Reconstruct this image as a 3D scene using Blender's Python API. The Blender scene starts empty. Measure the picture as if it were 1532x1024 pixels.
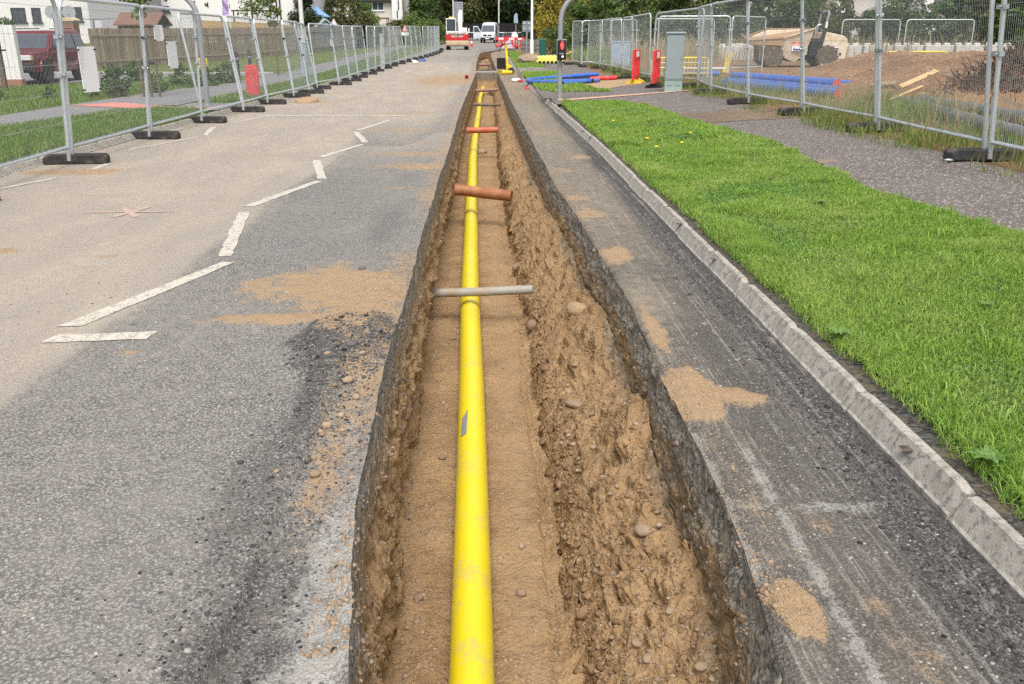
import bpy, bmesh, math, random
import numpy as np
from mathutils import Vector, Matrix
sc = bpy.context.scene
R = math.radians
# ------------------------------------------------------------------ camera
CAM_H = 1.58
cam = bpy.data.cameras.new('camera'); camo = bpy.data.objects.new('camera', cam)
sc.collection.objects.link(camo); sc.camera = camo
cam.sensor_width = 36.0; cam.lens = 30.55; cam.clip_start = 0.05; cam.clip_end = 1200
camo.location = (0, 0, CAM_H); camo.rotation_euler = (R(90 - 19.172), 0, R(-1.29))
# ------------------------------------------------------------------ sky and sun
SUN_EL, SUN_AZ = 60.0, 178.0          # degrees; azimuth clockwise from +Y
w = bpy.data.worlds.new('World'); sc.world = w; w.use_nodes = True
nt = w.node_tree; nt.nodes.clear()
sky = nt.nodes.new('ShaderNodeTexSky'); sky.sky_type = 'NISHITA'; sky.sun_disc = False
sky.sun_elevation = R(SUN_EL); sky.sun_rotation = R(SUN_AZ); sky.air_density = 1.0; sky.dust_density = 4.0; sky.ozone_density = 1.0
hs = nt.nodes.new('ShaderNodeHueSaturation'); hs.inputs['Saturation'].default_value = 0.22   # an overcast sky is nearly neutral
bg = nt.nodes.new('ShaderNodeBackground'); bg.inputs[1].default_value = 0.12
wo = nt.nodes.new('ShaderNodeOutputWorld')
nt.links.new(sky.outputs[0], hs.inputs['Color']); nt.links.new(hs.outputs[0], bg.inputs[0]); nt.links.new(bg.outputs[0], wo.inputs[0])
sun = bpy.data.lights.new('sun', 'SUN'); suno = bpy.data.objects.new('sun', sun); sc.collection.objects.link(suno)
sun.energy = 1.5; sun.angle = R(30); sun.color = (1.0, 0.95, 0.87)
sd = Vector((math.sin(R(SUN_AZ)) * math.cos(R(SUN_EL)), math.cos(R(SUN_AZ)) * math.cos(R(SUN_EL)), math.sin(R(SUN_EL))))
suno.rotation_euler = sd.to_track_quat('Z', 'Y').to_euler(); suno.location = (0, -10, 30)
sc.view_settings.view_transform = 'Standard'; sc.view_settings.look = 'None'
sc.view_settings.exposure = 0.92; sc.view_settings.gamma = 1.0; sc.view_settings.use_curve_mapping = False
sc.render.engine = 'CYCLES'; sc.cycles.max_bounces = 5; sc.cycles.diffuse_bounces = 3; sc.cycles.transparent_max_bounces = 16; sc.cycles.use_denoising = False

rng = np.random.default_rng(7); random.seed(7)
# ------------------------------------------------------------------ numbers: noise and ground height
def _h(ix, iy, iz, s):
    n = (ix.astype(np.int64) * 374761393 + iy.astype(np.int64) * 668265263 + iz.astype(np.int64) * 2147483647 + s * 974634577) & 0xFFFFFFFF
    n = ((n ^ (n >> 13)) * 1274126177) & 0xFFFFFFFF
    n = ((n ^ (n >> 16)) * 2246822519) & 0xFFFFFFFF
    return ((n ^ (n >> 15)) & 0xFFFFFF) / float(0xFFFFFF)
def vn(x, y, z=None, s=0):
    x = np.asarray(x, float); y = np.asarray(y, float); z = np.zeros_like(x) if z is None else np.asarray(z, float)
    fx, fy, fz = np.floor(x), np.floor(y), np.floor(z); u, v, t = x - fx, y - fy, z - fz
    u = u * u * (3 - 2 * u); v = v * v * (3 - 2 * v); t = t * t * (3 - 2 * t)
    c = lambda a, b, d: _h(fx + a, fy + b, fz + d, s)
    a0 = (c(0,0,0) * (1-u) + c(1,0,0) * u) * (1-v) + (c(0,1,0) * (1-u) + c(1,1,0) * u) * v
    a1 = (c(0,0,1) * (1-u) + c(1,0,1) * u) * (1-v) + (c(0,1,1) * (1-u) + c(1,1,1) * u) * v
    return a0 * (1-t) + a1 * t
def fbm(x, y, z=None, o=4, s=0):            # about -0.5 .. 0.5
    x = np.asarray(x, float); y = np.asarray(y, float); r = 0; a = .5; f = 1.0; tot = 0
    for i in range(o):
        r = r + a * (vn(x*f, y*f, None if z is None else z*f, s + i*17) - .5); tot += a; a *= .55; f *= 2.03
    return r / tot
def worley(x, y, z, s=0):                    # distance to the nearest cell point and that cell's random number
    x = np.asarray(x, float); fx, fy, fz = np.floor(x), np.floor(y), np.floor(z); best = np.full(x.shape, 9.); val = np.zeros(x.shape)
    for a in (-1, 0, 1):
        for b in (-1, 0, 1):
            for c in (-1, 0, 1):
                ix, iy, iz = fx + a, fy + b, fz + c; d = (ix + _h(ix, iy, iz, s) - x)**2 + (iy + _h(ix, iy, iz, s+1) - y)**2 + (iz + _h(ix, iy, iz, s+2) - z)**2
                k = d < best; best = np.where(k, d, best); val = np.where(k, _h(ix, iy, iz, s+3), val)
    return np.sqrt(best), val
def sst(x, a, b):
    t = np.clip((np.asarray(x, float) - a) / (b - a), 0, 1); return t * t * (3 - 2 * t)
def gz(Y):
    Y = np.asarray(Y, float)
    return np.where(Y > 44, .014 * (Y - 38), np.where(Y > 32, .014 * np.maximum(0, Y - 32) ** 2 / 24, 0.))
XL_Y = [-3,1.3,1.85,2.26,2.77,3.33,3.98,4.95,8.3,13.9,22.5,32.4,44,46,55,65,75,80,86,92]
XL_X = [-.3,-.36,-.39,-.44,-.50,-.52,-.55,-.56,-.62,-.67,-.75,-.76,-.75,-.80,-.90,-.95,-.95,-.6,.6,2.2]
XR_Y = [-3,1.3,1.84,2.46,2.79,3.81,5.22,6.43,7.93,9.9,14,24.2,32.3,44,46,55,65,75,80,86,92]
XR_X = [.7,.73,.76,.82,.84,.83,.87,.84,.81,.73,.67,.53,.47,.32,.27,.15,.0,-.05,.3,1.4,3.1]
XK_Y = [-3,14,24,32,40,46,76,81,86,92,96]
XK_X = [1.57,1.55,1.40,1.27,1.18,1.12,1.1,1.7,3.0,6.2,10.]
def _jag(Y, s): return .022 * fbm(Y * 5, Y * 0 + s, o=4, s=s) + .03 * fbm(Y * 1.1, Y * 0 + s, o=2, s=s + 3)
def xl(Y): Y = np.asarray(Y, float); return np.interp(Y, XL_Y, XL_X) + _jag(Y, 11)
def xr(Y): Y = np.asarray(Y, float); return np.interp(Y, XR_Y, XR_X) + _jag(Y, 23) * .8
def xk(Y): return np.interp(Y, XK_Y, XK_X)
def zr(x, Y): return gz(Y) + .12 + .05 * (np.clip(x, 1.6, 5.8) - 1.6)      # land right of the kerb climbs gently
def zl(x, Y): return gz(Y) + .10
def heap(x, Y):                                                            # spoil heap beyond the right fence
    b = .78 * sst(x + .6 * fbm(Y * .35, x * .1, s=4), 7.7, 12.2) * sst(Y, 13.5, 18) * (1 - sst(Y, 33, 41))
    b = b * (1 - .5 * sst(x, 20, 30)) * (1 - sst(Y - (x - 9) * 1.2, 24, 33))
    return b + .16 * b * fbm(x * .9, Y * .9, s=5) * 4 * .6
def zsite(x, Y): return zr(x, Y) + heap(x, Y)
def at(u, Y): return (u - 735) / 1376.0 * Y
def zat(v, Y): return CAM_H + (60 - v) / 1458.0 * Y
# ------------------------------------------------------------------ objects
def link(o): sc.collection.objects.link(o); return o
def tag(o, label=None, cat=None, group=None, kind=None):
    if label: o['label'] = label
    if cat: o['category'] = cat
    if group: o['group'] = group
    if kind: o['kind'] = kind
    return o
def empty(name, loc=(0,0,0), rz=0, label=None, cat=None, group=None, kind=None):
    o = bpy.data.objects.new(name, None); link(o); o.location = loc; o.rotation_euler = (0, 0, rz); o.empty_display_size = .1
    return tag(o, label, cat, group, kind)
def np_mesh(name, V, F, cols=None, smooth=False):
    """V (n,3); F list of arrays (m,k)"""
    me = bpy.data.meshes.new(name); V = np.ascontiguousarray(V, np.float32)
    me.vertices.add(len(V)); me.vertices.foreach_set('co', V.ravel())
    Fs = F if isinstance(F, (list, tuple)) else [F]
    li = np.concatenate([np.asarray(f).ravel() for f in Fs]).astype(np.int32)
    sizes = np.concatenate([np.full(len(f), np.asarray(f).shape[1]) for f in Fs]).astype(np.int32)
    st = np.concatenate([[0], np.cumsum(sizes)[:-1]]).astype(np.int32)
    me.loops.add(len(li)); me.loops.foreach_set('vertex_index', li)
    me.polygons.add(len(sizes)); me.polygons.foreach_set('loop_start', st)
    try: me.polygons.foreach_set('loop_total', sizes)
    except Exception: pass
    if smooth: me.polygons.foreach_set('use_smooth', np.ones(len(sizes), bool))
    me.update(calc_edges=True)
    if cols is not None:
        a = me.color_attributes.new('m', 'FLOAT_COLOR', 'POINT'); a.data.foreach_set('color', np.ascontiguousarray(cols, np.float32).ravel())
    return me
def from_mesh(name, me, m, parent=None, loc=None, kind=None):
    o = bpy.data.objects.new(name, me); link(o)
    if m is not None and not me.materials: me.materials.append(m)
    if parent: o.parent = parent
    if loc is not None: o.location = loc
    if kind: o['kind'] = kind
    return o
def grid(name, P, m, cols=None, kind='structure', parent=None, smooth=True):
    r, c = P.shape[:2]; i = np.arange(r * c).reshape(r, c)
    F = np.stack([i[:-1,:-1], i[:-1,1:], i[1:,1:], i[1:,:-1]], -1).reshape(-1, 4)
    return from_mesh(name, np_mesh(name, P.reshape(-1,3), F, None if cols is None else cols.reshape(-1,4), smooth), m, parent, kind=kind)
class MB:
    def __init__(s): s.v = []; s.f = []
    def add(s, vs, fs, M=None):
        b = len(s.v)
        s.v += [tuple(M @ Vector(p)) if M is not None else tuple(p) for p in vs]; s.f += [tuple(b + k for k in f) for f in fs]; return s
    def box(s, c, d, M=None, taper=1.0, rz=0, ry=0, rx=0):
        x, y, z = d[0]/2, d[1]/2, d[2]/2; t = taper
        vs = [(-x,-y,-z),(x,-y,-z),(x,y,-z),(-x,y,-z),(-x*t,-y*t,z),(x*t,-y*t,z),(x*t,y*t,z),(-x*t,y*t,z)]
        T = Matrix.Translation(c) @ Matrix.Rotation(rz,4,'Z') @ Matrix.Rotation(ry,4,'Y') @ Matrix.Rotation(rx,4,'X')
        return s.add(vs, [(3,2,1,0),(4,5,6,7),(0,1,5,4),(1,2,6,5),(2,3,7,6),(3,0,4,7)], (M @ T) if M is not None else T)
    def tube(s, pts, r, n=8, cap=True):
        pts = [Vector(p) for p in pts]; k = len(pts); rs = r if isinstance(r, (list, tuple)) else [r]*k; rings = []; up = None
        for i, p in enumerate(pts):
            t = (pts[min(i+1,k-1)] - pts[max(i-1,0)]).normalized()
            if up is None:
                up = Vector((0,0,1)) if abs(t.z) < .9 else Vector((1,0,0))
            a = t.cross(up); a = a.normalized() if a.length > 1e-6 else t.orthogonal().normalized(); b = a.cross(t).normalized(); up = b
            rings.append([p + (a*math.cos(2*math.pi*j/n) + b*math.sin(2*math.pi*j/n))*rs[i] for j in range(n)])
        vs = [q for rg in rings for q in rg]; fs = []
        for i in range(k-1):
            for j in range(n):
                j2 = (j+1) % n; fs.append((i*n+j, i*n+j2, (i+1)*n+j2, (i+1)*n+j))
        if cap: fs.append(tuple(range(n))[::-1]); fs.append(tuple((k-1)*n+j for j in range(n)))
        return s.add(vs, fs)
    def prism(s, poly, axis, a, b, M=None):
        """poly of 2D points, extruded along axis x/y/z from a to b"""
        def P(p, t): return (t,p[0],p[1]) if axis=='x' else ((p[0],t,p[1]) if axis=='y' else (p[0],p[1],t))
        n = len(poly); vs = [P(p,a) for p in poly] + [P(p,b) for p in poly]
        fs = [tuple(range(n))[::-1], tuple(range(n,2*n))] + [(i,(i+1)%n,n+(i+1)%n,n+i) for i in range(n)]
        return s.add(vs, fs, M)
    def lathe(s, prof, n=16, c=(0,0,0), M=None):
        vs = []; k = len(prof)
        for r, z in prof: vs += [(c[0]+r*math.cos(2*math.pi*j/n), c[1]+r*math.sin(2*math.pi*j/n), c[2]+z) for j in range(n)]
        fs = [(i*n+j, i*n+(j+1)%n, (i+1)*n+(j+1)%n, (i+1)*n+j) for i in range(k-1) for j in range(n)]
        fs.append(tuple(range(n))[::-1]); fs.append(tuple((k-1)*n+j for j in range(n)))
        return s.add(vs, fs, M)
    def mesh(s, name):
        me = bpy.data.meshes.new(name); me.from_pydata(s.v, [], s.f); me.update()
        bm = bmesh.new(); bm.from_mesh(me); bmesh.ops.recalc_face_normals(bm, faces=bm.faces); bm.to_mesh(me); bm.free(); return me
    def build(s, name, m, parent=None, bevel=0, smooth=False, loc=None, kind=None):
        me = s.mesh(name); o = from_mesh(name, me, m, parent, loc, kind)
        if bevel:
            b = o.modifiers.new('bevel', 'BEVEL'); b.width = bevel; b.segments = 2; b.limit_method = 'ANGLE'; b.angle_limit = R(40)
        if smooth:
            me.polygons.foreach_set('use_smooth', np.ones(len(me.polygons), bool))
            try: me.set_sharp_from_angle(angle=R(40))
            except Exception: pass
        return o
def kids(o): return [c for c in list(o.children)]
def dup(o, parent=None):
    c = o.copy(); link(c)
    if parent is not None: c.parent = parent
    for ch in kids(o): dup(ch, c)
    return c
def arc(c, r, a0, a1, n, plane='xz', y=0):
    out = []
    for i in range(n+1):
        a = R(a0 + (a1-a0)*i/n); p = (c[0]+r*math.cos(a), c[1]+r*math.sin(a))
        out.append((p[0], y, p[1]) if plane=='xz' else (p[0], p[1], y))
    return out
# ------------------------------------------------------------------ materials
class NT:
    def __init__(s, name, rough=.8, metal=0, spec=.3):
        s.m = bpy.data.materials.new(name); s.m.use_nodes = True; s.t = s.m.node_tree; s.b = s.t.nodes['Principled BSDF']
        s.b.inputs['Roughness'].default_value = rough; s.b.inputs['Metallic'].default_value = metal; s.b.inputs['Specular IOR Level'].default_value = spec
        s._tc = None
    def n(s, ty, **k):
        nd = s.t.nodes.new(ty)
        for a, v in k.items(): setattr(nd, a, v)
        return nd
    def put(s, sock, v):
        if v is None: return
        if hasattr(v, 'is_output'): s.t.links.new(v, sock)
        else:
            if sock.type == 'RGBA' and len(v) == 3: v = (*v, 1)
            sock.default_value = v
    def obj(s):
        if s._tc is None: s._tc = s.n('ShaderNodeTexCoord')
        return s._tc.outputs['Object']
    def map(s, scale=(1,1,1), loc=(0,0,0), rot=(0,0,0), vec=None):
        q = s.n('ShaderNodeMapping'); s.put(q.inputs['Vector'], vec or s.obj()); q.inputs['Scale'].default_value = scale; q.inputs['Location'].default_value = loc; q.inputs['Rotation'].default_value = rot
        return q.outputs[0]
    def noise(s, scale, detail=3, vec=None, rough=.6, dist=0):
        q = s.n('ShaderNodeTexNoise'); s.put(q.inputs['Vector'], vec or s.obj()); q.inputs['Scale'].default_value = scale; q.inputs['Detail'].default_value = detail; q.inputs['Roughness'].default_value = rough; q.inputs['Distortion'].default_value = dist
        return q.outputs['Fac']
    def vor(s, scale, vec=None, feature='F1'):
        q = s.n('ShaderNodeTexVoronoi', feature=feature); s.put(q.inputs['Vector'], vec or s.obj()); q.inputs['Scale'].default_value = scale
        return q.outputs['Distance'], (q.outputs['Color'] if feature == 'F1' else None)
    def mix(s, f, a, b, bt='MIX'):
        q = s.n('ShaderNodeMix', data_type='RGBA', blend_type=bt); s.put(q.inputs[0], f); s.put(q.inputs[6], a); s.put(q.inputs[7], b); return q.outputs[2]
    def mth(s, op, a, b=0.0, clamp=False):
        q = s.n('ShaderNodeMath', operation=op, use_clamp=clamp); s.put(q.inputs[0], a); s.put(q.inputs[1], b); return q.outputs[0]
    def rng(s, x, a, b, c=0., d=1., smooth=True):
        q = s.n('ShaderNodeMapRange', interpolation_type='SMOOTHSTEP' if smooth else 'LINEAR'); s.put(q.inputs['Value'], x)
        for k, v in (('From Min',a),('From Max',b),('To Min',c),('To Max',d)): s.put(q.inputs[k], v)
        return q.outputs[0]
    def attr(s, name='m'):
        a = s.n('ShaderNodeAttribute', attribute_name=name); q = s.n('ShaderNodeSeparateColor'); s.t.links.new(a.outputs['Color'], q.inputs[0])
        return q.outputs[0], q.outputs[1], q.outputs[2], a.outputs['Alpha']
    def sep(s, c):
        q = s.n('ShaderNodeSeparateColor'); s.put(q.inputs[0], c); return q.outputs
    def island(s): return s.n('ShaderNodeNewGeometry').outputs['Random Per Island']
    def rand(s): return s.n('ShaderNodeObjectInfo').outputs['Random']
    def bump(s, h, strength=.5, dist=.01, prev=None):
        q = s.n('ShaderNodeBump'); s.put(q.inputs['Height'], h); q.inputs['Strength'].default_value = strength; q.inputs['Distance'].default_value = dist
        if prev is not None: s.put(q.inputs['Normal'], prev)
        return q.outputs[0]
    def out(s, col=None, nrm=None, rough=None):
        s.put(s.b.inputs['Base Color'], col); s.put(s.b.inputs['Normal'], nrm); s.put(s.b.inputs['Roughness'], rough); return s.m
def simple(name, c, rough=.7, metal=0, var=.18, scale=6, bump=0, dirt=None, dirtamt=.5, spec=.3):
    g = NT(name, rough, metal, spec); f = g.noise(scale, 4); lo = tuple(v*(1-var) for v in c); hi = tuple(min(1, v*(1+var)) for v in c)
    col = g.mix(f, lo, hi)
    if dirt: col = g.mix(g.mth('MULTIPLY', g.rng(g.noise(scale*.7+1.3, 5), .45, .7), dirtamt), col, dirt)
    return g.out(col, g.bump(g.noise(scale*8, 3), bump, .01) if bump else None, g.rng(g.noise(scale*2, 3), 0, 1, max(.02, rough-.1), min(1, rough+.1)))
def asphalt(name, stone_scale, stone_c, binder_c, dust_c, base_dust, lines=0, tone=1.0, contrast=1.0):
    T = lambda *c: tuple(v*tone*k for v, k in zip(c, (1.08, 1., .90) if tone < 1 else (1.02, 1., .97)))
    g = NT(name, .85, 0, .25); du, org, dk, wh = g.attr()
    wv = g.n('ShaderNodeVectorMath', operation='MULTIPLY_ADD'); nv = g.n('ShaderNodeTexNoise'); nv.inputs['Scale'].default_value = 75; g.put(nv.inputs['Vector'], g.obj()); g.put(wv.inputs[0], nv.outputs['Color']); wv.inputs[1].default_value = (.02,.02,.02); g.put(wv.inputs[2], g.obj())
    d1, c1 = g.vor(stone_scale, wv.outputs[0]); d2, c2 = g.vor(stone_scale*2.3, wv.outputs[0])
    r = g.sep(c1)[0]; r2 = g.sep(c2)[1]
    col = g.mix(g.rng(d1, .22, .58), stone_c, binder_c)
    col = g.mix(g.mth('MULTIPLY', r, .7), col, g.mix(r2, T(.035,.035,.037), T(.38,.37,.35)))
    col = g.mix(g.mth('MULTIPLY', g.rng(r2, .55, .95), .5), col, T(.36,.34,.32))
    col = g.mix(g.mth('MULTIPLY', g.rng(d1, .42, .62), .75), col, T(.07,.068,.065))
    big = g.noise(1.3, 5); mid = g.noise(9, 5); fine = g.noise(70, 3)
    col = g.mix(g.rng(big, .35, .7, 0, .45), col, T(.20,.195,.19))
    tb = g.noise(1.0, 6, g.map((1.5, .45, 1), (3, 7, 0)), .68)
    # dark fresh tar and crumbs
    dkf = g.rng(g.mth('ADD', dk, g.mth('MULTIPLY', g.mth('SUBTRACT', g.mth('ADD', mid, fine), 1.0), .75)), .25, .7)
    keep = g.rng(g.mth('MULTIPLY', r2, g.rng(d1, .55, .25)), .25, .6)
    col = g.mix(g.mth('MULTIPLY', dkf, g.mth('SUBTRACT', 1.0, g.mth('MULTIPLY', keep, .62))), col, g.mix(r, (.022,.022,.023), (.085,.082,.08)))
    if lines:
        ln = g.noise(1.0, 4, g.map((28, .35, 28)), .7); ln2 = g.noise(1.0, 3, g.map((75, .8, 75)), .7)
        lf = g.mth('MULTIPLY', g.rng(g.mth('MULTIPLY', g.mth('ADD', ln, ln2), .5), .50, .62), g.rng(mid, .3, .6))
        col = g.mix(g.mth('MULTIPLY', lf, lines), col, (.40,.37,.33))
    whf = g.rng(g.mth('ADD', wh, g.mth('MULTIPLY', g.mth('SUBTRACT', g.mth('ADD', mid, fine), 1.0), 2.0)), .35, .95)
    col = g.mix(g.mth('MULTIPLY', whf, .42), col, (.46,.45,.42))
    # pale dust sits between the stones
    gap = g.rng(d1, .1, .5)
    df = g.mth('ADD', g.mth('ADD', du, base_dust), g.mth('MULTIPLY', g.mth('SUBTRACT', g.mth('ADD', mid, g.mth('MULTIPLY', gap, .5)), .75), .7))
    dcol = g.mix(fine, tuple(v*.80 for v in dust_c), tuple(v*1.14 for v in dust_c)); dcol = g.mix(g.rng(tb, .36, .64), g.mix(.5, dcol, (dust_c[0]*.72, dust_c[1]*.73, dust_c[2]*.75)), dcol); dcol = g.mix(g.rng(g.mth('ADD', mid, tb), 1.08, 1.3, 0, .6), dcol, (dust_c[0]*1.2, dust_c[1]*1.12, dust_c[2]*1.0)); dcol = g.mix(g.rng(g.sep(c2)[0], .93, .97, 0, .7), dcol, (.13,.12,.11))
    col = g.mix(g.rng(df, .2, .95, 0, .9), col, dcol)
    of = g.rng(g.mth('ADD', org, g.mth('MULTIPLY', g.mth('SUBTRACT', g.mth('ADD', g.mth('ADD', mid, fine), g.mth('MULTIPLY', tb, .8)), 1.4), 1.3)), .35, .85)
    col = g.mix(of, col, g.mix(g.noise(38, 4), (.25,.165,.095), (.37,.265,.165)))
    h = g.mth('SUBTRACT', 1.0, d1); nb = g.bump(h, .9*contrast, .006); nb = g.bump(g.noise(220, 2), .5, .003, nb)
    return g.out(col, nb)
M = {}
M['road'] = asphalt('worn_asphalt', 78, (.30,.29,.275), (.12,.117,.112), (.365,.315,.26), .02)
M['strip'] = asphalt('planed_asphalt', 85, (.125,.115,.105), (.05,.046,.043), (.30,.245,.18), -.03, lines=.45, tone=.66)
def soil_mat(name, layered=True):
    g = NT(name, .95, 0, .12); a, gv, fl, wet = g.attr()
    n1 = g.noise(2.2, 6, rough=.65); n2 = g.noise(14, 5); n3 = g.noise(75, 4)
    d, c = g.vor(46); r = g.sep(c)[0]; ds, cs = g.vor(120)
    soil = g.mix(g.rng(n1, .3, .7), (.195,.120,.058), (.35,.230,.122)); soil = g.mix(g.rng(n2, .35, .75), soil, (.29,.19,.105))
    soil = g.mix(g.rng(n3, .5, .8, 0, .5), soil, (.42,.29,.16)); soil = g.mix(g.rng(n3, .44, .27, 0, .65), soil, (.085,.05,.025))
    soil = g.mix(g.rng(g.noise(5, 6, rough=.7), .55, .72, 0, .5), soil, (.15,.09,.05))
    soil = g.mix(g.mth('MULTIPLY', g.rng(r, .86, .97), g.rng(d, .4, .22)), soil, (.36,.27,.19))
    soil = g.mix(g.mth('MULTIPLY', fl, .6), soil, g.mix(n2, (.27,.18,.10), (.34,.235,.14)))
    grav = g.mix(r, (.075,.064,.05), (.28,.235,.175)); grav = g.mix(g.rng(n2, .40, .62, 0, .75), grav, (.25,.165,.09))
    asp = g.mix(r, (.06,.057,.053), (.25,.235,.21)); asp = g.mix(g.rng(g.sep(cs)[0], .5, .9, 0, .6), asp, (.31,.29,.255))
    asp = g.mix(g.rng(n2, .42, .68, 0, .65), asp, (.23,.175,.115))
    j = g.mth('MULTIPLY', g.mth('SUBTRACT', g.mth('ADD', n2, n3), 1.0), .9)
    col = g.mix(g.rng(g.mth('ADD', gv, j), .3, .7), soil, grav); col = g.mix(g.rng(g.mth('ADD', a, j), .35, .65), col, asp)
    nb = g.bump(n2, .7, .03); nb = g.bump(g.mth('SUBTRACT', 1.0, d), .8, .01, nb); nb = g.bump(n3, .6, .006, nb)
    return g.out(col, nb)
M['soil'] = soil_mat('trench_soil')
g = NT('crumbly_black_edge', .95, 0, .15); d, c = g.vor(60); r = g.sep(c)[0]; n = g.noise(9, 5); M['edge'] = g.out(g.mix(g.rng(n, .45, .7), g.mix(r, (.03,.029,.028), (.12,.115,.105)), (.15,.115,.08)), g.bump(g.mth('SUBTRACT', 1.0, d), .9, .01))
def ground_mat(name, c1, c2, c3, sc_=3.0):
    g = NT(name, .95, 0, .1); n1 = g.noise(sc_*.3, 5); n2 = g.noise(sc_*6, 5); n3 = g.noise(sc_*30, 3)
    col = g.mix(g.rng(n1, .3, .7), c1, c2); col = g.mix(g.rng(n2, .45, .75), col, c3); col = g.mix(g.rng(n3, .3, .7, 0, .3), col, tuple(v*.5 for v in c1))
    return g.out(col, g.bump(g.mth('ADD', n2, n3), .7, .03))
M['turf'] = ground_mat('turf', (.045,.085,.018), (.075,.13,.025), (.12,.13,.04))
M['turf_dry'] = ground_mat('short_turf', (.085,.12,.03), (.13,.16,.045), (.19,.18,.07))
M['site'] = ground_mat('site_earth', (.20,.125,.07), (.28,.185,.11), (.15,.10,.055), 2)
M['heap'] = ground_mat('spoil', (.22,.125,.07), (.36,.225,.14), (.13,.075,.045), 2.6)
def path_mat(name, c, fleck):
    g = NT(name, .9, 0, .2); d, cc = g.vor(55); r = g.sep(cc)[0]; d2, c2 = g.vor(24); r2 = g.sep(c2)[0]
    n = g.noise(1.6, 5); f = g.noise(90, 3)
    col = g.mix(r, tuple(v*.75 for v in c), tuple(v*1.25 for v in c)); col = g.mix(g.rng(n, .4, .7, 0, .5), col, tuple(v*1.3 for v in c))
    col = g.mix(g.mth('MULTIPLY', g.rng(r, .80, .86), g.mth('MULTIPLY', g.rng(d, .55, .4), fleck)), col, (.55,.52,.50))
    col = g.mix(g.rng(g.mth('ADD', g.noise(.7, 5), g.mth('MULTIPLY', g.noise(10, 4), .4)), .82, 1.0, 0, .8), col, (.34,.23,.13))
    return g.out(col, g.bump(g.mth('SUBTRACT', 1.0, d), .6, .005))
M['path'] = path_mat('footpath_tarmac', (.120,.104,.096), .7)
M['path2'] = path_mat('grey_tarmac', (.17,.165,.17), .3)
M['tactile'] = simple('red_tactile_paving', (.50,.20,.16), .9, var=.12, scale=5, bump=.2)
M['buff'] = simple('buff_paving_strip', (.48,.31,.22), .9, var=.15, scale=5, bump=.2)
def grass_mat(name, c1, c2, c3, tr=.35):
    g = NT(name, .55, 0, .25); r = g.island(); n = g.noise(1.4, 4)
    col = g.mix(r, c1, c2); col = g.mix(g.rng(n, .4, .7, 0, .6), col, c3)
    g.put(g.b.inputs['Base Color'], col)
    t = g.n('ShaderNodeBsdfTranslucent'); g.put(t.inputs[0], col); mx = g.n('ShaderNodeMixShader'); mx.inputs[0].default_value = tr
    g.t.links.new(g.b.outputs[0], mx.inputs[1]); g.t.links.new(t.outputs[0], mx.inputs[2]); g.t.links.new(mx.outputs[0], g.t.nodes['Material Output'].inputs[0])
    return g.m
M['blade'] = grass_mat('lawn_blades', (.14,.275,.035), (.31,.48,.085), (.36,.45,.12))
M['blade_far'] = grass_mat('verge_blades', (.10,.19,.03), (.20,.30,.06), (.24,.28,.09))
M['weed'] = grass_mat('weed_blades', (.10,.18,.03), (.22,.28,.07), (.30,.29,.11))
M['dry'] = grass_mat('dry_stalks', (.34,.27,.14), (.46,.38,.22), (.25,.24,.10))
M['clover'] = grass_mat('clover_leaves', (.09,.20,.05), (.20,.33,.10), (.24,.34,.12))
def leaf(name, c1, c2, c3): return grass_mat(name, c1, c2, c3, .25)
M['leaf_dark'] = leaf('dark_leaves', (.018,.038,.013), (.045,.075,.022), (.06,.085,.028))
M['leaf_mid'] = leaf('mid_green_leaves', (.045,.085,.022), (.10,.16,.04), (.12,.15,.05))
M['leaf_light'] = leaf('light_green_leaves', (.08,.13,.03), (.17,.23,.06), (.20,.24,.08))
M['leaf_gold'] = leaf('golden_leaves', (.20,.17,.02), (.42,.34,.05), (.16,.17,.035))
M['leaf_olive'] = leaf('olive_leaves', (.06,.075,.025), (.13,.14,.05), (.16,.15,.06))
M['bark'] = simple('bark', (.13,.10,.075), .9, var=.4, scale=9, bump=.6)
M['galv'] = simple('galvanised_steel', (.56,.60,.63), .42, .55, var=.14, scale=5)
M['wire'] = simple('fence_wire', (.40,.44,.45), .5, .4, var=.1, scale=3)
M['rubber'] = simple('black_rubber', (.028,.028,.03), .75, var=.35, scale=5, bump=.25, dirt=(.16,.13,.10), dirtamt=.5)
M['yellow_pipe'] = None
g = NT('yellow_polyethylene', .34, 0, .45)
n1 = g.noise(1.0, 5, g.map((4, 1.2, 4))); n2 = g.noise(1.0, 4, g.map((60, 2.5, 60))); n3 = g.noise(30, 4)
col = g.mix(n1, (.66,.52,.008), (.74,.59,.018)); col = g.mix(g.rng(n2, .58, .75, 0, .35), col, (.52,.42,.03)); col = g.mix(g.rng(g.mth('ADD', n3, g.noise(3, 4)), 1.02, 1.25, 0, .55), col, (.52,.38,.12))
M['yellow_pipe'] = g.out(col, g.bump(n2, .08, .003), g.rng(n3, .3, .7, .28, .5))
M['clay'] = simple('terracotta_clay', (.27,.10,.045), .6, var=.3, scale=5, dirt=(.40,.22,.11), dirtamt=.6)
M['orange_pipe'] = simple('orange_duct', (.42,.085,.045), .5, var=.2, scale=6, dirt=(.35,.2,.1))
M['grey_pipe'] = simple('grey_pvc', (.31,.30,.27), .5, var=.15, scale=6, dirt=(.30,.20,.11), dirtamt=.6)
M['dark_pipe'] = simple('dark_iron_pipe', (.12,.10,.085), .7, var=.3, scale=6, dirt=(.25,.15,.08))
M['pink_pipe'] = simple('dusty_pink_duct', (.27,.15,.125), .7, var=.2, scale=6, dirt=(.3,.18,.1))
M['tape'] = simple('grey_tape', (.22,.22,.21), .6, var=.2, scale=40)
M['stone'] = None
g = NT('field_stone', .85, 0, .2); r = g.island(); ro = g.rand(); n = g.noise(30, 4)
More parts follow.
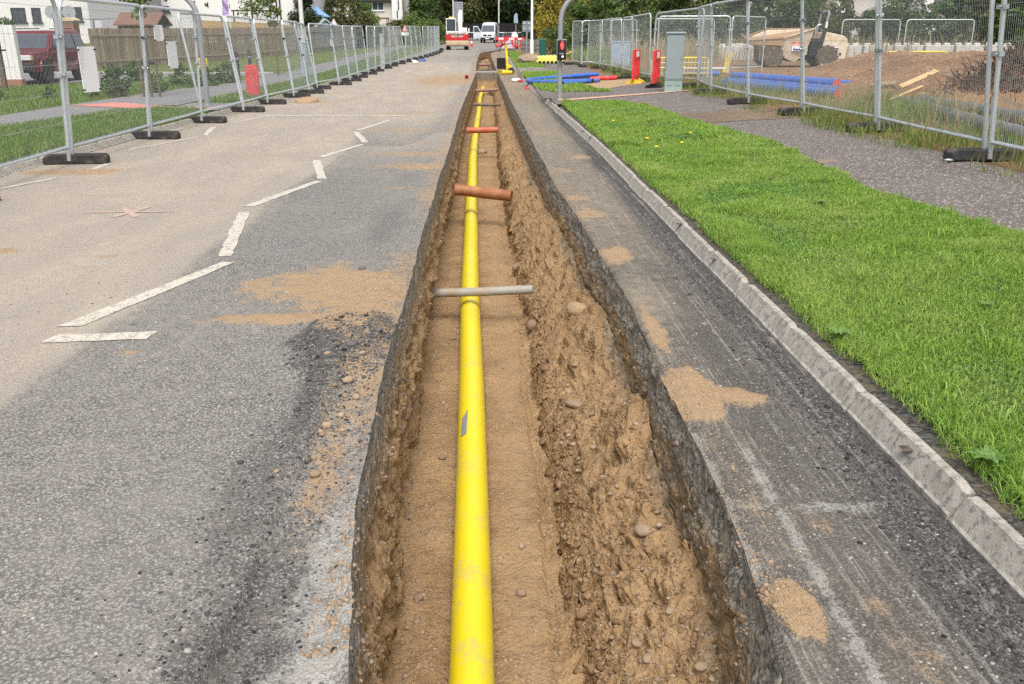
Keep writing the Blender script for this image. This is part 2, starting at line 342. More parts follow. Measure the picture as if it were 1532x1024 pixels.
col = g.mix(g.mth('FRACT', g.mth('ADD', r, ro)), (.20,.135,.085), (.36,.27,.19)); col = g.mix(g.rng(n, .4, .7), col, (.25,.185,.13)); M['stone'] = g.out(col, g.bump(n, .4, .01))
g = NT('soil_clod', .95, 0, .1); r = g.island(); M['clod'] = g.out(g.mix(r, (.15,.095,.05), (.29,.19,.11)), g.bump(g.noise(60, 4), .7, .01))
g = NT('dark_chippings', .85, 0, .2); r = g.island(); M['chip'] = g.out(g.mix(r, (.02,.02,.021), (.17,.165,.16)))
g = NT('pale_chippings', .85, 0, .2); r = g.island(); M['chip2'] = g.out(g.mix(r, (.09,.088,.085), (.36,.345,.32)))
g = NT('kerb_concrete', .9, 0, .2); n1 = g.noise(3, 5); n2 = g.noise(26, 5); n3 = g.noise(120, 3)
col = g.mix(n1, (.28,.26,.23), (.42,.39,.345)); col = g.mix(g.rng(n2, .48, .64, 0, .75), col, (.13,.127,.12)); col = g.mix(g.rng(g.noise(7, 5), .52, .66, 0, .5), col, (.19,.17,.145)); col = g.mix(g.rng(n3, .5, .75, 0, .4), col, (.5,.47,.42))
tcx = g.n('ShaderNodeSeparateXYZ'); g.put(tcx.inputs[0], g.obj())
M['kerb'] = g.out(col, g.bump(g.mth('ADD', n2, n3), .5, .006))
M['line'] = None
g = NT('worn_white_paint', .8, 0, .2); n1 = g.noise(16, 5); n2 = g.noise(70, 4); d, c = g.vor(62)
col = g.mix(g.rng(n1, .3, .7), (.47,.435,.375), (.57,.53,.46)); col = g.mix(g.rng(g.mth('ADD', n1, n2), 0.90, 1.16, 0, .88), col, (.27,.245,.21)); M['line'] = g.out(col, g.bump(g.mth('SUBTRACT', 1.0, d), .5, .004))
M['red_plastic'] = simple('red_plastic', (.68,.03,.035), .45, var=.15, scale=5, dirt=(.42,.16,.12), dirtamt=.5)
M['red_cap'] = simple('red_end_cap', (.55,.08,.06), .5, var=.15)
M['white_plastic'] = simple('white_board', (.80,.80,.80), .55, var=.05, scale=3)
M['yellow_plastic'] = simple('yellow_plastic', (.78,.55,.03), .5, var=.15, scale=5, dirt=(.4,.28,.1))
M['yellow_paint'] = simple('yellow_paint', (.80,.60,.04), .4, var=.12, scale=6, dirt=(.3,.2,.08), dirtamt=.4)
M['pale_yellow'] = simple('pale_yellow_duct', (.80,.74,.17), .5, var=.12, scale=4)
M['blue_pipe'] = simple('blue_duct', (.04,.125,.44), .45, var=.15, scale=6, dirt=(.22,.2,.2), dirtamt=.35)
M['black'] = simple('black_plastic', (.015,.015,.016), .5, var=.3)
M['grey_cab'] = simple('grey_green_cabinet_paint', (.24,.29,.295), .5, var=.06, scale=2, dirt=(.2,.2,.18), dirtamt=.25)
M['grey_cab2'] = simple('cabinet_base_green', (.25,.34,.32), .6, var=.1, scale=3)
M['blue_cab'] = simple('blue_grey_cabinet_paint', (.28,.36,.45), .5, var=.08, scale=2)
M['green_paint'] = simple('dark_green_paint', (.012,.10,.075), .5, var=.12)
M['pole'] = simple('grey_pole_paint', (.27,.285,.30), .5, .2, var=.1, scale=4)
M['pale_pole'] = simple('pale_lamp_post_paint', (.62,.61,.58), .5, var=.08, scale=2)
M['render'] = simple('white_roughcast', (.70,.69,.68), .95, var=.06, scale=3, bump=.5)
M['render2'] = simple('cream_roughcast', (.56,.52,.47), .95, var=.06, scale=3, bump=.5)
M['render3'] = simple('grey_roughcast', (.34,.34,.355), .95, var=.06, scale=3, bump=.4)
M['roof'] = simple('dark_roof_tiles', (.06,.058,.06), .8, var=.25, scale=8, bump=.4)
M['glass'] = simple('window_glass', (.05,.06,.078), .08, 0, var=.3, scale=.6, spec=.8)
M['frame_white'] = simple('white_window_frame', (.75,.75,.74), .5, var=.04)
M['frame_dark'] = simple('dark_window_frame', (.05,.05,.055), .5, var=.1)
M['brick'] = simple('pillar_brick', (.30,.15,.105), .9, var=.3, scale=7, bump=.3)
M['cap'] = simple('sandstone_cap', (.52,.43,.28), .9, var=.12)
g = NT('weathered_timber', .9, 0, .15); r = g.island(); st = g.noise(1.0, 4, g.map((30, 30, 1.5)))
col = g.mix(r, (.23,.175,.125), (.42,.345,.26)); col = g.mix(g.rng(st, .4, .7, 0, .6), col, (.16,.115,.08)); M['timber'] = g.out(col, g.bump(st, .3, .01))
g = NT('grey_timber', .9, 0, .15); r = g.island(); st = g.noise(1.0, 4, g.map((30, 30, 1.5)))
col = g.mix(r, (.24,.225,.205), (.36,.34,.31)); col = g.mix(g.rng(st, .4, .7, 0, .5), col, (.17,.155,.14)); M['timber_grey'] = g.out(col)
M['timber_new'] = simple('fresh_timber', (.50,.34,.17), .8, var=.2, scale=6)
M['timber_red'] = simple('red_brown_timber', (.17,.095,.07), .8, var=.2, scale=4)
M['timber_black'] = simple('black_timber', (.018,.014,.014), .9, var=.4, scale=3)
M['concrete'] = simple('pale_concrete', (.47,.46,.43), .9, var=.12, scale=3, bump=.2, dirt=(.3,.25,.18), dirtamt=.3)
M['car_red'] = simple('maroon_car_paint', (.13,.011,.02), .16, .1, var=.08, spec=.4)
M['car_trim'] = simple('dark_car_trim', (.035,.03,.03), .55, var=.2)
M['car_trim2'] = simple('dull_red_sill_paint', (.18,.10,.10), .45, var=.1)
M['alloy'] = simple('alloy_wheel', (.72,.73,.75), .3, .35, var=.08)
M['lamp_glass'] = simple('headlamp_glass', (.70,.72,.74), .12, 0, var=.1, spec=.8)
M['van_white'] = simple('silver_white_van_paint', (.60,.63,.68), .25, .1, var=.05, spec=.6)
M['digger_white'] = simple('digger_white_paint', (.68,.66,.62), .4, var=.1, dirt=(.35,.28,.2), dirtamt=.3)
M['digger_red'] = simple('digger_red_paint', (.50,.03,.035), .35, var=.12)
M['dozer_blade'] = simple('muddy_steel', (.42,.33,.22), .8, .1, var=.25, scale=6, dirt=(.3,.18,.09))
M['skip_cream'] = simple('cream_dumper_paint', (.60,.52,.39), .6, var=.1, scale=3, dirt=(.36,.22,.12), dirtamt=.55)
M['skip_mud'] = simple('muddy_skip_steel', (.36,.23,.13), .85, var=.3, scale=4, bump=.3, dirt=(.22,.12,.07))
M['logo_red'] = simple('red_lettering', (.62,.03,.03), .6, var=.03)
M['logo_blue'] = simple('blue_strip', (.06,.06,.25), .6, var=.03)
M['letter_black'] = simple('black_lettering', (.02,.02,.02), .6, var=.03)
M['cloth_white'] = simple('white_litter', (.75,.75,.75), .8, var=.08)
M['tarp'] = simple('brown_tarpaulin', (.26,.20,.14), .85, var=.25, scale=5, bump=.3)
M['canvas_blue'] = simple('blue_white_canvas', (.20,.36,.62), .8, var=.3, scale=1.2)
M['shed_green'] = simple('pale_green_felt', (.33,.42,.38), .9, var=.1)
M['pale_lilac'] = simple('pale_lilac_canvas', (.55,.50,.58), .9, var=.1)
M['silt'] = simple('orange_sand', (.335,.235,.14), .95, var=.22, scale=30, bump=.5)
M['mud_tyre'] = simple('muddy_tyre', (.085,.07,.055), .9, var=.4, scale=8, bump=.3, dirt=(.24,.17,.11), dirtamt=.7)
M['dusty_path'] = ground_mat('dusty_path', (.16,.125,.10), (.24,.18,.125), (.30,.215,.14), 3)
M['spray_red'] = simple('red_spray_paint', (.385,.285,.235), .9, var=.15, scale=20)
M['root'] = simple('dark_roots', (.10,.066,.05), .95, var=.45, scale=5, bump=.5)
M['duct_grey'] = simple('grey_twinwall', (.10,.11,.125), .5, var=.15, scale=4, dirt=(.25,.2,.16), dirtamt=.4)
M['flower'] = simple('dandelion_yellow', (.85,.62,.01), .7, var=.1)
M['flag'] = simple('purple_flag', (.36,.26,.48), .8, var=.5, scale=3)
ge = NT('red_signal_lamp', .4); ge.b.inputs['Emission Color'].default_value = (1, .03, .02, 1); ge.b.inputs['Emission Strength'].default_value = 3.0; M['red_lamp'] = ge.out((.5,.02,.02))
ge = NT('white_indicator_lamp', .4); ge.b.inputs['Emission Color'].default_value = (1, .95, .9, 1); ge.b.inputs['Emission Strength'].default_value = 1.2; M['white_lamp'] = ge.out((.6,.6,.6))
# ================================================================== the ground
def rows(a, b, k, mn): 
    out = [a]
    while out[-1] < b: out.append(out[-1] + max(mn, k * out[-1]))
    out[-1] = b; return np.array(out)
YN = np.concatenate([[-3, -2, -1, 0, .6, 1.0], rows(1.25, 44.0, .0065, .010)])
YF = rows(44.0, 92, .012, .5)[1:]
YA = np.concatenate([YN, YF])
def ell(x, y, cx, cy, rx, ry, soft=.5):                                   # a spill with a ragged outline
    q = int(abs(cx * 131 + cy * 37)) % 97
    d = np.hypot((x - cx) / rx, (y - cy) / ry); k = d < 2.4; r = np.zeros(d.shape)
    if not k.any(): return r
    xs, ys = x[k], y[k]; f = .9 * fbm(xs / rx * 1.3, ys / ry * 1.3, o=4, s=200 + q) + .5 * fbm(xs * 9, ys * 5, o=4, s=300 + q)
    r[k] = 1 - sst(d[k] + f, 1 - soft, 1 + soft); return r
# ---- carriageway to the left of the trench
un = np.concatenate([np.linspace(0, .55, 40)[:-1], np.linspace(.55, .82, 46)[:-1], np.linspace(.82, 1, 60)])
Yg = YA[:, None] * np.ones((1, len(un))); X0 = -6.0; E_ = xl(YA)[:, None]
Xg = X0 + (E_ - X0) * un[None]
near = 1 - sst(Yg, 9, 16)
step = sst(Xg + .03 * fbm(Yg * 4, Xg * 4, s=12), -.785, -.76) * (1 - sst(Yg, 3.9, 4.6))                      # planed channel along the trench edge
Z = gz(Yg) + .006 * fbm(Xg * 3, Yg * 3, s=1) - .035 * step
Z += near * (.010 * fbm(Xg * 22, Yg * 22, o=3, s=2) * (.5 + sst(Xg, -2.2, -1)))
pile = ell(Xg, Yg, -.80, 4.55, .26, .42, .5); Z += pile * (.06 + .04 * fbm(Xg * 18, Yg * 18, o=4, s=3))
edge_r = sst(Xg - E_, -.34, -.06) * near
Z += edge_r * .03 * fbm(Xg * 14, Yg * 14, o=4, s=9) - .015 * sst(Xg - E_, -.05, 0)
sandA = np.maximum.reduce([ell(Xg, Yg, -.95, 5.65, .55, .62, .5), ell(Xg, Yg, -1.35, 5.75, .5, .28, .6) * .8, ell(Xg, Yg, -1.15, 4.98, .6, .13, .6) * .9,
    ell(Xg, Yg, -.78, 5.1, .25, .5, .5), ell(Xg, Yg, -.68, 3.35, .10, .9, .8) * .6, ell(Xg, Yg, -.66, 2.86, .07, .08, .5) * .7,
    sst(Xg - E_, -.38, -.10) * sst(Yg, 3.0, 3.6) * (1 - sst(Yg, 6.2, 8)) * .6, sst(Xg - E_, -.30, -.1) * sst(Yg, 6, 9) * .55,
    ell(Xg, Yg, -1.05, 11.6, .55, .4, .6) * .8, ell(Xg, Yg, -1.15, 13.0, .6, .35, .6) * .75, ell(Xg, Yg, -.95, 9.8, .4, .2, .6) * .5, ell(Xg, Yg, -1.5, 16.5, .9, .5, .6) * .6,
    ell(Xg, Yg, -1.7, 20.5, 1.0, .6, .6) * .55, ell(Xg, Yg, -1.35, 27, .8, 2, .7) * .5, ell(Xg, Yg, -3.9, 6.8, .22, .12, .5) * .8, ell(Xg, Yg, -2.9, 9.0, .2, .1, .6) * .5, ell(Xg, Yg, -3.0, 6.6, .12, .06, .5) * .6,
    ell(Xg, Yg, -5.3, 11.2, .9, .35, .6) * .8, ell(Xg, Yg, -3.4, 12.8, .9, .25, .7) * .5, ell(Xg, Yg, -5.0, 24.5, .6, .7, .5) * .9, ell(Xg, Yg, -1.95, 4.4, .10, .04, .5) * .7,
    ell(Xg, Yg, -1.6, 38, 1.7, 6, .8) * .85, ell(Xg, Yg, -2.6, 14.6, 1.3, .16, .7) * .5, ell(Xg, Yg, -1.3, 14.6, .5, .25, .7) * .6, ell(Xg, Yg, -1.2, 18.6, .5, .4, .7) * .55, ell(Xg, Yg, -1.15, 22.5, .4, 1.2, .7) * .5, ell(Xg, Yg, -4.2, 9.4, .5, .12, .7) * .45, ell(Xg, Yg, -3.2, 24, 1.4, .6, .8) * .4, ell(Xg, Yg, -2.4, 17.0, .6, .3, .6) * .5, ell(Xg, Yg, -2.2, 31, 1.2, 2.5, .8) * .4])
wob = .35 * fbm(Xg * .8, Yg * .5, s=6)
dust = (1 - sst(Xg + wob, -2.45, -2.1)) * .92
dust = np.maximum(dust, sst(Yg, 10, 22) * (1 - .5 * sst(Xg + wob, -1.4, -.9)) * .78) 
dust = dust * (1 - sst(Yg, 46, 60) * .5) + (.26 - .10 * near) * (dust < .2)
dust += .25 * fbm(Xg * .6, Yg * .22, s=8)
dark = np.maximum.reduce([pile * 1.3, ell(Xg, Yg, -.80, 4.3, .18, .9, .6) * .85, ell(Xg, Yg, -.86, 2.9, .22, .8, .9) * .5, ell(Xg, Yg, -.71, 2.0, .18, .8, .8) * .7,
    ell(Xg, Yg, -.92, 7.9, .26, 1.5, .9) * .42, ell(Xg, Yg, -1.0, 10.6, .26, 1.0, .9) * .35, ell(Xg, Yg, -1.25, 6.5, .3, .8, .7) * .3, ell(Xg, Yg, -5.75, 10.5, .35, 1.2, .5) * .8]) 
dark = dark * (1 - np.clip(sandA * 1.2, 0, 1) * (pile < .3))
white = np.maximum.reduce([ell(Xg, Yg, -.50, 2.35, .11, .75, .6) * .85, ell(Xg, Yg, -.60, 1.7, .12, .5, .6) * .7, ell(Xg, Yg, -.60, 3.6, .05, .4, .6) * .6])
Z += near * np.clip(sandA, 0, 1) * (.012 + .022 * fbm(Xg * 14, Yg * 12, o=3, s=14) + .012 * np.abs(fbm(Xg * 5, Yg * 5, s=15)))
Z = gz(Yg) + (Z - gz(Yg)) * (1 - sst(Xg - E_, -.07, 0))      # the cut edge itself stays level with the trench lip
cols = np.stack([dust, sandA, dark, white], -1)
road = grid('road', np.stack([Xg, Yg, Z], -1), M['road'], cols)
# ---- planed strip between trench and right kerb
us = np.linspace(0, 1, 64); Ys = YA[:, None] * np.ones((1, 64)); Ea = xr(YA)[:, None]; Eb = xk(YA)[:, None] + .015
Xs = Ea + (Eb - Ea) * us[None]; near = 1 - sst(Ys, 9, 16)
e = Xs - Ea
pl = np.maximum.reduce([ell(Xs, Ys, .93, 3.78, .13, .30, .35), ell(Xs, Ys, 1.10, 3.72, .16, .12, .5) * .85, ell(Xs, Ys, .88, 2.12, .075, .15, .4)])
Zs = gz(Ys) + .008 * fbm(Xs * 4, Ys * 2, s=31) + near * .009 * fbm(Xs * 30, Ys * 26, o=3, s=32) + pl * (.022 + .025 * fbm(Xs * 16, Ys * 16, s=33)) - .02 * (1 - sst(e, 0, .05)) * near
Zs += .02 * sst(Xs, 1.40, 1.56) * near * (.4 + fbm(Xs * 12, Ys * 9, s=36))
org = np.maximum.reduce([pl * 1.2, ell(Xs, Ys, .93, 4.75, .06, .45, .6) * .9, ell(Xs, Ys, .95, 6.6, .12, .32, .5) * .95, ell(Xs, Ys, .93, 8.3, .16, .3, .5) * .75, ell(Xs, Ys, .92, 9.2, .16, .22, .5) * .7,
    ell(Xs, Ys, .95, 11.2, .2, .3, .6) * .6, ell(Xs, Ys, 1.25, 12.6, .18, .3, .6) * .65, ell(Xs, Ys, .9, 16, .2, .5, .6) * .6, ell(Xs, Ys, 1.12, 2.62, .05, .15, .7) * .42, ell(Xs, Ys, .92, 2.75, .07, .1, .6) * .4, ell(Xs, Ys, 1.15, 2.0, .08, .3, .7) * .4,
    sst(Ys, 17, 30) * .48, sst(Ys, 36, 42) * .62 * (1 - sst(Ys, 46, 50) * .3)])
dst = .12 + .38 * sst(Ys, 4, 9) * (1 - sst(Xs, 1.2, 1.45)) + .25 * fbm(Xs * 2, Ys * .4, s=34) + .30 * ell(Xs, Ys, .98, 5.3, .2, .5, .8)
drk = np.maximum(sst(Xs + .1 * fbm(Ys * 1.5, Xs * 2, s=35), 1.30, 1.46) * .95, ell(Xs, Ys, 1.2, 4.0, .25, 2.6, .8) * .45); drk = np.maximum(drk, ell(Xs, Ys, 1.45, 2.2, .2, .8, .7) * .8)
whi = np.maximum.reduce([(1 - sst(e, .012, .055)) * sst(Ys, 2.15, 2.4) * (1 - sst(Ys, 3.3, 3.6)) * .95, (1 - sst(np.abs(Xs - (1.0 + .02 * (Ys - 2)) - .02 * fbm(Ys * 3, Xs * 3, s=37)), .004, .05)) * (1 - sst(Ys, 2.9, 3.6)) * .8,
    ell(Xs, Ys, 1.15, 2.72, .30, .04, .6) * .75, (1 - sst(np.abs(Xs - .93 - .02 * Ys), .006, .02)) * .3 * (1 - sst(Ys, 9, 12)), (1 - sst(np.abs(Xs - 1.22), .005, .02)) * .42 * (1 - sst(Ys, 3.5, 5))])
strip = grid('planed_roadside_strip', np.stack([Xs, Ys, Zs], -1), M['strip'], np.stack([dst, org, drk, whi], -1))
# ---- far carriageway and the strip left between the two trenches
def sheet(name, xs0, xs1, Y, m, off=0, zf=None, nx=12, dust=.2):
    u = np.linspace(0, 1, nx); Yq = Y[:, None] * np.ones((1, nx)); Xq = np.asarray(xs0)[:, None] * (1 - u) + np.asarray(xs1)[:, None] * u
    Zq = (gz(Yq) if zf is None else zf(Xq, Yq)) + off
    c = np.zeros(Xq.shape + (4,)); c[..., 0] = dust + .25 * fbm(Xq * .6, Yq * .3, s=8)
    return grid(name, np.stack([Xq, Yq, Zq], -1), m, c)
Yb = np.linspace(44.0, 45.8, 14); sheet('road', xl(Yb) - .02, xr(Yb) + .02, Yb, M['road'], .003, dust=.45)
Yv = rows(92, 150, .01, 1); sheet('road', np.full(len(Yv), -6.0), np.full(len(Yv), 14.0), Yv, M['road'], 0, dust=.3, nx=40)
# ---- the trench: walls, floor and bench in one skin
PIPE_Y = [1.0,2.77,4.6,8.3,13.6,19.6,25.8,32.,36.4,39.3,42,44.3]
PIPE_X = [-.07,-.09,-.13,-.23,-.33,-.42,-.45,-.46,-.50,-.485,-.44,-.40]
PIPE_Z = [-.79,-.79,-.79,-.79,-.79,-.79,-.79,-.79,-.78,-.76,-.72,-.70]
def trench(name, Y, shallow=0.):
    nl, nf, nb, nr = 60, 60, 84, 50; C_ = nl + nf + nb + nr
    a = xl(Y); b = xr(Y); top = gz(Y); n = len(Y); wdt = b - a
    depth = -.885 + shallow
    # bench on the right gets narrower further away
    fr = np.interp(Y, [-3,2,5,8,12,18,30,44,60,92], [.33,.335,.32,.27,.20,.12,.10,.05,-.2,0]); fr = np.where(Y > 45, b - .25, fr)
    fr = fr + .05 * fbm(Y * 1.7, Y * 0, s=41) + .03 * fbm(Y * 7, Y * 0, s=42)
    btop = np.interp(Y, [-3,2.2,3,3.3,4.2,4.6,5.6,6.5,8,10,14,92], [-.42,-.42,-.36,-.44,-.26,-.40,-.34,-.40,-.30,-.36,-.42,-.5]) + .05 * fbm(Y * 2.5, Y * 0, s=43)
    kn = [ (a, 0*Y), (a + .012, 0*Y - .10), (a + .03, 0*Y - .22), (a + .05 + .02 * fbm(Y * 2, Y * 0, s=44), 0*Y - .45), (a + .03 + np.interp(Y, [2, 4, 9, 14], [.03, .0, -.07, -.03]), 0*Y + depth + .05), (a + .08 + np.interp(Y, [2, 4, 9, 14], [.03, .0, -.07, -.03]), 0*Y + depth) ]
    ts = [0, .12, .28, .5, .95, 1.0]
    L = [np.array([np.interp(np.linspace(0, 1, nl, endpoint=False), ts, [k[q][i] for k in kn]) for i in range(n)]) for q in (0, 1)]
    uf = np.linspace(0, 1, nf, endpoint=False)[None]
    fx = kn[-1][0][:, None] * (1 - uf) + fr[:, None] * uf; fz = depth + 0 * fx + .02 * np.sin(uf * 9) * 0
    rb = b - .05 + .03 * fbm(Y * 3, Y * 0, s=45)
    st = np.interp(Y, [2, 6, 10, 20], [.16, .22, .26, .3]) * (1 + .8 * fbm(Y * 1.3, Y * 0, s=46))
    kb = [(fr, 0*Y + depth), (fr + .05, depth + st * .75), (fr + .10, depth + st), (fr * .45 + rb * .55, (depth + st) * .5 + btop * .5 - .02), (rb, btop)]
    tb = [0, .2, .3, .65, 1.0]
    B = [np.array([np.interp(np.linspace(0, 1, nb, endpoint=False), tb, [np.broadcast_to(k[q], (n,))[i] for k in kb]) for i in range(n)]) for q in (0, 1)]
    kr = [(rb, btop), (b - .035, 0*Y - .20), (b - .012, 0*Y - .08), (b, 0*Y)]; tr = [0, .45, .78, 1.0]
    Rr = [np.array([np.interp(np.linspace(0, 1, nr), tr, [k[q][i] for k in kr]) for i in range(n)]) for q in (0, 1)]
    X = np.concatenate([L[0], fx, B[0], Rr[0]], 1); Z = np.concatenate([L[1], fz, B[1], Rr[1]], 1); Yq = Y[:, None] * np.ones((1, C_))
    zone = np.concatenate([np.zeros(nl), np.ones(nf), np.full(nb, 2), np.full(nr, 3)])[None] * np.ones((n, 1))
    col = np.arange(C_)[None] * np.ones((n, 1))
    pin = np.minimum(sst(col, 0, 4), sst(C_ - 1 - col, 0, 4))           # keep the lips on the road's edge
    nz = (1 - sst(Yq, 14, 26)) * .45 + .55
    lump = fbm(X * 7, Yq * 7, Z * 7, o=3, s=51); clod = np.abs(fbm(X * 9, Yq * 9, Z * 9, o=3, s=52)); fine = fbm(X * 19, Yq * 19, Z * 19, o=2, s=53); big = fbm(X * 2.2, Yq * 2.2, Z * 2.2, o=3, s=54)
    wl = (zone == 0); fl = zone == 1; bn = zone == 2; wr = zone == 3
    ledge = sst(np.sin(Z * 24 + 5 * big + 3 * lump), .2, .8)
    soilw = sst(-Z, .16, .3)
    dB = bn * (.10 * lump + .10 * (clod - .12) + .025 * fine + .09 * big)
    dX = -.62 * dB + wl * pin * ((.055 * lump + .02 * fine + .05 * big + .03 * ledge) * soilw + (.012 * lump + .012 * fine) * (1 - soilw)) - wr * pin * (.035 * lump + .016 * fine + .02 * big) * (.5 + soilw)
    dZ = fl * (.030 * lump + .012 * fine + .035 * big) + .78 * dB + wl * pin * .02 * fine
    stepz = bn * (1 - sst(np.abs(col - nl - nf - nb * .18), 7, 25)); dX += stepz * (.20 * lump + .16 * big + .08 * clod); dZ += stepz * (.12 * lump - .05 * clod)
    groove = fl * (1 - sst(np.abs(X - fr[:, None] + .06), .008, .03)); dZ -= .022 * groove * sst(vn(Yq * .9, Yq * 0, s=57), .25, .6)
    # soil slumped against the right face
    for (sy, sw, sh) in ((4.3, .7, .07), (3.05, .4, .03), (5.9, .35, .10), (6.4, .3, .07), (9.6, .6, .08)):
        dZ += bn * np.exp(-((Yq - sy) / sw) ** 2) * sh * sst((X - fr[:, None]), .12, .38)
    X = X + dX * nz; Z = Z + dZ * nz
    px = np.interp(Yq, PIPE_Y, PIPE_X); 
    if shallow == 0:
        bed = np.exp(-((X - px) / .10) ** 2) * fl; Z -= bed * .012; Z = np.where(fl & (np.abs(X - px) < .14), np.minimum(Z, depth + .03), Z)
    Zw = Z + top[:, None]
    chunk, cval = worley(X * 9, Yq * 9, Z * 9, 71); chunk2, cval2 = worley(X * 22, Yq * 22, Z * 22, 75)
    blk = (cval - .5) - .35 * np.clip(chunk - .35, 0, 1); blk2 = (cval2 - .5) - .35 * np.clip(chunk2 - .35, 0, 1); nk = 1 - .6 * sst(Yq, 12, 24)
    rough = bn * (.45 + .55 * sst(fbm(X * 1.6, Yq * 1.6, s=78), -.1, .12)) + fl * .10
    rd = rough * (.075 * blk + .028 * blk2) * nk; Z += rd * (.78 * bn + fl); X -= rd * .62 * bn
    X += (bn * stepz * (.085 * blk + .03 * blk2) + wl * pin * soilw * (.050 * blk + .018 * blk2) + wl * pin * (1 - soilw) * .008 * blk2 - wr * pin * (.028 * blk + .014 * blk2)) * nk
    Z += stepz * .05 * blk * nk; Zw = Z + top[:, None]
    gN = lambda s: .06 * fbm(X * 3, Yq * 3, s=s)
    aspL = wl * (1 - sst(-Z + gN(61), .07, .17)) * (1 - .35 * sst(Yq, 8, 20)); aspR = wr * (1 - sst(-Z + gN(62), .13, .22))
    grv = wl * (1 - sst(-Z + .16 * fbm(Yq * 1.5, Z * 2, s=63) , .16, .40)) * .62 + wr * (.62 + .9 * fbm(Yq * 1.6, Z * 3, s=66)) + bn * sst(col - nl - nf, nb * .80, nb * .97) * (.55 + 1.2 * fbm(Yq * 1.1, X * 1.1, s=64)) 
    for (sy, sw) in ((4.15, .3), (3.0, .3), (9.6, .4)): grv *= 1 - .75 * bn * np.exp(-((Yq - sy) / sw) ** 2)
    smooth = fl * np.exp(-((X - (px + fr[:, None]) / 2 - .04) / .075) ** 2) * .9 * (X > px)
    cols = np.stack([np.clip(aspL + aspR, 0, 1), np.clip(grv, 0, 1), smooth, 0 * X], -1)
    P = np.stack([X, Yq, Zw], -1)
    grid(name, P, M['soil'], cols)
    # end walls
    for k, sgn in ((0, -1), (-1, 1)):
        prof = P[k]; nn = 22; V = np.zeros((nn, C_, 3)); t = np.linspace(0, 1, nn)[:, None]
        zt_ = top[k] + 0 * prof[:, 2]
        V[..., 0] = prof[None, :, 0]; V[..., 2] = prof[None, :, 2] * (1 - t) + zt_[None] * t
        dep = zt_[None] - V[..., 2]
        V[..., 1] = prof[None, :, 1] + sgn * (-.0) + (-sgn) * (.35 * sst(dep, .18, .9) * (1 if k else 0)) * (1 - (t == 0)) * sst(dep, .0, .9) + .03 * fbm(V[..., 0] * 6, V[..., 2] * 6, s=71) * np.minimum(t, 1 - t) * 4
        cc = np.zeros((nn, C_, 4)); cc[..., 0] = 1 - sst(dep, .20, .27); cc[..., 1] = 1 - sst(dep, .3, .5)
        grid(name, V, M['soil'], cc)
Yt = np.concatenate([[-3, -2, -1, 0, .6], rows(1.0, 44.0, .0060, .010)])
trench('trench', Yt)
trench('trench', rows(45.8, 92, .010, .2), .30)
# ---- kerbs: every stone a part
def kerb_stones(name, path, label, h=.12, wid=.088, first=0.0, chip=True, L=.914, top=None):
    root = empty(name, (0,0,0), 0, label, None, None, 'structure'); protos = []
    for k in range(5):
        prof = [(0,-.12),(0,h*.22),(.010,h*.28),(wid*.60,h-.004),(wid,h),(wid,-.12)]     # half-battered face with a ledge
        n = 15; V = []; F = []
        for i in range(n):
            t = i/(n-1)*(L-.012)
            for j,(x,z) in enumerate(prof):
                q = fbm([t*6+k*9.],[j*1.3+k], s=81)[0]*.012 if chip and 1 <= j <= 4 else 0
                e_ = .012 if chip and (i in (0,n-1)) and j in (3,4) else 0
                V.append((x + max(0, q)*.9, t, z - abs(q)*.9 - e_ * (.5 + (k % 3) * .5)))
        m_ = len(prof)
        for i in range(n-1):
            for j in range(m_-1): F.append((i*m_+j, i*m_+j+1, (i+1)*m_+j+1, (i+1)*m_+j))
        F.append(tuple(range(m_))[::-1]); F.append(tuple((n-1)*m_+j for j in range(m_)))
        me = bpy.data.meshes.new('kerb_stone'); me.from_pydata(V, [], F); me.update(); me.materials.append(M['kerb']); protos.append(me)
    path = [Vector(p) for p in path]; s = first; i = 0; seg = [ (path[q+1]-path[q]).length for q in range(len(path)-1)]; tot = sum(seg); cnt = 0
    def pt(d):
        for q, l in enumerate(seg):
            if d <= l: return path[q].lerp(path[q+1], d/l)
            d -= l
        return path[-1]
    while s + L < tot:
        a, b = pt(s), pt(s+L-.01); o = bpy.data.objects.new('kerb_stone', protos[cnt % 5]); link(o); o.parent = root
        d = b - a; o.location = a + Vector((random.uniform(-.006,.006), 0, random.uniform(-.008,.006)))
        o.rotation_euler = (math.atan2(d.z, math.hypot(d.x, d.y)), random.uniform(-.03,.03), math.atan2(d.y, d.x) - math.pi/2); cnt += 1; s += L
    return root
kerb_stones('kerb', [(float(xk(y)), y, float(gz(y))) for y in np.arange(-1.12, 93, .5)], None, first=.07)
kerb_stones('kerb', [(-5.98 + .0*y, y, float(gz(y)) - .01) for y in np.arange(96, 4, -.5)], None, h=.11)
# ---- land to the right
Yr = np.concatenate([rows(-3, -2.9, 1, .1), np.arange(-2, 1, .5), rows(1, 46, .014, .03), rows(46.7, 170, .03, 1)])
xr_off = np.concatenate([[0, .03, .07], rows(.12, 4.6, .02, .06), np.arange(4.9, 28, .30), np.arange(29, 90, 3)])
Xq = (xk(Yr)[:, None] + .09) + xr_off[None] - 0; Yq = Yr[:, None] * np.ones((1, len(xr_off)))
Zq = zsite(Xq, Yq) - .012 - .07 * (1 - sst(xr_off, .02, .22))[None] + .03 * fbm(Xq * 3, Yq * 3, s=91) * sst(Xq, 5.6, 6.5) + .09 * fbm(Xq * 2.2, Yq * 2.2, o=5, s=92) * np.clip(heap(Xq, Yq) * 3, 0, 1)
grid('ground', np.stack([Xq, Yq, Zq], -1), M['site'])
hx = np.arange(7.4, 26, .11); hy = np.concatenate([np.arange(13, 26, .11), np.arange(26, 42, .2)])
HX, HY = np.meshgrid(hx, hy); hh = heap(HX, HY)
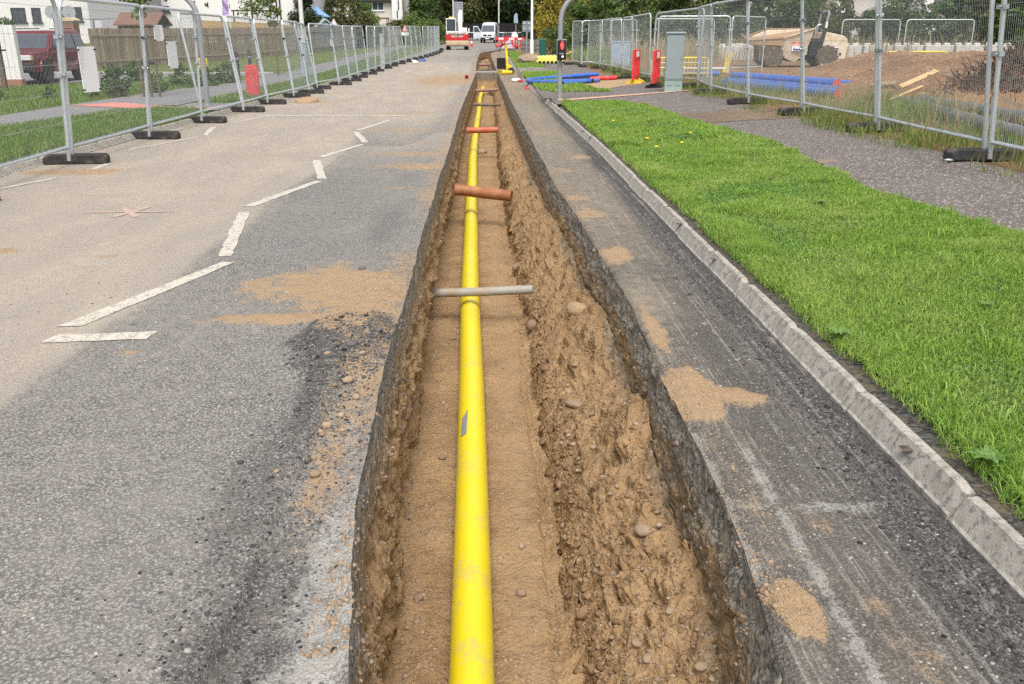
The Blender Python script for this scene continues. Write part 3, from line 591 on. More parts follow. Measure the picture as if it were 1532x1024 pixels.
HZ = zr(HX, HY) + hh - .09 + .10 * sst(hh, .03, .12) + (.12 * fbm(HX * 1.3, HY * 1.3, s=93) + .22 * np.abs(fbm(HX * 4.0, HY * 4.0, s=94)) + .06 * fbm(HX * 14, HY * 14, s=95)) * np.clip(hh * 4, 0, 1)
tag(grid('spoil_heap', np.stack([HX, HY, HZ], -1), M['heap'], kind=None), 'long mound of brown excavated earth beyond the right-hand mesh fence', 'earth mound')
# verge, footpath and island sheets laid over the land
def patch(name, poly, m, off, res=.12, edge=.06, zf=zr, s=0):
    poly = np.array(poly, float); x0, y0 = poly.min(0); x1, y1 = poly.max(0)
    nx = max(2, int((x1-x0)/res)); ny = max(2, int((y1-y0)/res)); gx, gy = np.meshgrid(np.linspace(x0, x1, nx), np.linspace(y0, y1, ny))
    cx = .25*(gx[:-1,:-1]+gx[1:,:-1]+gx[:-1,1:]+gx[1:,1:]); cy = .25*(gy[:-1,:-1]+gy[1:,:-1]+gy[:-1,1:]+gy[1:,1:])
    ins = inside(cx + edge*2*fbm(cx*3, cy*3, s=s+5), cy + edge*2*fbm(cx*3, cy*3, s=s+9), poly)
    i = np.arange(nx*ny).reshape(ny, nx); F = np.stack([i[:-1,:-1], i[:-1,1:], i[1:,1:], i[1:,:-1]], -1)[ins]
    V = np.stack([gx, gy, zf(gx, gy) + off], -1).reshape(-1, 3)
    us_, inv = np.unique(F, return_inverse=True)
    return from_mesh(name, np_mesh(name, V[us_], inv.reshape(-1, 4), None, True), m, kind='structure')
def inside(x, y, poly):
    r = np.zeros(np.shape(x), bool); n = len(poly)
    for a in range(n):
        (xa, ya), (xb, yb) = poly[a], poly[(a+1) % n]
        c = ((ya > y) != (yb > y)); r ^= c & (x < (xb-xa)*(y-ya)/((yb-ya) if yb != ya else 1e-9) + xa)
    return r
VERGE = [(1.80,-2),(1.79,14),(1.74,18),(1.66,21.4),(2.4,22.0),(3.1,21.2),(3.5,18.5),(3.55,16.0),(3.9,12.9),(3.62,8.3),(3.8,6.0),(3.9,-2)]
ISL = [(1.42,28.4),(1.8,26.4),(2.6,25.9),(3.4,25.1),(3.1,26.6),(2.9,29.5),(2.75,31.6),(2.4,34.2),(1.7,35.2),(1.36,36.5)]
ISL2 = [(1.32,37.2),(2.0,36.0),(2.75,35.2),(2.95,38.0),(2.9,40.6),(1.34,41.2)]
ISL3 = [(1.3,44.6),(2.6,44.8),(2.75,48),(2.3,56),(2.1,66),(1.9,76),(1.3,76)]
patch('footpath', [(1.48,21.3),(2.4,21.7),(2.9,20.6),(3.2,18),(3.25,-2.5),(5.35,-2.5),(5.3,20),(5.3,26),(4.7,31),(4.35,45),(4.3,64),(1.20,64),(1.22,46),(1.25,40),(1.34,32),(1.40,27),(1.45,24)], M['path'], .004, .16, .03, s=1)
patch('verge_edge', [(1.60,-2),(1.60,14),(1.56,18),(1.50,21),(1.70,21),(1.78,18),(1.86,14),(1.86,-2)], M['edge'], -.022, .05, .02, s=15)
patch('verge', VERGE, M['turf'], .012, .10, .05, s=2)
patch('grass_island', ISL, M['turf'], .012, .12, .08, s=3); patch('grass_island', ISL2, M['turf'], .012, .14, .08, s=4); patch('grass_island', ISL3, M['turf'], .012, .2, .08, s=5)
patch('dirt', [(2.95,28.2),(3.3,26.6),(4.7,28.3),(4.9,31.8),(3.3,33.2),(2.7,31.2)], M['silt'], .012, .12, .15, s=6)
patch('crossing_strip', [(1.68,22.55),(2.3,22.62),(5.3,23.75),(5.3,24.05),(1.68,22.95)], M['buff'], .016, .08, .02, s=7)
patch('dirt', [(3.6,15.3),(5.3,15.4),(5.3,17.6),(3.55,17.2)], M['dusty_path'], .010, .10, .22, s=8)
# a low excavated edge and kerb line where the access road comes in
kb = MB()
for (x0, y0, x1, y1) in ((1.3,41.6,2.9,41.9),(1.3,44.2,2.7,44.35)):
    kb.box(((x0+x1)/2, (y0+y1)/2, float(zr((x0+x1)/2, y0)) + .02), (x1-x0, .12, .12))
kb.build('kerb', M['kerb'], kind='structure')
# ---- land to the left
YL = np.concatenate([rows(1, 50, .02, .1), rows(51.2, 190, .03, 1)]); xo = np.concatenate([rows(.001, 5, .02, .12), np.arange(5.5, 110, 2.5)])
Xq = -6.07 - xo[None] * np.ones((len(YL), 1)); Yq = YL[:, None] * np.ones((1, len(xo)))
grid('ground', np.stack([Xq, Yq, zl(Xq, Yq) - .012 + .05 * fbm(Xq * .8, Yq * .8, s=96) * sst(-Xq, 10.8, 13)], -1)[:, ::-1], M['turf_dry'])
Yz = rows(150, 420, .06, 3); Xz = np.linspace(-260, 260, 60); gx, gy = np.meshgrid(Xz, Yz); grid('ground', np.stack([gx, gy, gz(gy) - .02 - .02 * 0 * gx], -1), M['turf'])
LP = [(-8.9,8),(-8.5,15.5),(-8.18,17.7),(-7.92,19.3),(-7.42,23.1),(-7.3,30),(-7.6,40),(-8.2,60),(-8.4,100),(-10.2,100),(-9.8,60),(-9.4,38),(-9.5,32),(-10.2,26),(-10.2,19),(-11,8)]
patch('footpath', LP, M['path2'], .006, .2, .03, zl, s=11)
patch('footpath', [(-7.42,20),(-6.09,20),(-6.09,22.2),(-7.4,22.4)], M['path2'], .008, .1, .01, zl, s=12)
patch('crossing_strip', [(-10.0,21.6),(-7.3,20.05),(-6.2,19.9),(-6.2,20.9),(-7.3,21.0),(-9.3,22.6)], M['tactile'], .014, .08, .015, zl, s=13)
patch('driveway', [(-30,32.8),(-16.0,32.0),(-13,38),(-9.6,38.6),(-9.3,36),(-9.3,41.2),(-14,41.6),(-18,43),(-30,44)], M['path2'], .010, .25, .05, zl, s=14)
kerb_stones('kerb', [(-9.9 - 1.0*t, 41.4 + .06*t, float(gz(41.5)) + .06) for t in np.arange(0, 12, .5)], None, h=.1, chip=False)
# ---- white zig-zag marks and edge line, thin sheets on the road
lines = empty('road_marking', kind='structure')
def mark(poly, o=.0045):
    p = [Vector((x, y, 0)) for x, y in poly]
    if p[1].x - p[0].x < .3: p[1] = p[0].lerp(p[1], .78); p[2] = p[3].lerp(p[2], .78)
    nu, nv = 5, max(2, int((p[3]-p[0]).length/.10)); V = []; F = []
    for i in range(nv+1):
        for j in range(nu+1):
            q = p[0].lerp(p[1], j/nu).lerp(p[3].lerp(p[2], j/nu), i/nv); jt = .022 * (vn([q.x*23],[q.y*23], s=3)[0]-.5)
            V.append((q.x + jt, q.y + jt, float(gz(q.y)) + .006*fbm([q.x*3],[q.y*3], s=1)[0] + o))
    for i in range(nv):
        for j in range(nu): a = i*(nu+1)+j; F.append((a, a+1, a+nu+2, a+nu+1))
    me = bpy.data.meshes.new('paint_stripe'); me.from_pydata(V, [], F); me.update(); from_mesh('paint_stripe', me, M['line'], lines)
for q in ([(-2.50,4.58),(-1.93,4.63),(-1.92,4.76),(-2.47,4.72)], [(-2.54,4.88),(-2.36,4.88),(-1.90,6.42),(-2.04,6.42)], [(-2.12,6.60),(-1.99,6.60),(-2.33,8.45),(-2.46,8.42)],
          [(-2.50,8.75),(-2.36,8.72),(-1.98,10.35),(-2.10,10.40)], [(-2.10,10.55),(-1.96,10.55),(-2.36,12.3),(-2.50,12.3)], [(-2.50,12.6),(-2.36,12.6),(-2.0,14.2),(-2.12,14.2)],
          [(-2.12,14.5),(-1.98,14.5),(-2.38,16.2),(-2.52,16.2)], [(-2.52,16.5),(-2.38,16.5),(-2.06,18.6),(-2.18,18.6)],
          [(-5.55,13.5),(-5.45,13.5),(-4.98,15.4),(-5.08,15.4)], [(-5.05,15.6),(-4.93,15.6),(-5.25,17.2),(-5.38,17.2)], [(-5.42,17.4),(-5.32,17.4),(-4.9,19.4),(-5.0,19.4)],
          [(-5.2,11.0),(-5.08,11.0),(-5.1,12.0),(-5.22,12.0)], [(-5.75,9.3),(-5.63,9.3),(-5.2,10.7),(-5.32,10.7)],
          [(-5.2,19.8),(-1.9,19.6),(-1.9,19.78),(-5.2,19.98)]): mark(q)
sprayed = empty('spray_mark', kind='structure')
_line = M['line']; M['line'] = M['spray_red']; _ls = lines; lines = sprayed
for q in ([(-3.95,8.42),(-3.1,8.45),(-3.1,8.50),(-3.95,8.47)], [(-3.62,8.2),(-3.52,8.2),(-3.38,8.72),(-3.46,8.72)], [(-3.40,8.2),(-3.30,8.22),(-3.62,8.70),(-3.70,8.68)]): mark(q)
M['line'] = _line; lines = _ls
# ================================================================== grass and loose stones (nobody could count them)
def blades(name, X, Y, Zb, hgt, wid, m, lean=.5, s=1, up=None):
    n = len(X); r = np.random.default_rng(s); a = r.uniform(0, 2*np.pi, n); h = hgt * r.uniform(.55, 1.25, n); wd = wid * r.uniform(.7, 1.3, n); ln = lean * r.uniform(.1, 1.0, n) * h; b = r.uniform(0, 2*np.pi, n)
    dx, dy = np.cos(a)*wd/2, np.sin(a)*wd/2; lx, ly = np.cos(b)*ln, np.sin(b)*ln
    V = np.empty((n, 5, 3), np.float32)
    V[:,0] = np.stack([X-dx, Y-dy, Zb], -1); V[:,1] = np.stack([X+dx, Y+dy, Zb], -1)
    V[:,2] = np.stack([X+dx*.8+lx*.35, Y+dy*.8+ly*.35, Zb+h*.62], -1); V[:,3] = np.stack([X-dx*.8+lx*.35, Y-dy*.8+ly*.35, Zb+h*.62], -1)
    V[:,4] = np.stack([X+lx, Y+ly, Zb+h*np.sqrt(np.maximum(.15, 1-(ln/h)**2*.5))], -1)
    i = np.arange(n)[:, None]*5
    return from_mesh(name, np_mesh(name, V.reshape(-1,3), [i+np.array([[0,1,2,3]]), i+np.array([[3,2,4]])]), m, kind='stuff')
def scatter(poly, n, dens, s):
    r = np.random.default_rng(s); poly = np.array(poly); x0, y0 = poly.min(0); x1, y1 = poly.max(0)
    X = r.uniform(x0, x1, n); Y = r.uniform(y0, y1, n); k = inside(X + .12*fbm(X*4, Y*4, s=s), Y, poly)
    if dens is not None: k &= r.uniform(0, 1, n) < dens(X, Y)
    return X[k], Y[k]
VG = [(1.70,1.2),(1.70,14),(1.66,18),(1.66,21.6),(2.4,22.1),(3.15,21.2),(3.5,18.5),(3.58,16.0),(3.9,12.9),(3.66,8.3),(3.84,6.0),(4.0,4.2),(4.0,1.2)]
bare = lambda X, Y: 1 - .97 * ell(X, Y, 3.3, 8.7, .16, .14, .5) - .9 * (1 - sst(X + .08 * fbm(Y * 2.2, X * 1, s=97) - xk(Y), .12, .20)) * sst(vn(Y * .8, X * 0, s=96), .0, .2)
X, Y = scatter([p for p in VG if p[1] < 7] + [(1.74, 7.0)], 1, None, 1)
A1 = [(1.70,1.2),(1.70,6.5),(3.8,6.5),(4.0,4.2),(4.0,1.2)]; X1, Y1 = scatter(A1, 150000, lambda X, Y: bare(X, Y), 2)
A2 = [(1.70,6.5),(1.68,12.5),(3.9,12.5),(3.62,8.3),(3.8,6.5)]; X2, Y2 = scatter(A2, 110000, lambda X, Y: bare(X, Y), 3)
A3 = [(1.68,12.5),(1.66,18),(1.66,21.6),(2.4,22.1),(3.15,21.2),(3.5,18.5),(3.56,16.0),(3.9,12.5)]; X3, Y3 = scatter(A3, 70000, bare, 4)
for i, (X, Y, h, wd) in enumerate(((X1,Y1,.034,.0040),(X2,Y2,.037,.0060),(X3,Y3,.043,.011))):
    tuft = .85 + 1.6 * sst(fbm(X * 2.1, Y * 1.9, s=98), .06, .26) + .5 * fbm(X * .9, Y * .7, s=99) + .7 * (1 - sst(X - xk(Y), .28, .5))
    zb_ = zr(X, Y) + .008 - .04 * (1 - sst(X - xk(Y), .10, .2)); blades('grass', X, Y, zb_, h * tuft, wd, M['blade'], 1.5, 11 + i)
    q = rng.uniform(0, 1, len(X)) < .055 + .25 * sst(fbm(X * .8, Y * .6, s=207), .10, .25); blades('dead_grass', X[q] + .01, Y[q], zb_[q], h * tuft[q] * .95, wd * .8, M['dry'], 1.3, 15 + i)
    q = rng.uniform(0, 1, len(X)) < .22 * sst(fbm(X * 1.4, Y * 1.2, s=209), .02, .2); blades('clover', X[q], Y[q] + .01, zb_[q] + h * .3, h * .55, wd * 3.2, M['clover'], 1.6, 19 + i)
for i, (pg, n) in enumerate(((ISL, 9000), (ISL2, 7000), (ISL3, 12000))):
    X, Y = scatter(pg, n, None, 30 + i); blades('grass', X, Y, zr(X, Y) + .008, .09, .022, M['blade'], .8, 33 + i)
# coarse longer clumps standing in the lawn
cx_ = rng.uniform(1.75, 3.75, 150); cy_ = 1.6 + 19 * rng.uniform(0, 1, 150) ** 1.5; cx_[:40] = 1.74 + rng.uniform(0, .12, 40)
X = np.repeat(cx_, 110) + rng.normal(0, .055, 150 * 110); Y = np.repeat(cy_, 110) + rng.normal(0, .07, 150 * 110); k = inside(X, Y, np.array(VG)); X, Y = X[k], Y[k]
blades('grass_clumps', X, Y, zr(X, Y) + .005 - .03 * (1 - sst(X - xk(Y), .10, .2)), .095 * (1 - .02 * Y), .0042 + .0004 * Y, M['blade'], 1.5, 117)
# left verge and the far lawns
X, Y = scatter([(-6.15,8),(-6.15,19.6),(-7.3,20.0),(-7.92,19.2),(-8.18,17.6),(-8.6,15.3),(-9.2,8)], 60000, None, 40); blades('grass', X, Y, zl(X, Y) - .01, .13 * (1 + .6 * fbm(X * 1.5, Y * 1.5, s=7)), .016, M['blade_far'], .8, 41)
X, Y = scatter([(-6.15,22.4),(-6.15,60),(-8.0,60),(-7.5,40),(-7.3,23)], 26000, None, 42); blades('grass', X, Y, zl(X, Y) - .01, .12, .028, M['blade_far'], .8, 43)
X, Y = scatter([(-10.3,17),(-10.3,26),(-9.6,32),(-10.5,36),(-15,31),(-20,27),(-16,17)], 26000, None, 44); blades('grass', X, Y, zl(X, Y) - .01, .11, .024, M['blade_far'], .8, 45)
# weeds under and behind the right fence
def weeds(poly, n, hgt, wid, m, s, lean=.8, name='weeds'):
    X, Y = scatter(poly, n, lambda X, Y: sst(fbm(X * 1.1, Y * .8, s=s) + .5, .32, .7), s); blades(name, X, Y, zsite(X, Y) - .02, hgt * (.6 + 1.2 * vn(X * 1.4, Y * 1.4, s=s + 1)), wid, m, lean, s + 2)
WP = [(5.45,6),(5.35,14),(5.35,21),(5.3,27),(5.0,33),(4.8,45),(5.6,45),(5.9,33),(6.6,26),(7.4,18),(7.6,13),(7.4,6)]
weeds(WP, 26000, .27, .011, M['weed'], 50); weeds(WP, 6500, .46, .006, M['dry'], 53, .6, 'dry_grass')
weeds([(4.95,15),(5.0,8),(5.5,8),(5.5,30),(5.0,38),(4.6,38),(4.9,28)], 9000, .16, .010, M['weed'], 56, 1.0)
weeds([(7.4,13),(8.6,13),(9.2,20),(8.4,22),(7.4,20)], 2600, .28, .008, M['dry'], 59, .7, 'dry_grass')
weeds([(7,44),(40,60),(46,64),(46,74),(7,70)], 16000, .9, .05, M['dry'], 62, .5, 'dry_grass')
weeds([(4.6,44),(7,44),(9,60),(4.6,60)], 5000, .5, .04, M['weed'], 65, .7)
# loose gravel and chippings: pebble meshes joined per kind
def pebble(k, n=6):
    r = np.random.default_rng(k); bm = bmesh.new(); bmesh.ops.create_icosphere(bm, subdivisions=1, radius=.5)
    V = np.array([v.co[:] for v in bm.verts]); F = np.array([[v.index for v in f.verts] for f in bm.faces]); bm.free()
    V *= 1 + .32 * (r.uniform(size=(len(V), 1)) - .5); V *= np.array([1, r.uniform(.65, .95), r.uniform(.42, .68)]); return V, F
PEB = [pebble(k) for k in range(8)]
def gravel(name, P, size, m, s):
    r = np.random.default_rng(s); Vs = []; Fs = []; b = 0; n = len(P); ks = r.integers(0, 8, n)
    for k in range(8):
        q = P[ks == k]; 
        if not len(q): continue
        V, F = PEB[k]; a = r.uniform(0, 6.28, len(q)); sz = size * np.exp(r.normal(0, .42, len(q)))
        c, sn = np.cos(a)[:,None], np.sin(a)[:,None]; tz = r.uniform(-.4,.4,len(q))[:,None]
        x = V[None,:,0]*c - V[None,:,1]*sn; y = V[None,:,0]*sn + V[None,:,1]*c; z = V[None,:,2] + tz*V[None,:,0]
        W = np.stack([x, y, z], -1)*sz[:,None,None] + q[:,None,:]; Vs.append(W.reshape(-1,3)); Fs.append((F[None] + (b + np.arange(len(q))*len(V))[:,None,None]).reshape(-1,3)); b += len(q)*len(V)
    return from_mesh(name, np_mesh(name, np.concatenate(Vs), np.concatenate(Fs)), m, kind='stuff')
# dropping points on the built ground by ray casts
dg = bpy.context.evaluated_depsgraph_get(); dg.update()
GROUND = [o for o in sc.objects if o.type == 'MESH' and o.name.split('.')[0] in ('road', 'trench', 'planed_roadside_strip', 'spoil_heap')]
from mathutils.bvhtree import BVHTree
BV = [BVHTree.FromObject(o, dg) for o in GROUND]
def drop(x, y):
    z = None
    for b in BV:
        h = b.ray_cast(Vector((x, y, 6)), Vector((0, 0, -1)))
        if h[0] is not None and (z is None or h[0].z > z): z = h[0].z
    return z
def dropped(X, Y, sink=0.):
    return np.array([(x, y, z - sink) for x, y in zip(X, Y) for z in [drop(x, y)] if z is not None])
r_ = np.random.default_rng(77)
Y = 2.2 + 20 * r_.uniform(0, 1, 5200) ** 2.0; X = r_.uniform(-.5, .85, 5200); k = np.abs(X - np.interp(Y, PIPE_Y, PIPE_X)) > .10
gravel('gravel', dropped(X[k], Y[k]), .013, M['stone'], 78)
Y = 2.2 + 9 * r_.uniform(0, 1, 1500) ** 1.6; X = r_.uniform(.38, .82, 1500); gravel('gravel', dropped(X, Y), .014, M['stone'], 79)
Y = r_.uniform(2.9, 6.6, 900); X = xl(Y) - np.abs(r_.normal(0, .12, 900)) - .015; gravel('gravel', dropped(X, Y), .013, M['stone'], 80)
Y = 2.0 + 8 * r_.uniform(0, 1, 900) ** 2; X = r_.uniform(-.55, -.3, 900); gravel('gravel', dropped(X, Y), .015, M['stone'], 84)
th = r_.uniform(0, 6.28, 1500); rr = np.sqrt(r_.uniform(0, 1, 1500)); gravel('asphalt_crumbs', dropped(-.80 + .33*rr*np.cos(th), 4.5 + .55*rr*np.sin(th)), .0125, M['chip'], 81)
Y = r_.uniform(1.4, 4.4, 3600); X = -.78 + r_.normal(0, .13, 3600); gravel('asphalt_crumbs', dropped(X, Y), .010, M['chip'], 82)
Y = 1.4 + 7 * r_.uniform(0, 1, 5000) ** 1.5; X = xk(Y) - .04 - np.abs(r_.normal(0, .11, 5000)); gravel('asphalt_crumbs', dropped(X, Y), .011, M['chip'], 83)
Y = 1.4 + 5 * r_.uniform(0, 1, 6500) ** 1.5; X = r_.uniform(-3.2, -.7, 6500); gravel('loose_chippings', dropped(X, Y, .001), .0085, M['chip2'], 85)
Y = 1.5 + 7 * r_.uniform(0, 1, 2600) ** 1.5; X = r_.uniform(.8, 1.5, 2600); gravel('loose_chippings', dropped(X, Y, .001), .0075, M['chip2'], 86)
for (cx, cy, rx, ry, n, sz) in ((.95,3.78,.14,.26,700,.007),(1.1,3.72,.14,.1,250,.006),(.88,2.12,.075,.13,500,.007)):
    th = r_.uniform(0, 6.28, n); rr = np.sqrt(r_.uniform(0, 1, n)); gravel('sand_crumbs', dropped(cx + rx*rr*np.cos(th), cy + ry*rr*np.sin(th)), sz, M['silt'], 87)
Y = r_.uniform(17, 33, 900); X = r_.uniform(8.5, 17, 900); gravel('rubble', dropped(X, Y), .07, M['stone'], 88)
Y = 1.5 + 14 * r_.uniform(0, 1, 2500) ** 1.5; X = xk(Y) + .10 + np.abs(r_.normal(0, .07, 2500)); gravel('soil_crumbs', np.stack([X, Y, zr(X, Y) - .03 - .05*(1 - sst(X - xk(Y), .1, .3))], -1), .014, M['chip'], 89)
n = 2600; X = -.95 + r_.normal(0, .33, n); Y = 5.5 + r_.normal(0, .42, n); gravel('sand_crumbs', dropped(X, Y), .007, M['silt'], 90)
n = 1500; Y = r_.uniform(2.2, 4.6, n); X = xr(Y) + np.abs(r_.normal(0, .12, n)); gravel('sand_crumbs', dropped(X, Y), .006, M['silt'], 91)
n = 1600; Y = 2.2 + 8 * r_.uniform(0, 1, n) ** 1.5; X = np.interp(Y, [2, 5, 8, 12], [.40, .40, .34, .26]) + r_.normal(0, .05, n); gravel('soil_clods', dropped(X, Y), .024, M['clod'], 92)
n = 2200; Y = 2.2 + 8 * r_.uniform(0, 1, n) ** 1.5; X = r_.uniform(.36, .78, n); gravel('soil_clods', dropped(X, Y), .014, M['clod'], 93)
# ================================================================== things in and beside the trench
ORD = ['first','second','third','fourth','fifth','sixth','seventh','eighth','ninth','tenth','eleventh','twelfth','thirteenth','fourteenth','fifteenth','sixteenth','seventeenth','eighteenth','nineteenth','twentieth','twenty-first','twenty-second','twenty-third','twenty-fourth','twenty-fifth','twenty-sixth','twenty-seventh','twenty-eighth','twenty-ninth','thirtieth','thirty-first','thirty-second']
yy = np.concatenate([np.linspace(.95, 26, 60), np.linspace(26.5, 44.2, 40)])
pipe_pts = [(float(np.interp(y, PIPE_Y, PIPE_X)) + .004*math.sin(y*1.3), float(y), float(np.interp(y, PIPE_Y, PIPE_Z)) + float(gz(y))) for y in yy]
def sm(p):
    q = [Vector(a) for a in p]
    for _ in range(10): q = [q[0]] + [(q[i-1] + q[i]*2 + q[i+1])/4 for i in range(1, len(q)-1)] + [q[-1]]
    return q
gp = empty('gas_pipe', (0,0,0), 0, 'long bright yellow plastic pipe laid along the trench floor', 'pipe')
MB().tube(sm(pipe_pts), .09, 40).build('pipe_run', M['yellow_pipe'], gp, smooth=True)
for y0, nm in ((8.02, 'welded_joint'), (15.1, 'welded_joint'), (24.6, 'welded_joint')):
    px, pz = np.interp(y0, PIPE_Y, PIPE_X), np.interp(y0, PIPE_Y, PIPE_Z)
    MB().tube([(px, y0-.016, pz), (px, y0+.016, pz)], .0925, 40).build(nm, M['yellow_pipe'], gp, smooth=True)
st = MB(); n = 8                                              # grey tape label curved round the pipe's shoulder
px, pz = np.interp(5.05, PIPE_Y, PIPE_X), -.79
vs = []; fs = []
for i in range(n+1):
    a = R(108 + 26*i/n)
    for y in (4.86, 5.22): vs.append((px + .0915*math.cos(a), y, pz + .0915*math.sin(a)))
for i in range(n): fs.append((2*i, 2*i+1, 2*i+3, 2*i+2))
st.add(vs, fs).build('tape_label', M['tape'], gp, smooth=True)
MB().tube(sm([(-.62,45.9,-.5),(-.6,47,-.42),(-.55,49,-.25),(-.52,51,-.3)]), .09, 12).build('gas_pipe_end', M['yellow_pipe'], gp, smooth=True)
def cross_pipe(p, q, r, m, label, name='service_pipe', hollow=False, n=24):
    t = empty(name, p, 0, label, 'pipe'); d = Vector(q) - Vector(p)
    MB().tube([(0,0,0), d*.5 + Vector((0,0,-.004)), d], r, n).build('pipe_barrel', m, t, smooth=True)
    return t
cross_pipe((-.62,7.72,-.625), (.36,7.55,-.545), .040, M['grey_pipe'], 'slim grey plastic pipe crossing over the yellow pipe, nearest of the crossings')
t = cross_pipe((-.50,12.1,-.38), (.26,11.9,-.44), .076, M['clay'], 'thick terracotta clay drain crossing the trench above the yellow pipe')
MB().tube([(-.02,0,.002),(.05,-.006,-.004)], .082, 24).build('collar', M['clay'], t, smooth=True)
cross_pipe((-.55,19.3,-.27), (.13,19.3,-.26), .062, M['orange_pipe'], 'orange red duct crossing the trench beyond the terracotta drain')
cross_pipe((-.55,27.0,-.25), (.26,26.9,-.26), .045, M['dark_pipe'], 'dark rusty pipe crossing where the yellow pipe bends')
cross_pipe((-.60,34.3,-.24), (.22,34.3,-.20), .058, M['pink_pipe'], 'dusty pink duct crossing the trench near its far end wall')
cross_pipe((-.95,55.0,-.15), (-.02,55.2,-.12), .07, M['dark_pipe'], 'brown pipe crossing the farther trench behind the asphalt bridge')
cross_pipe((-.95,62.0,-.02), (-.04,62.0,.0), .09, M['pink_pipe'], 'reddish duct crossing the far end of the second trench')
# concrete lump under the orange duct, dark boards at trench ends
def rock(name, loc, size, label, group=None, m=None, k=0, parent=None, cat='stone'):
    bm = bmesh.new(); bmesh.ops.create_icosphere(bm, subdivisions=3, radius=.5)
    r = np.random.default_rng(k); V = np.array([v.co[:] for v in bm.verts]); q = r.uniform(0, 50, 3)
    f = 1 + .5*fbm(V[:,0]*1.7+q[0], V[:,1]*1.7+q[1], V[:,2]*1.7+q[2], s=k) + .12*fbm(V[:,0]*6+q[0], V[:,1]*6, V[:,2]*6, s=k)
    V = V*f[:,None]*np.array(size)
    for v, c in zip(bm.verts, V): v.co = c
    me = bpy.data.meshes.new(name); bm.to_mesh(me); bm.free(); me.polygons.foreach_set('use_smooth', np.ones(len(me.polygons), bool))
    o = from_mesh(name, me, m or M['stone'], parent, loc); o.rotation_euler = (r.uniform(-.2,.2), r.uniform(-.2,.2), r.uniform(0,6.28)); return tag(o, label, cat, group)
def on(x, y, h, nm, size, label, group=None, k=0, m=None):
    z = drop(x, y); return rock(nm, (x, y, z + size[2]*h), size, label, group, m, k)
on(-.185, 4.02, .3, 'stone', (.085,.065,.055), 'rounded brown cobble on the trench floor left of the yellow pipe', None, 1)
on(-.165, 3.62, .3, 'stone', (.05,.045,.04), 'small dark round stone below the cobble, left of the yellow pipe', None, 2)
on(-.255, 2.83, .3, 'stone', (.06,.05,.03), 'flat pale stone on the trench floor, closest to the camera on the left', None, 3)
on(.27, 9.3, .35, 'stone', (.10,.16,.09), 'oval tan stone at the foot of the bench, past the grey crossing pipe', None, 4)
on(.34, 7.2, .4, 'stone', (.11,.10,.11), 'lumpy tan boulder in the bench beside the end of the grey crossing pipe', None, 5)
on(.66, 6.5, .05, 'clay_lump', (.15,.20,.13), 'big rounded lump of tan clay against the right asphalt face', None, 6, M['silt'])
on(.52, 5.1, .25, 'stone', (.17,.08,.05), 'long flat pale stone set in the soil bench mid slope', None, 7)
on(.66, 3.35, .3, 'stone', (.09,.08,.06), 'angular pale stone in the bench close to the right wall', None, 8)
for i, (x, y, s) in enumerate(((-.72,4.02,.055),(-.77,3.92,.03),(-.735,3.5,.045),(-.74,3.42,.03),(-.70,3.05,.045),(-.69,3.62,.035),(-.66,3.45,.03),(-.71,3.85,.03),(-.735,3.2,.03),(-.68,4.25,.035),(-.65,3.8,.04))):
    on(x, y, .35, 'pebble', (s, s*.85, s*.65), 'small tan pebble lying in the dirt left of the trench edge', 'pebbles along the left trench edge', 20+i)
r5 = np.random.default_rng(5)
for i in range(34):
    y = 2.35 + 4.2*r5.uniform()**1.6; x = r5.uniform(.45, .74); s = r5.uniform(.018, .040)
    on(x, y, .25, 'pebble', (s*1.3, s, s*.7), 'small tan pebble bedded in the soil bench right of the pipe', 'pebbles in the soil bench', 40+i)
for i in range(12):
    y = r5.uniform(3.2, 8); x = r5.choice([r5.uniform(-.4,-.2), r5.uniform(.08,.3)]); s = r5.uniform(.02, .045)
    if abs(x - np.interp(y, PIPE_Y, PIPE_X)) > .12: on(x, y, .3, 'pebble', (s*1.2, s, s*.7), 'small stone loose on the trench floor', 'pebbles on the trench floor', 80+i)
for (x, y, s, k) in ((-.75,4.35,.06,1),(-.64,4.62,.05,2),(-.95,6.15,.05,3)):
    on(x, y, .3, 'asphalt_lump', (s*1.2, s, s*.6), ['', 'black asphalt crumb at the foot of the dark tar pile', 'dark asphalt crumb between the tar pile and the trench edge', 'dark asphalt crumb on the orange sand patch'][k], None, 95+k, M['chip'])
on(-.22, 20.4, .1, 'stone_lump', (.24,.2,.16), 'pale stone lump behind the orange duct in the trench', None, 99, M['stone'])
on(-.30, 41.6, .1, 'stone_lump', (.42,.3,.34), 'brown stone lump by the trench end wall, left one', None, 100, M['stone'])
on(.10, 41.3, .1, 'stone_lump', (.46,.3,.46), 'brown stone lump by the trench end wall, right one', None, 101, M['stone'])
on(-.25, 66, .4, 'stone_lump', (.5,.4,.4), 'brown stone lump at the end of the farther trench', None, 102, M['stone'])
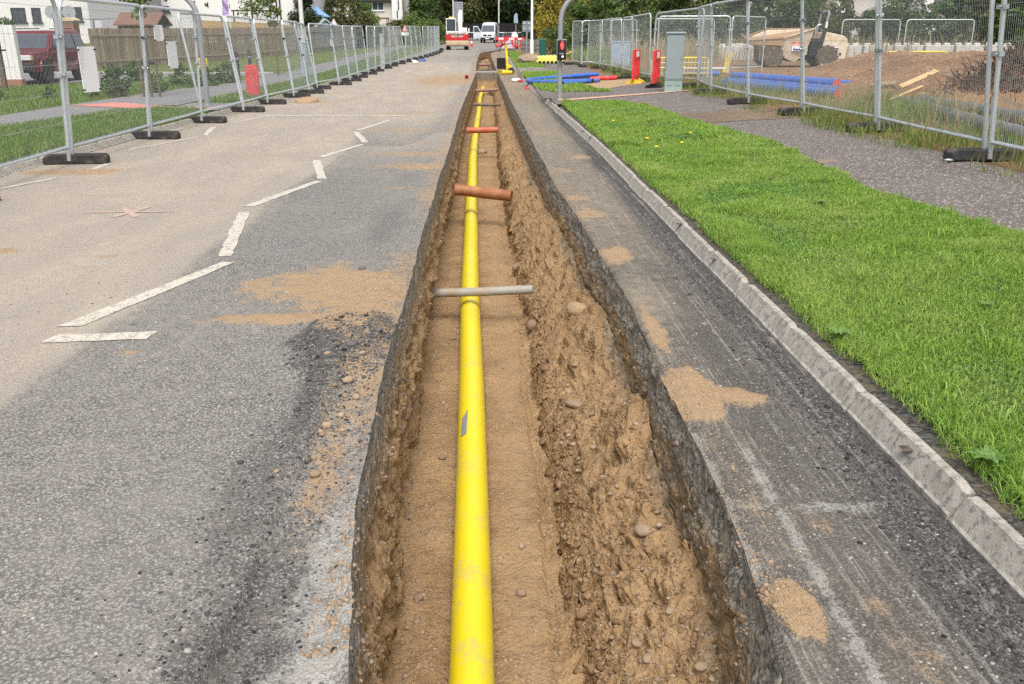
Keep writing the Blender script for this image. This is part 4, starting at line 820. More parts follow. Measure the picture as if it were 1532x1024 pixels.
# ================================================================== mesh fence panels
PW, PH = 2.94, 2.0
def make_panel(bottom_round=True):
    root = empty('mesh_fence_panel', (0,0,0)); f = MB(); r = .026
    rc = .16
    path = [(0,0,-.05)] + [(0,0,z) for z in (.3,.9,1.4)] + [(p[0], 0, p[2]) for p in arc((rc, PH-rc), rc, 180, 90, 6)] + [(PW*.5,0,PH)] + [(p[0], 0, p[2]) for p in arc((PW-rc, PH-rc), rc, 90, 0, 6)] + [(PW,0,z) for z in (1.4,.9,.3,-.05)]
    MB().tube(path, r, 8).build('frame', M['galv'], root, smooth=True)
    MB().tube([(.03,0,.13),(PW*.5,0,.125),(PW-.03,0,.13)], r*.85, 8).build('bottom_rail', M['galv'], root, smooth=True)
    m = MB(); k = int(PW/.036)
    for i in range(1, k):
        x = i*PW/k; m.tube([(x,.006,.14),(x,.006,PH-.01)], .0013, 3, False)
    for z in (.16,.45,.82,1.18,1.55,1.88): m.tube([(.02,-.002,z),(PW-.02,-.002,z)], .0022, 3, False)
    me = m.mesh('wire_mesh'); from_mesh('wire_mesh', me, M['wire'], root, kind='stuff')
    return root
def make_foot():
    mb = MB(); mb.prism([(-.40,0),(.40,0),(.40,.09),(.36,.125),(-.36,.125),(-.40,.09)], 'y', -.11, .11)
    return mb
panel0 = make_panel(); foot_me = make_foot().mesh('rubber_foot'); foot_me.materials.append(M['rubber'])
cl = MB(); cl.box((0,0,0), (.15,.05,.045)); cl.tube([(-.02,-.05,0),(-.02,.05,0)], .012, 6); cl_me = cl.mesh('clamp'); cl_me.materials.append(M['galv'])
first = [True]
def panel(p, q, lean0, label, group, foot_label, foot_group, lift=.10, clamps=True, foot=True, foot_rz=None, foot_shift=0):
    p = Vector(p); q = Vector(q); d = q - p
    o = panel0 if first[0] else dup(panel0); first[0] = False
    o.location = p + Vector((0,0,lift)); a = math.atan2(d.y, d.x); L = math.hypot(d.x, d.y)
    o.rotation_euler = (R(lean0), -math.atan2(d.z, L), a); o.scale = (L/PW*.962, 1, 1); tag(o, label, 'fence panel', group)
    if clamps:
        for z in (1.05, 1.52):
            c = bpy.data.objects.new('clamp', cl_me); link(c); c.parent = o; c.location = (PW + .02, 0, z)
    if foot:
        f = bpy.data.objects.new('rubber_foot', foot_me); link(f); b = f.modifiers.new('bevel', 'BEVEL'); b.width = .015; b.segments = 2
        n = Vector((-d.y, d.x, 0)).normalized(); f.location = p + n*foot_shift; f.rotation_euler = (0, 0, (a + math.pi/2 if foot_rz is None else foot_rz) + random.uniform(-.12,.12))
        tag(f, foot_label, 'fence foot', foot_group)
    return o
LJ = [(-5.5,5.9),(-5.55,9.0),(-5.66,12.03),(-5.74,15.14),(-5.81,18.15),(-5.72,20.9),(-5.8,23.5),(-5.72,26.3),(-5.66,28.2),(-5.9,30.8),(-5.62,33.6),(-5.66,36.5),(-5.75,39.4),(-5.7,42.3),(-5.72,45.2),(-5.62,48.1),(-5.6,51),(-5.45,53.9),(-5.3,56.8),(-5.15,59.7),(-5.0,62.6),(-4.85,65.5),(-4.7,68.4),(-4.62,71.3),(-4.55,74.2),(-4.55,77.1),(-4.6,80),(-4.7,82.9),(-4.85,85.8),(-5.0,88.7),(-5.2,91.6)]
LLEAN = [0,4,4.2,2.2,-8,-7,-6,-6,-9,-5,-6,-6,-5,0,1,0,-2,-8,0,-3,-6,0,1,-1,0,0,1,0,0,0]
for i in range(len(LJ)-1):
    (x0,y0),(x1,y1) = LJ[i], LJ[i+1]
    w_ = ORD[i]
    # the panel runs away from the camera; positive lean tips its top towards the road
    panel((x0,y0,float(gz(y0))), (x1,y1,float(gz(y1))), LLEAN[i], f'mesh fence panel on the left of the road, {w_} from the camera', 'mesh fence panels along the left of the road',
          f'black rubber fence foot on the left road edge, {w_} from the camera', 'rubber feet of the left fence', foot_shift=-.05 if i < 12 else 0)
RJ = [(5.55,3.4),(5.5,6.55),(5.47,9.7),(5.58,12.86),(5.52,15.88),(5.36,18.8),(5.42,22.3),(5.75,25.2),(5.17,29.55),(5.17,33.4),(5.25,36.3),(5.15,39.0),(4.95,41.6),(4.6,44.2)]
RLEAN = [-2,-5,-7,-7,-6,-4,-3,2,-2,-2,-4,-2,2]
for i in range(len(RJ)-1):
    (x0,y0),(x1,y1) = RJ[i], RJ[i+1]
    panel((x0,y0,float(zr(x0,y0))), (x1,y1,float(zr(x1,y1))), RLEAN[i], f'mesh fence panel beside the right-hand footpath, {ORD[i]} from the camera', 'mesh fence panels beside the right footpath',
          f'black rubber fence foot on the right-hand footpath, {ORD[i]} from the camera', 'rubber feet of the right fence', lift=.08)
c = bpy.data.objects.new('clamp', cl_me.copy()); c.data.materials.clear(); c.data.materials.append(M['clay'])
# panels that close the site at its far side, and those inside it
def extra(p, q, label, lean=0, foot=True, lift=.09, zf=zr):
    panel((p[0],p[1],float(zf(*p))), (q[0],q[1],float(zf(*q))), lean, label, 'mesh fence panels inside the building site', 'black rubber foot under the ' + label.split(',')[0][:60], None, lift, True, foot)
extra((4.15,46.9), (4.35,43.9), 'mesh fence panel at the far end of the right fence, turned towards the road', foot=True)
extra((4.4,44.1), (7.2,44.6), 'mesh fence panel across the path behind the red barriers')
extra((7.3,41.0), (10.2,41.6), 'mesh fence panel behind the yellow railings, one of a crossing row', foot=False)
extra((6.4,35.2), (9.1,34.6), 'mesh fence panel behind the tall grey cabinet, close to the yellow railings', foot=False)
extra((9.1,34.7), (11.1,37.0), 'mesh fence panel turned back at the end of the yellow railings', foot=False)
extra((17.2,44.9), (20.3,45.2), 'mesh fence panel over the spoil heap beside the dumper', foot=False)
extra((20.5,45.2), (23.9,45.0), 'mesh fence panel over the spoil heap, furthest to the right', foot=False)
# white notices and a torn sheet hanging on the left fence
def board(p, w_, h, rz, label, m='white_plastic', cat='board', tie=True, lean=0):
    t = empty('notice_board', p, rz, label, cat)
    MB().box((0,0,0), (w_,.012,h)).build('blank_board', M[m], t, bevel=.004)
    if tie:
        for sx in (-1,1):
            for sz in (-1,1): MB().box((sx*w_*.5, -.004, sz*h*.44), (.06,.016,.018)).build('cable_tie', M['black'], t)
    t.rotation_euler = (0, R(lean), rz); return t
board((-5.58,12.75,1.19), .36, .60, R(78), 'blank white notice board on the left fence, beside the maroon car')
board((-5.72,16.0,1.69), .30, .26, R(80), 'small white notice board tied high on the left fence', lean=0)
board((-5.79,16.75,1.32), .34, .46, R(80), 'tall white notice board on the fence in front of the timber boards')
board((-6.02,34.8,1.49), .30, .28, R(80), 'little white card on the left fence halfway along')
board((-5.66,47.6,1.0), .8, 1.75, R(84), 'long torn white sheet hanging on the distant left fence', 'cloth_white', 'sheet', False, 3)
# ================================================================== posts, cabinets and barriers
def cranked_pole(p, sgn, label):
    t = empty('signal_pole', p, 0, label, 'pole'); pts = [(0,0,-.1),(0,0,.6),(0,0,1.3),(0,0,1.85)] + [(sgn*(.35-.35*math.cos(R(a))), 0, 1.85+.35*math.sin(R(a))*1.6) for a in (15,30,45,60)] + [(sgn*.62,0,2.75),(sgn*.78,0,3.0),(sgn*.80,0,3.4),(sgn*.80,0,3.9)]
    MB().tube(pts, .062, 16).build('post', M['pole'], t, smooth=True); MB().lathe([(.075,0),(.075,.04),(.063,.05)], 16, (0,0,-.01)).build('base_collar', M['pole'], t, smooth=True); return t
sp = cranked_pole((1.73,23.0,float(zr(1.73,23))), 1, 'grey cranked signal pole with a red man lamp at the right kerb')
hd = MB(); hd.box((.03,-.13,1.22), (.21,.17,.46)); hdo = hd.build('signal_box', M['black'], sp, bevel=.02)
MB().box((.03,-.03,1.22), (.25,.03,.50)).build('backing_frame', M['pole'], sp, bevel=.01)
man = MB(); man.lathe([(.001,.0),(.016,.004),(.02,.018),(.014,.034),(.001,.038)], 10, (.03,-.222,1.385)); man.box((.03,-.222,1.335), (.05,.008,.075), taper=.8); man.box((.017,-.222,1.272), (.018,.008,.075)); man.box((.043,-.222,1.272), (.018,.008,.075)); man.box((-.002,-.222,1.33),(.012,.008,.07)); man.box((.062,-.222,1.33),(.012,.008,.07))
man.build('red_man', M['red_lamp'], hdo)
MB().box((.03,-.2165,1.33), (.11,.004,.15)).build('lamp_window', M['glass'], hdo); MB().lathe([(.022,0),(.022,.012)], 14, (0,0,0), Matrix.Translation((.045,-.22,1.06)) @ Matrix.Rotation(R(90),4,'X')).build('push_button', M['white_lamp'], hdo)
MB().box((.02,-.222,1.13),(.11,.006,.03)).build('instruction_plate', M['pole'], hdo)
cranked_pole((-6.75,21.53,float(zl(-6.75,21.5))), -1, 'grey cranked signal pole standing behind the left fence')
def lamp_post(p, h, r, label, m='pale_pole', name='lamp_post'):
    t = empty(name, p, 0, label, 'lamp post'); MB().tube([(0,0,-.1),(0,0,1.1)], r*1.45, 12).build('base_sleeve', M[m], t, smooth=True); MB().tube([(0,0,1.1),(0,0,h)], [r,r*.7], 12).build('column', M[m], t, smooth=True)
    MB().tube([(0,0,h-.02),(.3,0,h+.12),(.9,0,h+.15)], r*.5, 8).build('arm', M[m], t, smooth=True); MB().prism([(.8,-.03),(1.5,-.03),(1.45,.06),(.85,.08)], 'y', -.14, .14, Matrix.Translation((0,0,h+.14))).build('lantern', M['pole'], t, bevel=.02); return t
lamp_post((-8.0,39.3,.15), 7, .10, 'pale lamp post rising behind the left fence beside a small blue cabinet')
lamp_post((2.62,59.4,.47), 8, .085, 'white lamp post with a sign back on it, right of the road', 'white_plastic')
for i, (u, Y, lb) in enumerate(((679,150,'thin lamp post behind the excavator, left one of two'),(694,172,'thin lamp post above the big sign, behind the excavator'),(746.5,152,'thin lamp post standing right behind the white van'))): lamp_post((at(u,Y),Y,float(gz(Y))), 10, .13, lb)
def cabinet(p, d, rz, label, m, name='utility_cabinet', base=None):
    t = empty(name, p, rz, label, 'cabinet'); w_, dp, h = d; hb = .28 if base else .05
    MB().box((0,0,hb/2), (w_*.98,dp*.96,hb)).build('plinth', M[base or m], t, bevel=.01); MB().box((0,0,hb+(h-hb)/2), (w_,dp,h-hb)).build('body', M[m], t, bevel=.012)
    dr = MB().box((0,-dp/2-.006,hb+(h-hb)/2), (w_*.9,.012,(h-hb)*.92)).build('door', M[m], t, bevel=.004); MB().box((w_*.38,-dp/2-.018,hb+(h-hb)*.5), (.03,.02,.12)).build('handle', M['pole'], dr)
    MB().prism([(-dp/2-.03,h),(dp/2+.03,h),(dp/2+.03,h+.05),(-dp/2-.03,h+.03)], 'x', -w_/2-.02, w_/2+.02).build('lid', M[m], t, bevel=.006)
    if base:
        for k in (-1,1): MB().box((k*w_*.22,-dp*.48-.005,.17), (w_*.28,.01,.02)).build('vent_slot', M['pole'], t)
    return t
cabinet((4.83,24.0,.28), (.47,.36,1.45), R(-9), 'tall grey green utility cabinet on the right footpath', 'grey_cab', 'utility_cabinet', 'grey_cab2')
t = cabinet((6.05,42.7,.38), (.85,.45,1.1), R(-4), 'blue grey cabinet with a white notice behind the right fence', 'blue_cab'); MB().box((.06,-.245,.80), (.15,.008,.32)).build('notice', M['white_plastic'], t)
t = cabinet((-7.55,37.0,.2), (.25,.25,1.25), 0, 'small pale blue cabinet at the foot of the left lamp post', 'blue_cab')
t = empty('green_pillar', (3.4,60.8,.5), 0, 'dark green metal pillar behind the yellow pipe stack', 'pillar'); MB().box((0,0,.55), (.42,.36,1.1)).build('body', M['green_paint'], t, bevel=.02); MB().prism([(-.2,1.1),(.2,1.1),(.16,1.16),(-.16,1.16)], 'x', -.22, .22).build('cap', M['green_paint'], t); MB().box((0,-.19,.55),(.32,.012,.9)).build('door', M['green_paint'], t)
def barrier(p, rz, label, feet='yellow_plastic', L=1.0, H=1.0, group=None):
    t = empty('plastic_barrier', p, rz, label, 'barrier', group); h0 = .12
    b = MB(); th = .075
    for x0, x1, z0, z1 in ((-L/2,L/2,H-.26,H),(-L/2,L/2,h0,h0+.16),(-L/2,-L/2+.09,h0+.16,H-.26),(L/2-.09,L/2,h0+.16,H-.26),(-.05,.05,h0+.16,H-.26),(-L/4-.02,-L/4+.02,h0+.16,H-.26),(L/4-.02,L/4+.02,h0+.16,H-.26)):
        b.box(((x0+x1)/2, 0, (z0+z1)/2), (x1-x0, th, z1-z0))
    b.build('panel', M['red_plastic'], t, bevel=.008)
    for s_ in (-1,1): MB().box((0, s_*(th/2+.004), H-.13), (L*.42,.006,.16)).build('reflective_strip', M['white_plastic'], t)
    for x in (-L*.32, L*.32): MB().prism([(-.26,0),(.26,0),(.22,.06),(.05,.13),(-.05,.13),(-.22,.06)], 'x', x-.06, x+.06).build('foot', M[feet], t, bevel=.008)
    return t
barrier((4.60,28.9,.27), R(73), 'red plastic barrier seen end on with yellow feet, beside the right fence', 'yellow_plastic', 1.3, 1.02)
barrier((4.78,26.3,.28), R(73), 'red plastic barrier seen end on with black feet, left of the tall cabinet', 'black', 1.3, 1.02)
t = empty('red_barrier_board', (-6.45,24.6,-.03), R(-25), 'upright red plastic barrier board with moulded slots behind the left fence', 'barrier')
b = MB(); b.prism([(-.19,.06),(.19,.06),(.20,.82),(.15,.98),(-.15,.98),(-.20,.82)], 'y', -.05, .05); b.build('panel', M['red_plastic'], t, bevel=.02)
for z in (.78,.5,.26):
    for x in (-.1,0,.1): MB().box((x,-.054,z), (.055,.012,.05)).build('moulded_slot', M['red_plastic'], t, bevel=.004)
for s_ in (-1,1): MB().box((s_*.14,-.056,.5),(.02,.012,.7)).build('side_rib', M['red_plastic'], t)
MB().box((0,0,.03), (.5,.4,.06)).build('foot', M['rubber'], t, bevel=.015)
for i, (x, y, rz) in enumerate(((.95,89.5,4),(2.0,89.0,-8),(2.75,87.2,-30),(1.6,92,12))):
    barrier((x,y,float(gz(y))+.1), R(rz), f'red and white plastic barrier at the trench corner, {("left end one","middle one in front","right end one","one behind the others")[i]}', 'black', 1.15, 1.0)
for (x, y, h) in ((-9.85,35.6,1.0),(-10.1,38.4,1.0)):
    t = empty('bollard', (x,y,float(zl(x,y))), 0, 'black bollard by the drive, ' + ('nearer one left of the red board' if y < 36 else 'farther one behind the red board'), 'bollard', 'black bollards by the drive'); MB().tube([(0,0,0),(0,0,h)], .07, 14).build('post', M['black'], t, smooth=True); MB().lathe([(.075,0),(.075,.05),(.04,.08)], 14, (0,0,h-.02)).build('cap', M['black'], t); MB().lathe([(.073,0),(.073,.07)], 14, (0,0,h*.75)).build('band', M['pole'], t)
t = empty('yellow_hoarding', (-10.6,33.8,.13), R(-12), 'yellow ribbed plastic panel standing behind the left signal pole', 'panel'); MB().box((0,0,.42), (.34,.05,.80)).build('panel', M['yellow_plastic'], t, bevel=.01)
for k in range(6): MB().box((0,-.03,.10+.13*k), (.34,.02,.04)).build('rib', M['yellow_plastic'], t)
# yellow tubular railings in the site
def railing(p, rz, L, label):
    t = empty('yellow_railing', p, rz, label, 'railing'); H = .68
    MB().tube([(0,0,0),(0,0,.5),(0,0,H-.1)] + [(q[0],0,q[2]) for q in arc((.1,H-.1), .1, 180, 90, 4)] + [(L/2,0,H)] + [(q[0],0,q[2]) for q in arc((L-.1,H-.1), .1, 90, 0, 4)] + [(L,0,.5),(L,0,0)], .03, 8).build('frame', M['yellow_paint'], t, smooth=True)
    MB().tube([(0,0,.15),(L,0,.15)], .022, 8).build('bottom_rail', M['yellow_paint'], t)
    for k in range(1, 9): MB().tube([(L*k/9,0,.15),(L*k/9,0,H)], .010, 6).build('bar', M['yellow_paint'], t)
    return t
railing((5.63,31.9,.30), R(8), 1.15, 'yellow tubular railing behind the tall cabinet, left one'); railing((6.62,32.2,.30), R(6), 1.1, 'yellow tubular railing behind the tall cabinet, right one')
t = empty('yellow_board', (9.5,36.5,.3), R(20), 'small tilted yellow board at the end of the railings', 'board'); MB().box((0,0,.42), (.25,.04,.8), ry=R(12)).build('board_face', M['yellow_plastic'], t); MB().box((0.02,.04,.3), (.05,.05,.6)).build('stake', M['timber'], t)
for i, (x, y, L) in enumerate(((14.0,32.0,1.4),(15.2,32.3,1.0))):
    z = float(zr(x,y)+heap(x,y)); railing((x,y,.50), R(-2), L, 'yellow railing half buried behind the heap crest, ' + ('left one' if i == 0 else 'right one'))
# yellow trench compactor by the strip
t = empty('compactor', (.62,42.4,.05), R(20), 'yellow trench compactor with an upright handle at the trench side', 'machine')
MB().prism([(-.34,.02),(.30,.02),(.36,.10),(.30,.20),(-.30,.20),(-.40,.12)], 'x', -.24, .24).build('sole_plate', M['yellow_paint'], t, bevel=.02)
MB().box((-.16,.05,.50), (.32,.40,.50)).build('engine', M['black'], t, bevel=.04); MB().box((.14,-.05,.32), (.26,.36,.22)).build('engine_cover', M['yellow_paint'], t, bevel=.03)
MB().tube([(.12,0,.25),(.10,.02,.8),(.05,.02,1.35)], [.075,.07,.06], 12).build('mast', M['yellow_paint'], t, smooth=True)
MB().tube([(.05,.02,1.3),(-.10,.02,1.32),(-.22,.02,1.22),(-.26,.02,1.02)], .022, 8).build('hose', M['black'], t, smooth=True); MB().tube([(-.2,-.1,1.33),(.28,-.1,1.36)], .02, 8).build('handlebar', M['black'], t)
MB().lathe([(.16,-.06),(.16,.06)], 16, (0,0,0), Matrix.Translation((.2,-.26,.16)) @ Matrix.Rotation(R(90),4,'X')).build('wheel', M['rubber'], t)
# blue hose ring and ducts on the grass island
def tube_thing(name, pts, r, m, label, cat, n=16, smooth_=True, cap_m=None, group=None):
    t = empty(name, pts[0], 0, label, cat, group); p0 = Vector(pts[0]); MB().tube([Vector(p)-p0 for p in pts], r, n).build('barrel', m, t, smooth=True)
    if cap_m is not None:
        for a, b in ((0,1),(-1,-2)):
            d = (Vector(pts[a])-Vector(pts[b])).normalized(); q = Vector(pts[a])-p0; MB().tube([q - d*.02, q + d*.012], r*.93, n).build('end_cap', cap_m, t, smooth=True)
    return t
hp = [(3.35,30.0,.30),(2.8,30.4,.26),(2.1,31.0,.22)] + [(1.75+.55*math.cos(R(a)), 32.4+1.35*math.sin(R(a)), .20) for a in range(285,75,-15)] + [(2.3,33.9,.24),(3.0,34.2,.28),(4.05,34.7,.34)]
tube_thing('blue_hose', sm(hp), .075, M['blue_pipe'], 'bright blue water hose looped on the grass beyond the signal pole', 'hose', cap_m=M['black'])
tube_thing('blue_duct', [(2.35,29.7,.24),(3.6,30.3,.30)], .06, M['blue_pipe'], 'short straight blue duct lying in front of the hose loop', 'duct', cap_m=M['black'])
tube_thing('red_duct', [(3.45,31.6,.30),(4.35,31.4,.34)], .065, M['red_plastic'], 'short red duct lying between the blue hose and the red barrier', 'duct', cap_m=M['black'])
tube_thing('black_duct', [(2.9,31.9,.26),(3.5,31.62,.29)], .05, M['black'], 'black duct end pushed into the red duct', 'duct')
tube_thing('black_duct', [(4.3,31.45,.33),(4.95,31.6,.36)], .045, M['black'], 'black duct lying from the red duct towards the fence', 'duct')
# stack of pale yellow perforated ducts with black open mouths
k = 0
for row, (n_, z) in enumerate(((7,.12),(6,.30))):
    for i in range(n_):
        x = 2.58 + i*.215 + row*.11; lb = ('bottom' if row == 0 else 'top') + ' row, ' + ORD[i] + ' from the left'
        t = empty('yellow_duct', (x-.05*row,48.6+1.0*row,.32+z), 0, 'pale yellow duct in the roadside stack, ' + lb, 'duct', 'pale yellow ducts stacked by the footpath')
        MB().tube([(0,0,0),(0,4.2 + .2*(i%2),.0)], .105, 16).build('barrel', M['pale_yellow'], t, smooth=True); MB().tube([(0,-.012,0),(0,.02,0)], .085, 16).build('mouth', M['black'] if row == 0 else M['pale_yellow'], t, smooth=True)
t = empty('timber_batten', (4.1,49.6,.75), 0, 'pale timber batten leaning on the yellow ducts', 'timber'); MB().box((0,0,.12), (.9,.08,.06), rz=R(20), ry=R(-22)).build('batten', M['timber_new'], t)
# brown bulk bag / tarpaulin
bm_ = bmesh.new(); bmesh.ops.create_icosphere(bm_, subdivisions=4, radius=1)
V = np.array([v.co[:] for v in bm_.verts]); f = 1 + .35*fbm(V[:,0]*2, V[:,1]*2, V[:,2]*2, s=3) + .18*np.abs(fbm(V[:,0]*5, V[:,1]*5, V[:,2]*5, s=5)); V = V*f[:,None]*np.array([.75,.9,.34])
for v, c_ in zip(bm_.verts, V): v.co = c_
me = bpy.data.meshes.new('tarpaulin'); bm_.to_mesh(me); bm_.free(); o = from_mesh('tarpaulin', me, M['tarp'], None, (2.25,52,.48)); tag(o, 'crumpled brown tarpaulin beside the yellow duct stack', 'tarpaulin')
# sign backs
def sign_back(p, w_, h, z, posts, label, ribs=5, m='pole', face=None):
    t = empty('road_sign', p, 0, label, 'sign'); pl_ = MB().box((0,0,z+h/2), (w_,.03,h)).build('sign_plate', M[m], t, bevel=.01)
    for k_ in range(ribs): MB().box((0,-.035,z+h*(k_+.5)/ribs), (w_*.94,.04,.05)).build('stiffener', M['galv'], t)
    for x in posts: MB().tube([(x,-.09,-.1),(x,-.09,z+h*.95)], .06, 10).build('post', M['pole'], t, smooth=True)
    return t
sign_back((at(687,118),118,float(gz(118))), 1.15, 2.35, float(zat(33,118)-gz(118)), (-.35,.28), 'tall grey back of a road sign standing behind the excavator', 9)
sign_back((at(788,66),66,float(gz(66))+.1), .62, .72, 1.63, (.0,), 'small grey sign back beside the white lamp post', 2)
t = empty('road_sign', (at(607,96),96,.81), 0, 'white triangular warning sign with red border on a white post, behind the left fence', 'sign')
zb = float(zat(48,96) - .81); tri = [(-.36,zb),(.36,zb),(0,zb+.72)]
MB().prism(tri, 'y', -.02, 0).build('border', M['logo_red'], t); MB().prism([(-.22,zb+.10),(.22,zb+.10),(0,zb+.52)], 'y', -.027, -.021).build('face', M['white_plastic'], t); MB().prism([(-.06,zb+.13),(.06,zb+.13),(.03,zb+.33),(-.03,zb+.33)], 'y', -.034, -.028).build('symbol', M['letter_black'], t); MB().box((0,.02,zb-.2),(.72,.02,.3)).build('backing_plate', M['white_plastic'], t); MB().tube([(0,.05,0),(0,.05,zb+.6)], .05, 8).build('post', M['white_plastic'], t, smooth=True)
t = empty('road_sign', (at(772,118),118,float(gz(118))), R(20), 'narrow pale blue sign on a post in front of the black fence', 'sign'); zs = float(zat(35,118)-gz(118)); MB().prism([(-.28,zs),(.28,zs),(.2,zs+1.1),(-.05,zs+1.2),(-.3,zs+.8)], 'y', -.02, .02).build('sign_plate', M['blue_cab'], t); MB().tube([(0,.06,0),(0,.06,zs+1)], .05, 8).build('post', M['pole'], t)
def cone(p, label, h=.75):
    t = empty('traffic_cone', p, 0, label, 'cone'); MB().box((0,0,.03), (.38,.38,.06)).build('base', M['red_plastic'], t, bevel=.01); MB().lathe([(.14,.06),(.028,h)], 16).build('body', M['red_plastic'], t, smooth=True); MB().lathe([(.115,h*.34),(.083,h*.56)], 16).build('sleeve', M['white_plastic'], t, smooth=True)
cone((at(705.5,101),101,float(gz(101))), 'red and white traffic cone between the excavator and the van', 1.0)
cone((at(766,100),100,float(gz(100))+.1), 'red and white traffic cone behind the red barriers', 1.4)
o = rock('white_sack', (at(770,98),98,float(gz(98))+.9), (.75,.6,1.3), 'white bulk sack standing behind the red barriers', None, M['cloth_white'], 130, cat='sack')
t = MB().prism([(-.62,0),(.5,0),(.12,.85)], 'y', -.3, .3).build('folded_sign', M['pale_lilac'], None, bevel=.02, loc=(at(760,86),86,.83)); t.name = 'pale_triangle_board'; tag(t, 'pale triangular folded board leaning before the red barriers', 'board')
# litter
def litter(p, s_, label, m, k): return rock('litter', p, (s_, s_*.7, s_*.35), label, None, m, k, cat='litter')
litter((.98,36.0,.08), .38, 'crumpled white plastic bag on the planed strip', M['cloth_white'], 140); litter((1.12,35.4,.08), .26, 'red rag beside the white plastic bag', M['red_plastic'], 141)
litter((1.18,30.6,.04), .18, 'small red scrap by the right kerb', M['red_plastic'], 142); litter((-4.85,57.0,.27), .7, 'heap of white litter bags under the far left fence', M['cloth_white'], 143); litter((-4.4,58.5,.32), .5, 'blue and white litter by the far left fence', M['blue_pipe'], 144)
t = empty('red_duct_end', (-1.05,38.3,.1), 0, 'short dark red duct end lying alone on the road', 'duct'); MB().tube([(0,0,0),(0,.35,0)], .085, 16).build('barrel', M['red_plastic'], t, smooth=True); MB().tube([(0,-.01,0),(0,.01,0)], .06, 16).build('mouth', M['black'], t)
on(-5.0, 24.5, .25, 'sand_heap', (1.0,.55,.14), 'small heap of orange sand by the left fence feet', None, 150, M['silt'])
litter((5.03,9.6,.33), .09, 'scrap of foil beside the nearest right fence foot', M['galv'], 151)
# dandelions
for i, (x, y) in enumerate(((2.15,11.6),(2.2,12.6),(2.9,13.0),(2.1,15.5),(2.55,11.9))):
    t = empty('dandelion', (x,y,float(zr(x,y))), 0, 'yellow dandelion flower in the right-hand lawn', 'flower', 'dandelions in the lawn'); MB().tube([(0,0,0),(.01,0,.10)], .003, 5).build('stem', M['weed'], t); MB().lathe([(.004,0),(.026,.008),(.02,.016),(.003,.018)], 10, (.01,0,.10)).build('flower_head', M['flower'], t)
# broad-leaved weeds at the lawn edge
for i, (x, y, s_) in enumerate(((1.76,4.15,.085),(1.76,2.75,.08),(2.9,7.6,.08),(2.7,4.5,.05),(1.76,6.8,.08))):
    t = empty('dock_weed', (x,y,float(zr(x,y))+.01), random.uniform(0,6), ['broad leaved weed on the bare soil behind the kerb','broad leaved weed overhanging the kerb close to the camera','pale leaved weed clump far out in the lawn','small weed rosette in the middle of the lawn','weed rosette at the lawn edge beyond the others'][i], 'weed')
    for k in range(9):
        a = k*2.4; L = s_*random.uniform(.7,1.1); w_ = L*.16; V = []; F = []
        for j in range(5):
            q = j/4; V += [(q*L, -w_*math.sin(math.pi*min(.97,q*.85+.1)), .02+L*.45*math.sin(q*2.0)), (q*L, w_*math.sin(math.pi*min(.97,q*.85+.1)), .02+L*.45*math.sin(q*2.0))]
        for j in range(4): F.append((2*j,2*j+1,2*j+3,2*j+2))
        me = bpy.data.meshes.new('leaf'); me.from_pydata(V, [], F); me.update(); lo = from_mesh('leaf', me, M['clover'], t); lo.rotation_euler = (0,0,a)
# ================================================================== inside the site
def corr(p, q, r, m, label, cap=True):
    p, q = Vector(p), Vector(q); t = empty('grey_duct', p, 0, label, 'duct', 'grey ducts behind the right fence'); d = q-p; L = d.length; n = int(L/.035); pts = [d*(i/n) for i in range(n+1)]; MB().tube(pts, [r*(1.0 if (i//2)%2 else .94) for i in range(n+1)], 16).build('barrel', m, t, smooth=True)
corr((8.1,17.6,.42), (6.45,9.6,.42), .12, M['duct_grey'], 'grey ribbed duct behind the right fence, the one nearer the fence'); corr((8.6,17.9,.44), (7.9,10.6,.44), .11, M['duct_grey'], 'grey ribbed duct behind the right fence, the one nearer the heap')

for i, (p, q, lb) in enumerate((((8.45,22.0,.56),(7.15,26.6,.57),'top one of the pile'), ((8.35,21.4,.43),(6.85,26.2,.45),'middle one at the bottom'), ((7.85,20.3,.42),(6.5,25.2,.44),'nearest one at the bottom'), ((9.1,22.7,.50),(7.6,27.2,.5),'farthest one at the back'))):
    tube_thing('blue_pipe', [p, q], .125 if i == 0 else .11, M['blue_pipe'], 'blue pipe with red end cap behind the right fence, ' + lb, 'pipe', 20, cap_m=M['red_cap'], group='blue pipes behind the right fence')
tube_thing('blue_pipe', [(5.6,33.2,.4),(8.3,33.0,.42)], .09, M['blue_pipe'], 'blue pipe lying across under the yellow railings', 'pipe', group='blue pipes behind the right fence')
def plank(x, y, L, rz, lb, w_=.16, m='timber_new', lift=.04):
    d = Vector((math.cos(rz), math.sin(rz))); z0 = drop(x-d.x*L/2, y-d.y*L/2) or float(zsite(x-d.x*L/2, y-d.y*L/2)); z1 = drop(x+d.x*L/2, y+d.y*L/2) or float(zsite(x+d.x*L/2, y+d.y*L/2))
    o = MB().box((0,0,0), (L,w_,.06)).build('plank', M[m], None, bevel=.005, loc=(x,y,(z0+z1)/2+lift)); o.rotation_euler = (R(28), -math.atan2(z1-z0, L), rz); tag(o, lb, 'plank')
plank(9.75,20.5,1.6,R(38),'pale timber plank lying up the slope of the spoil heap',.12,'timber_new',.05); plank(9.0,20.6,.6,R(-55),'short grey board stuck in the spoil heap beside the pale plank',.16,'timber',.1); plank(8.75,18.9,1.0,R(25),'thin pale batten at the foot of the spoil heap',.06,'timber_new',.08)
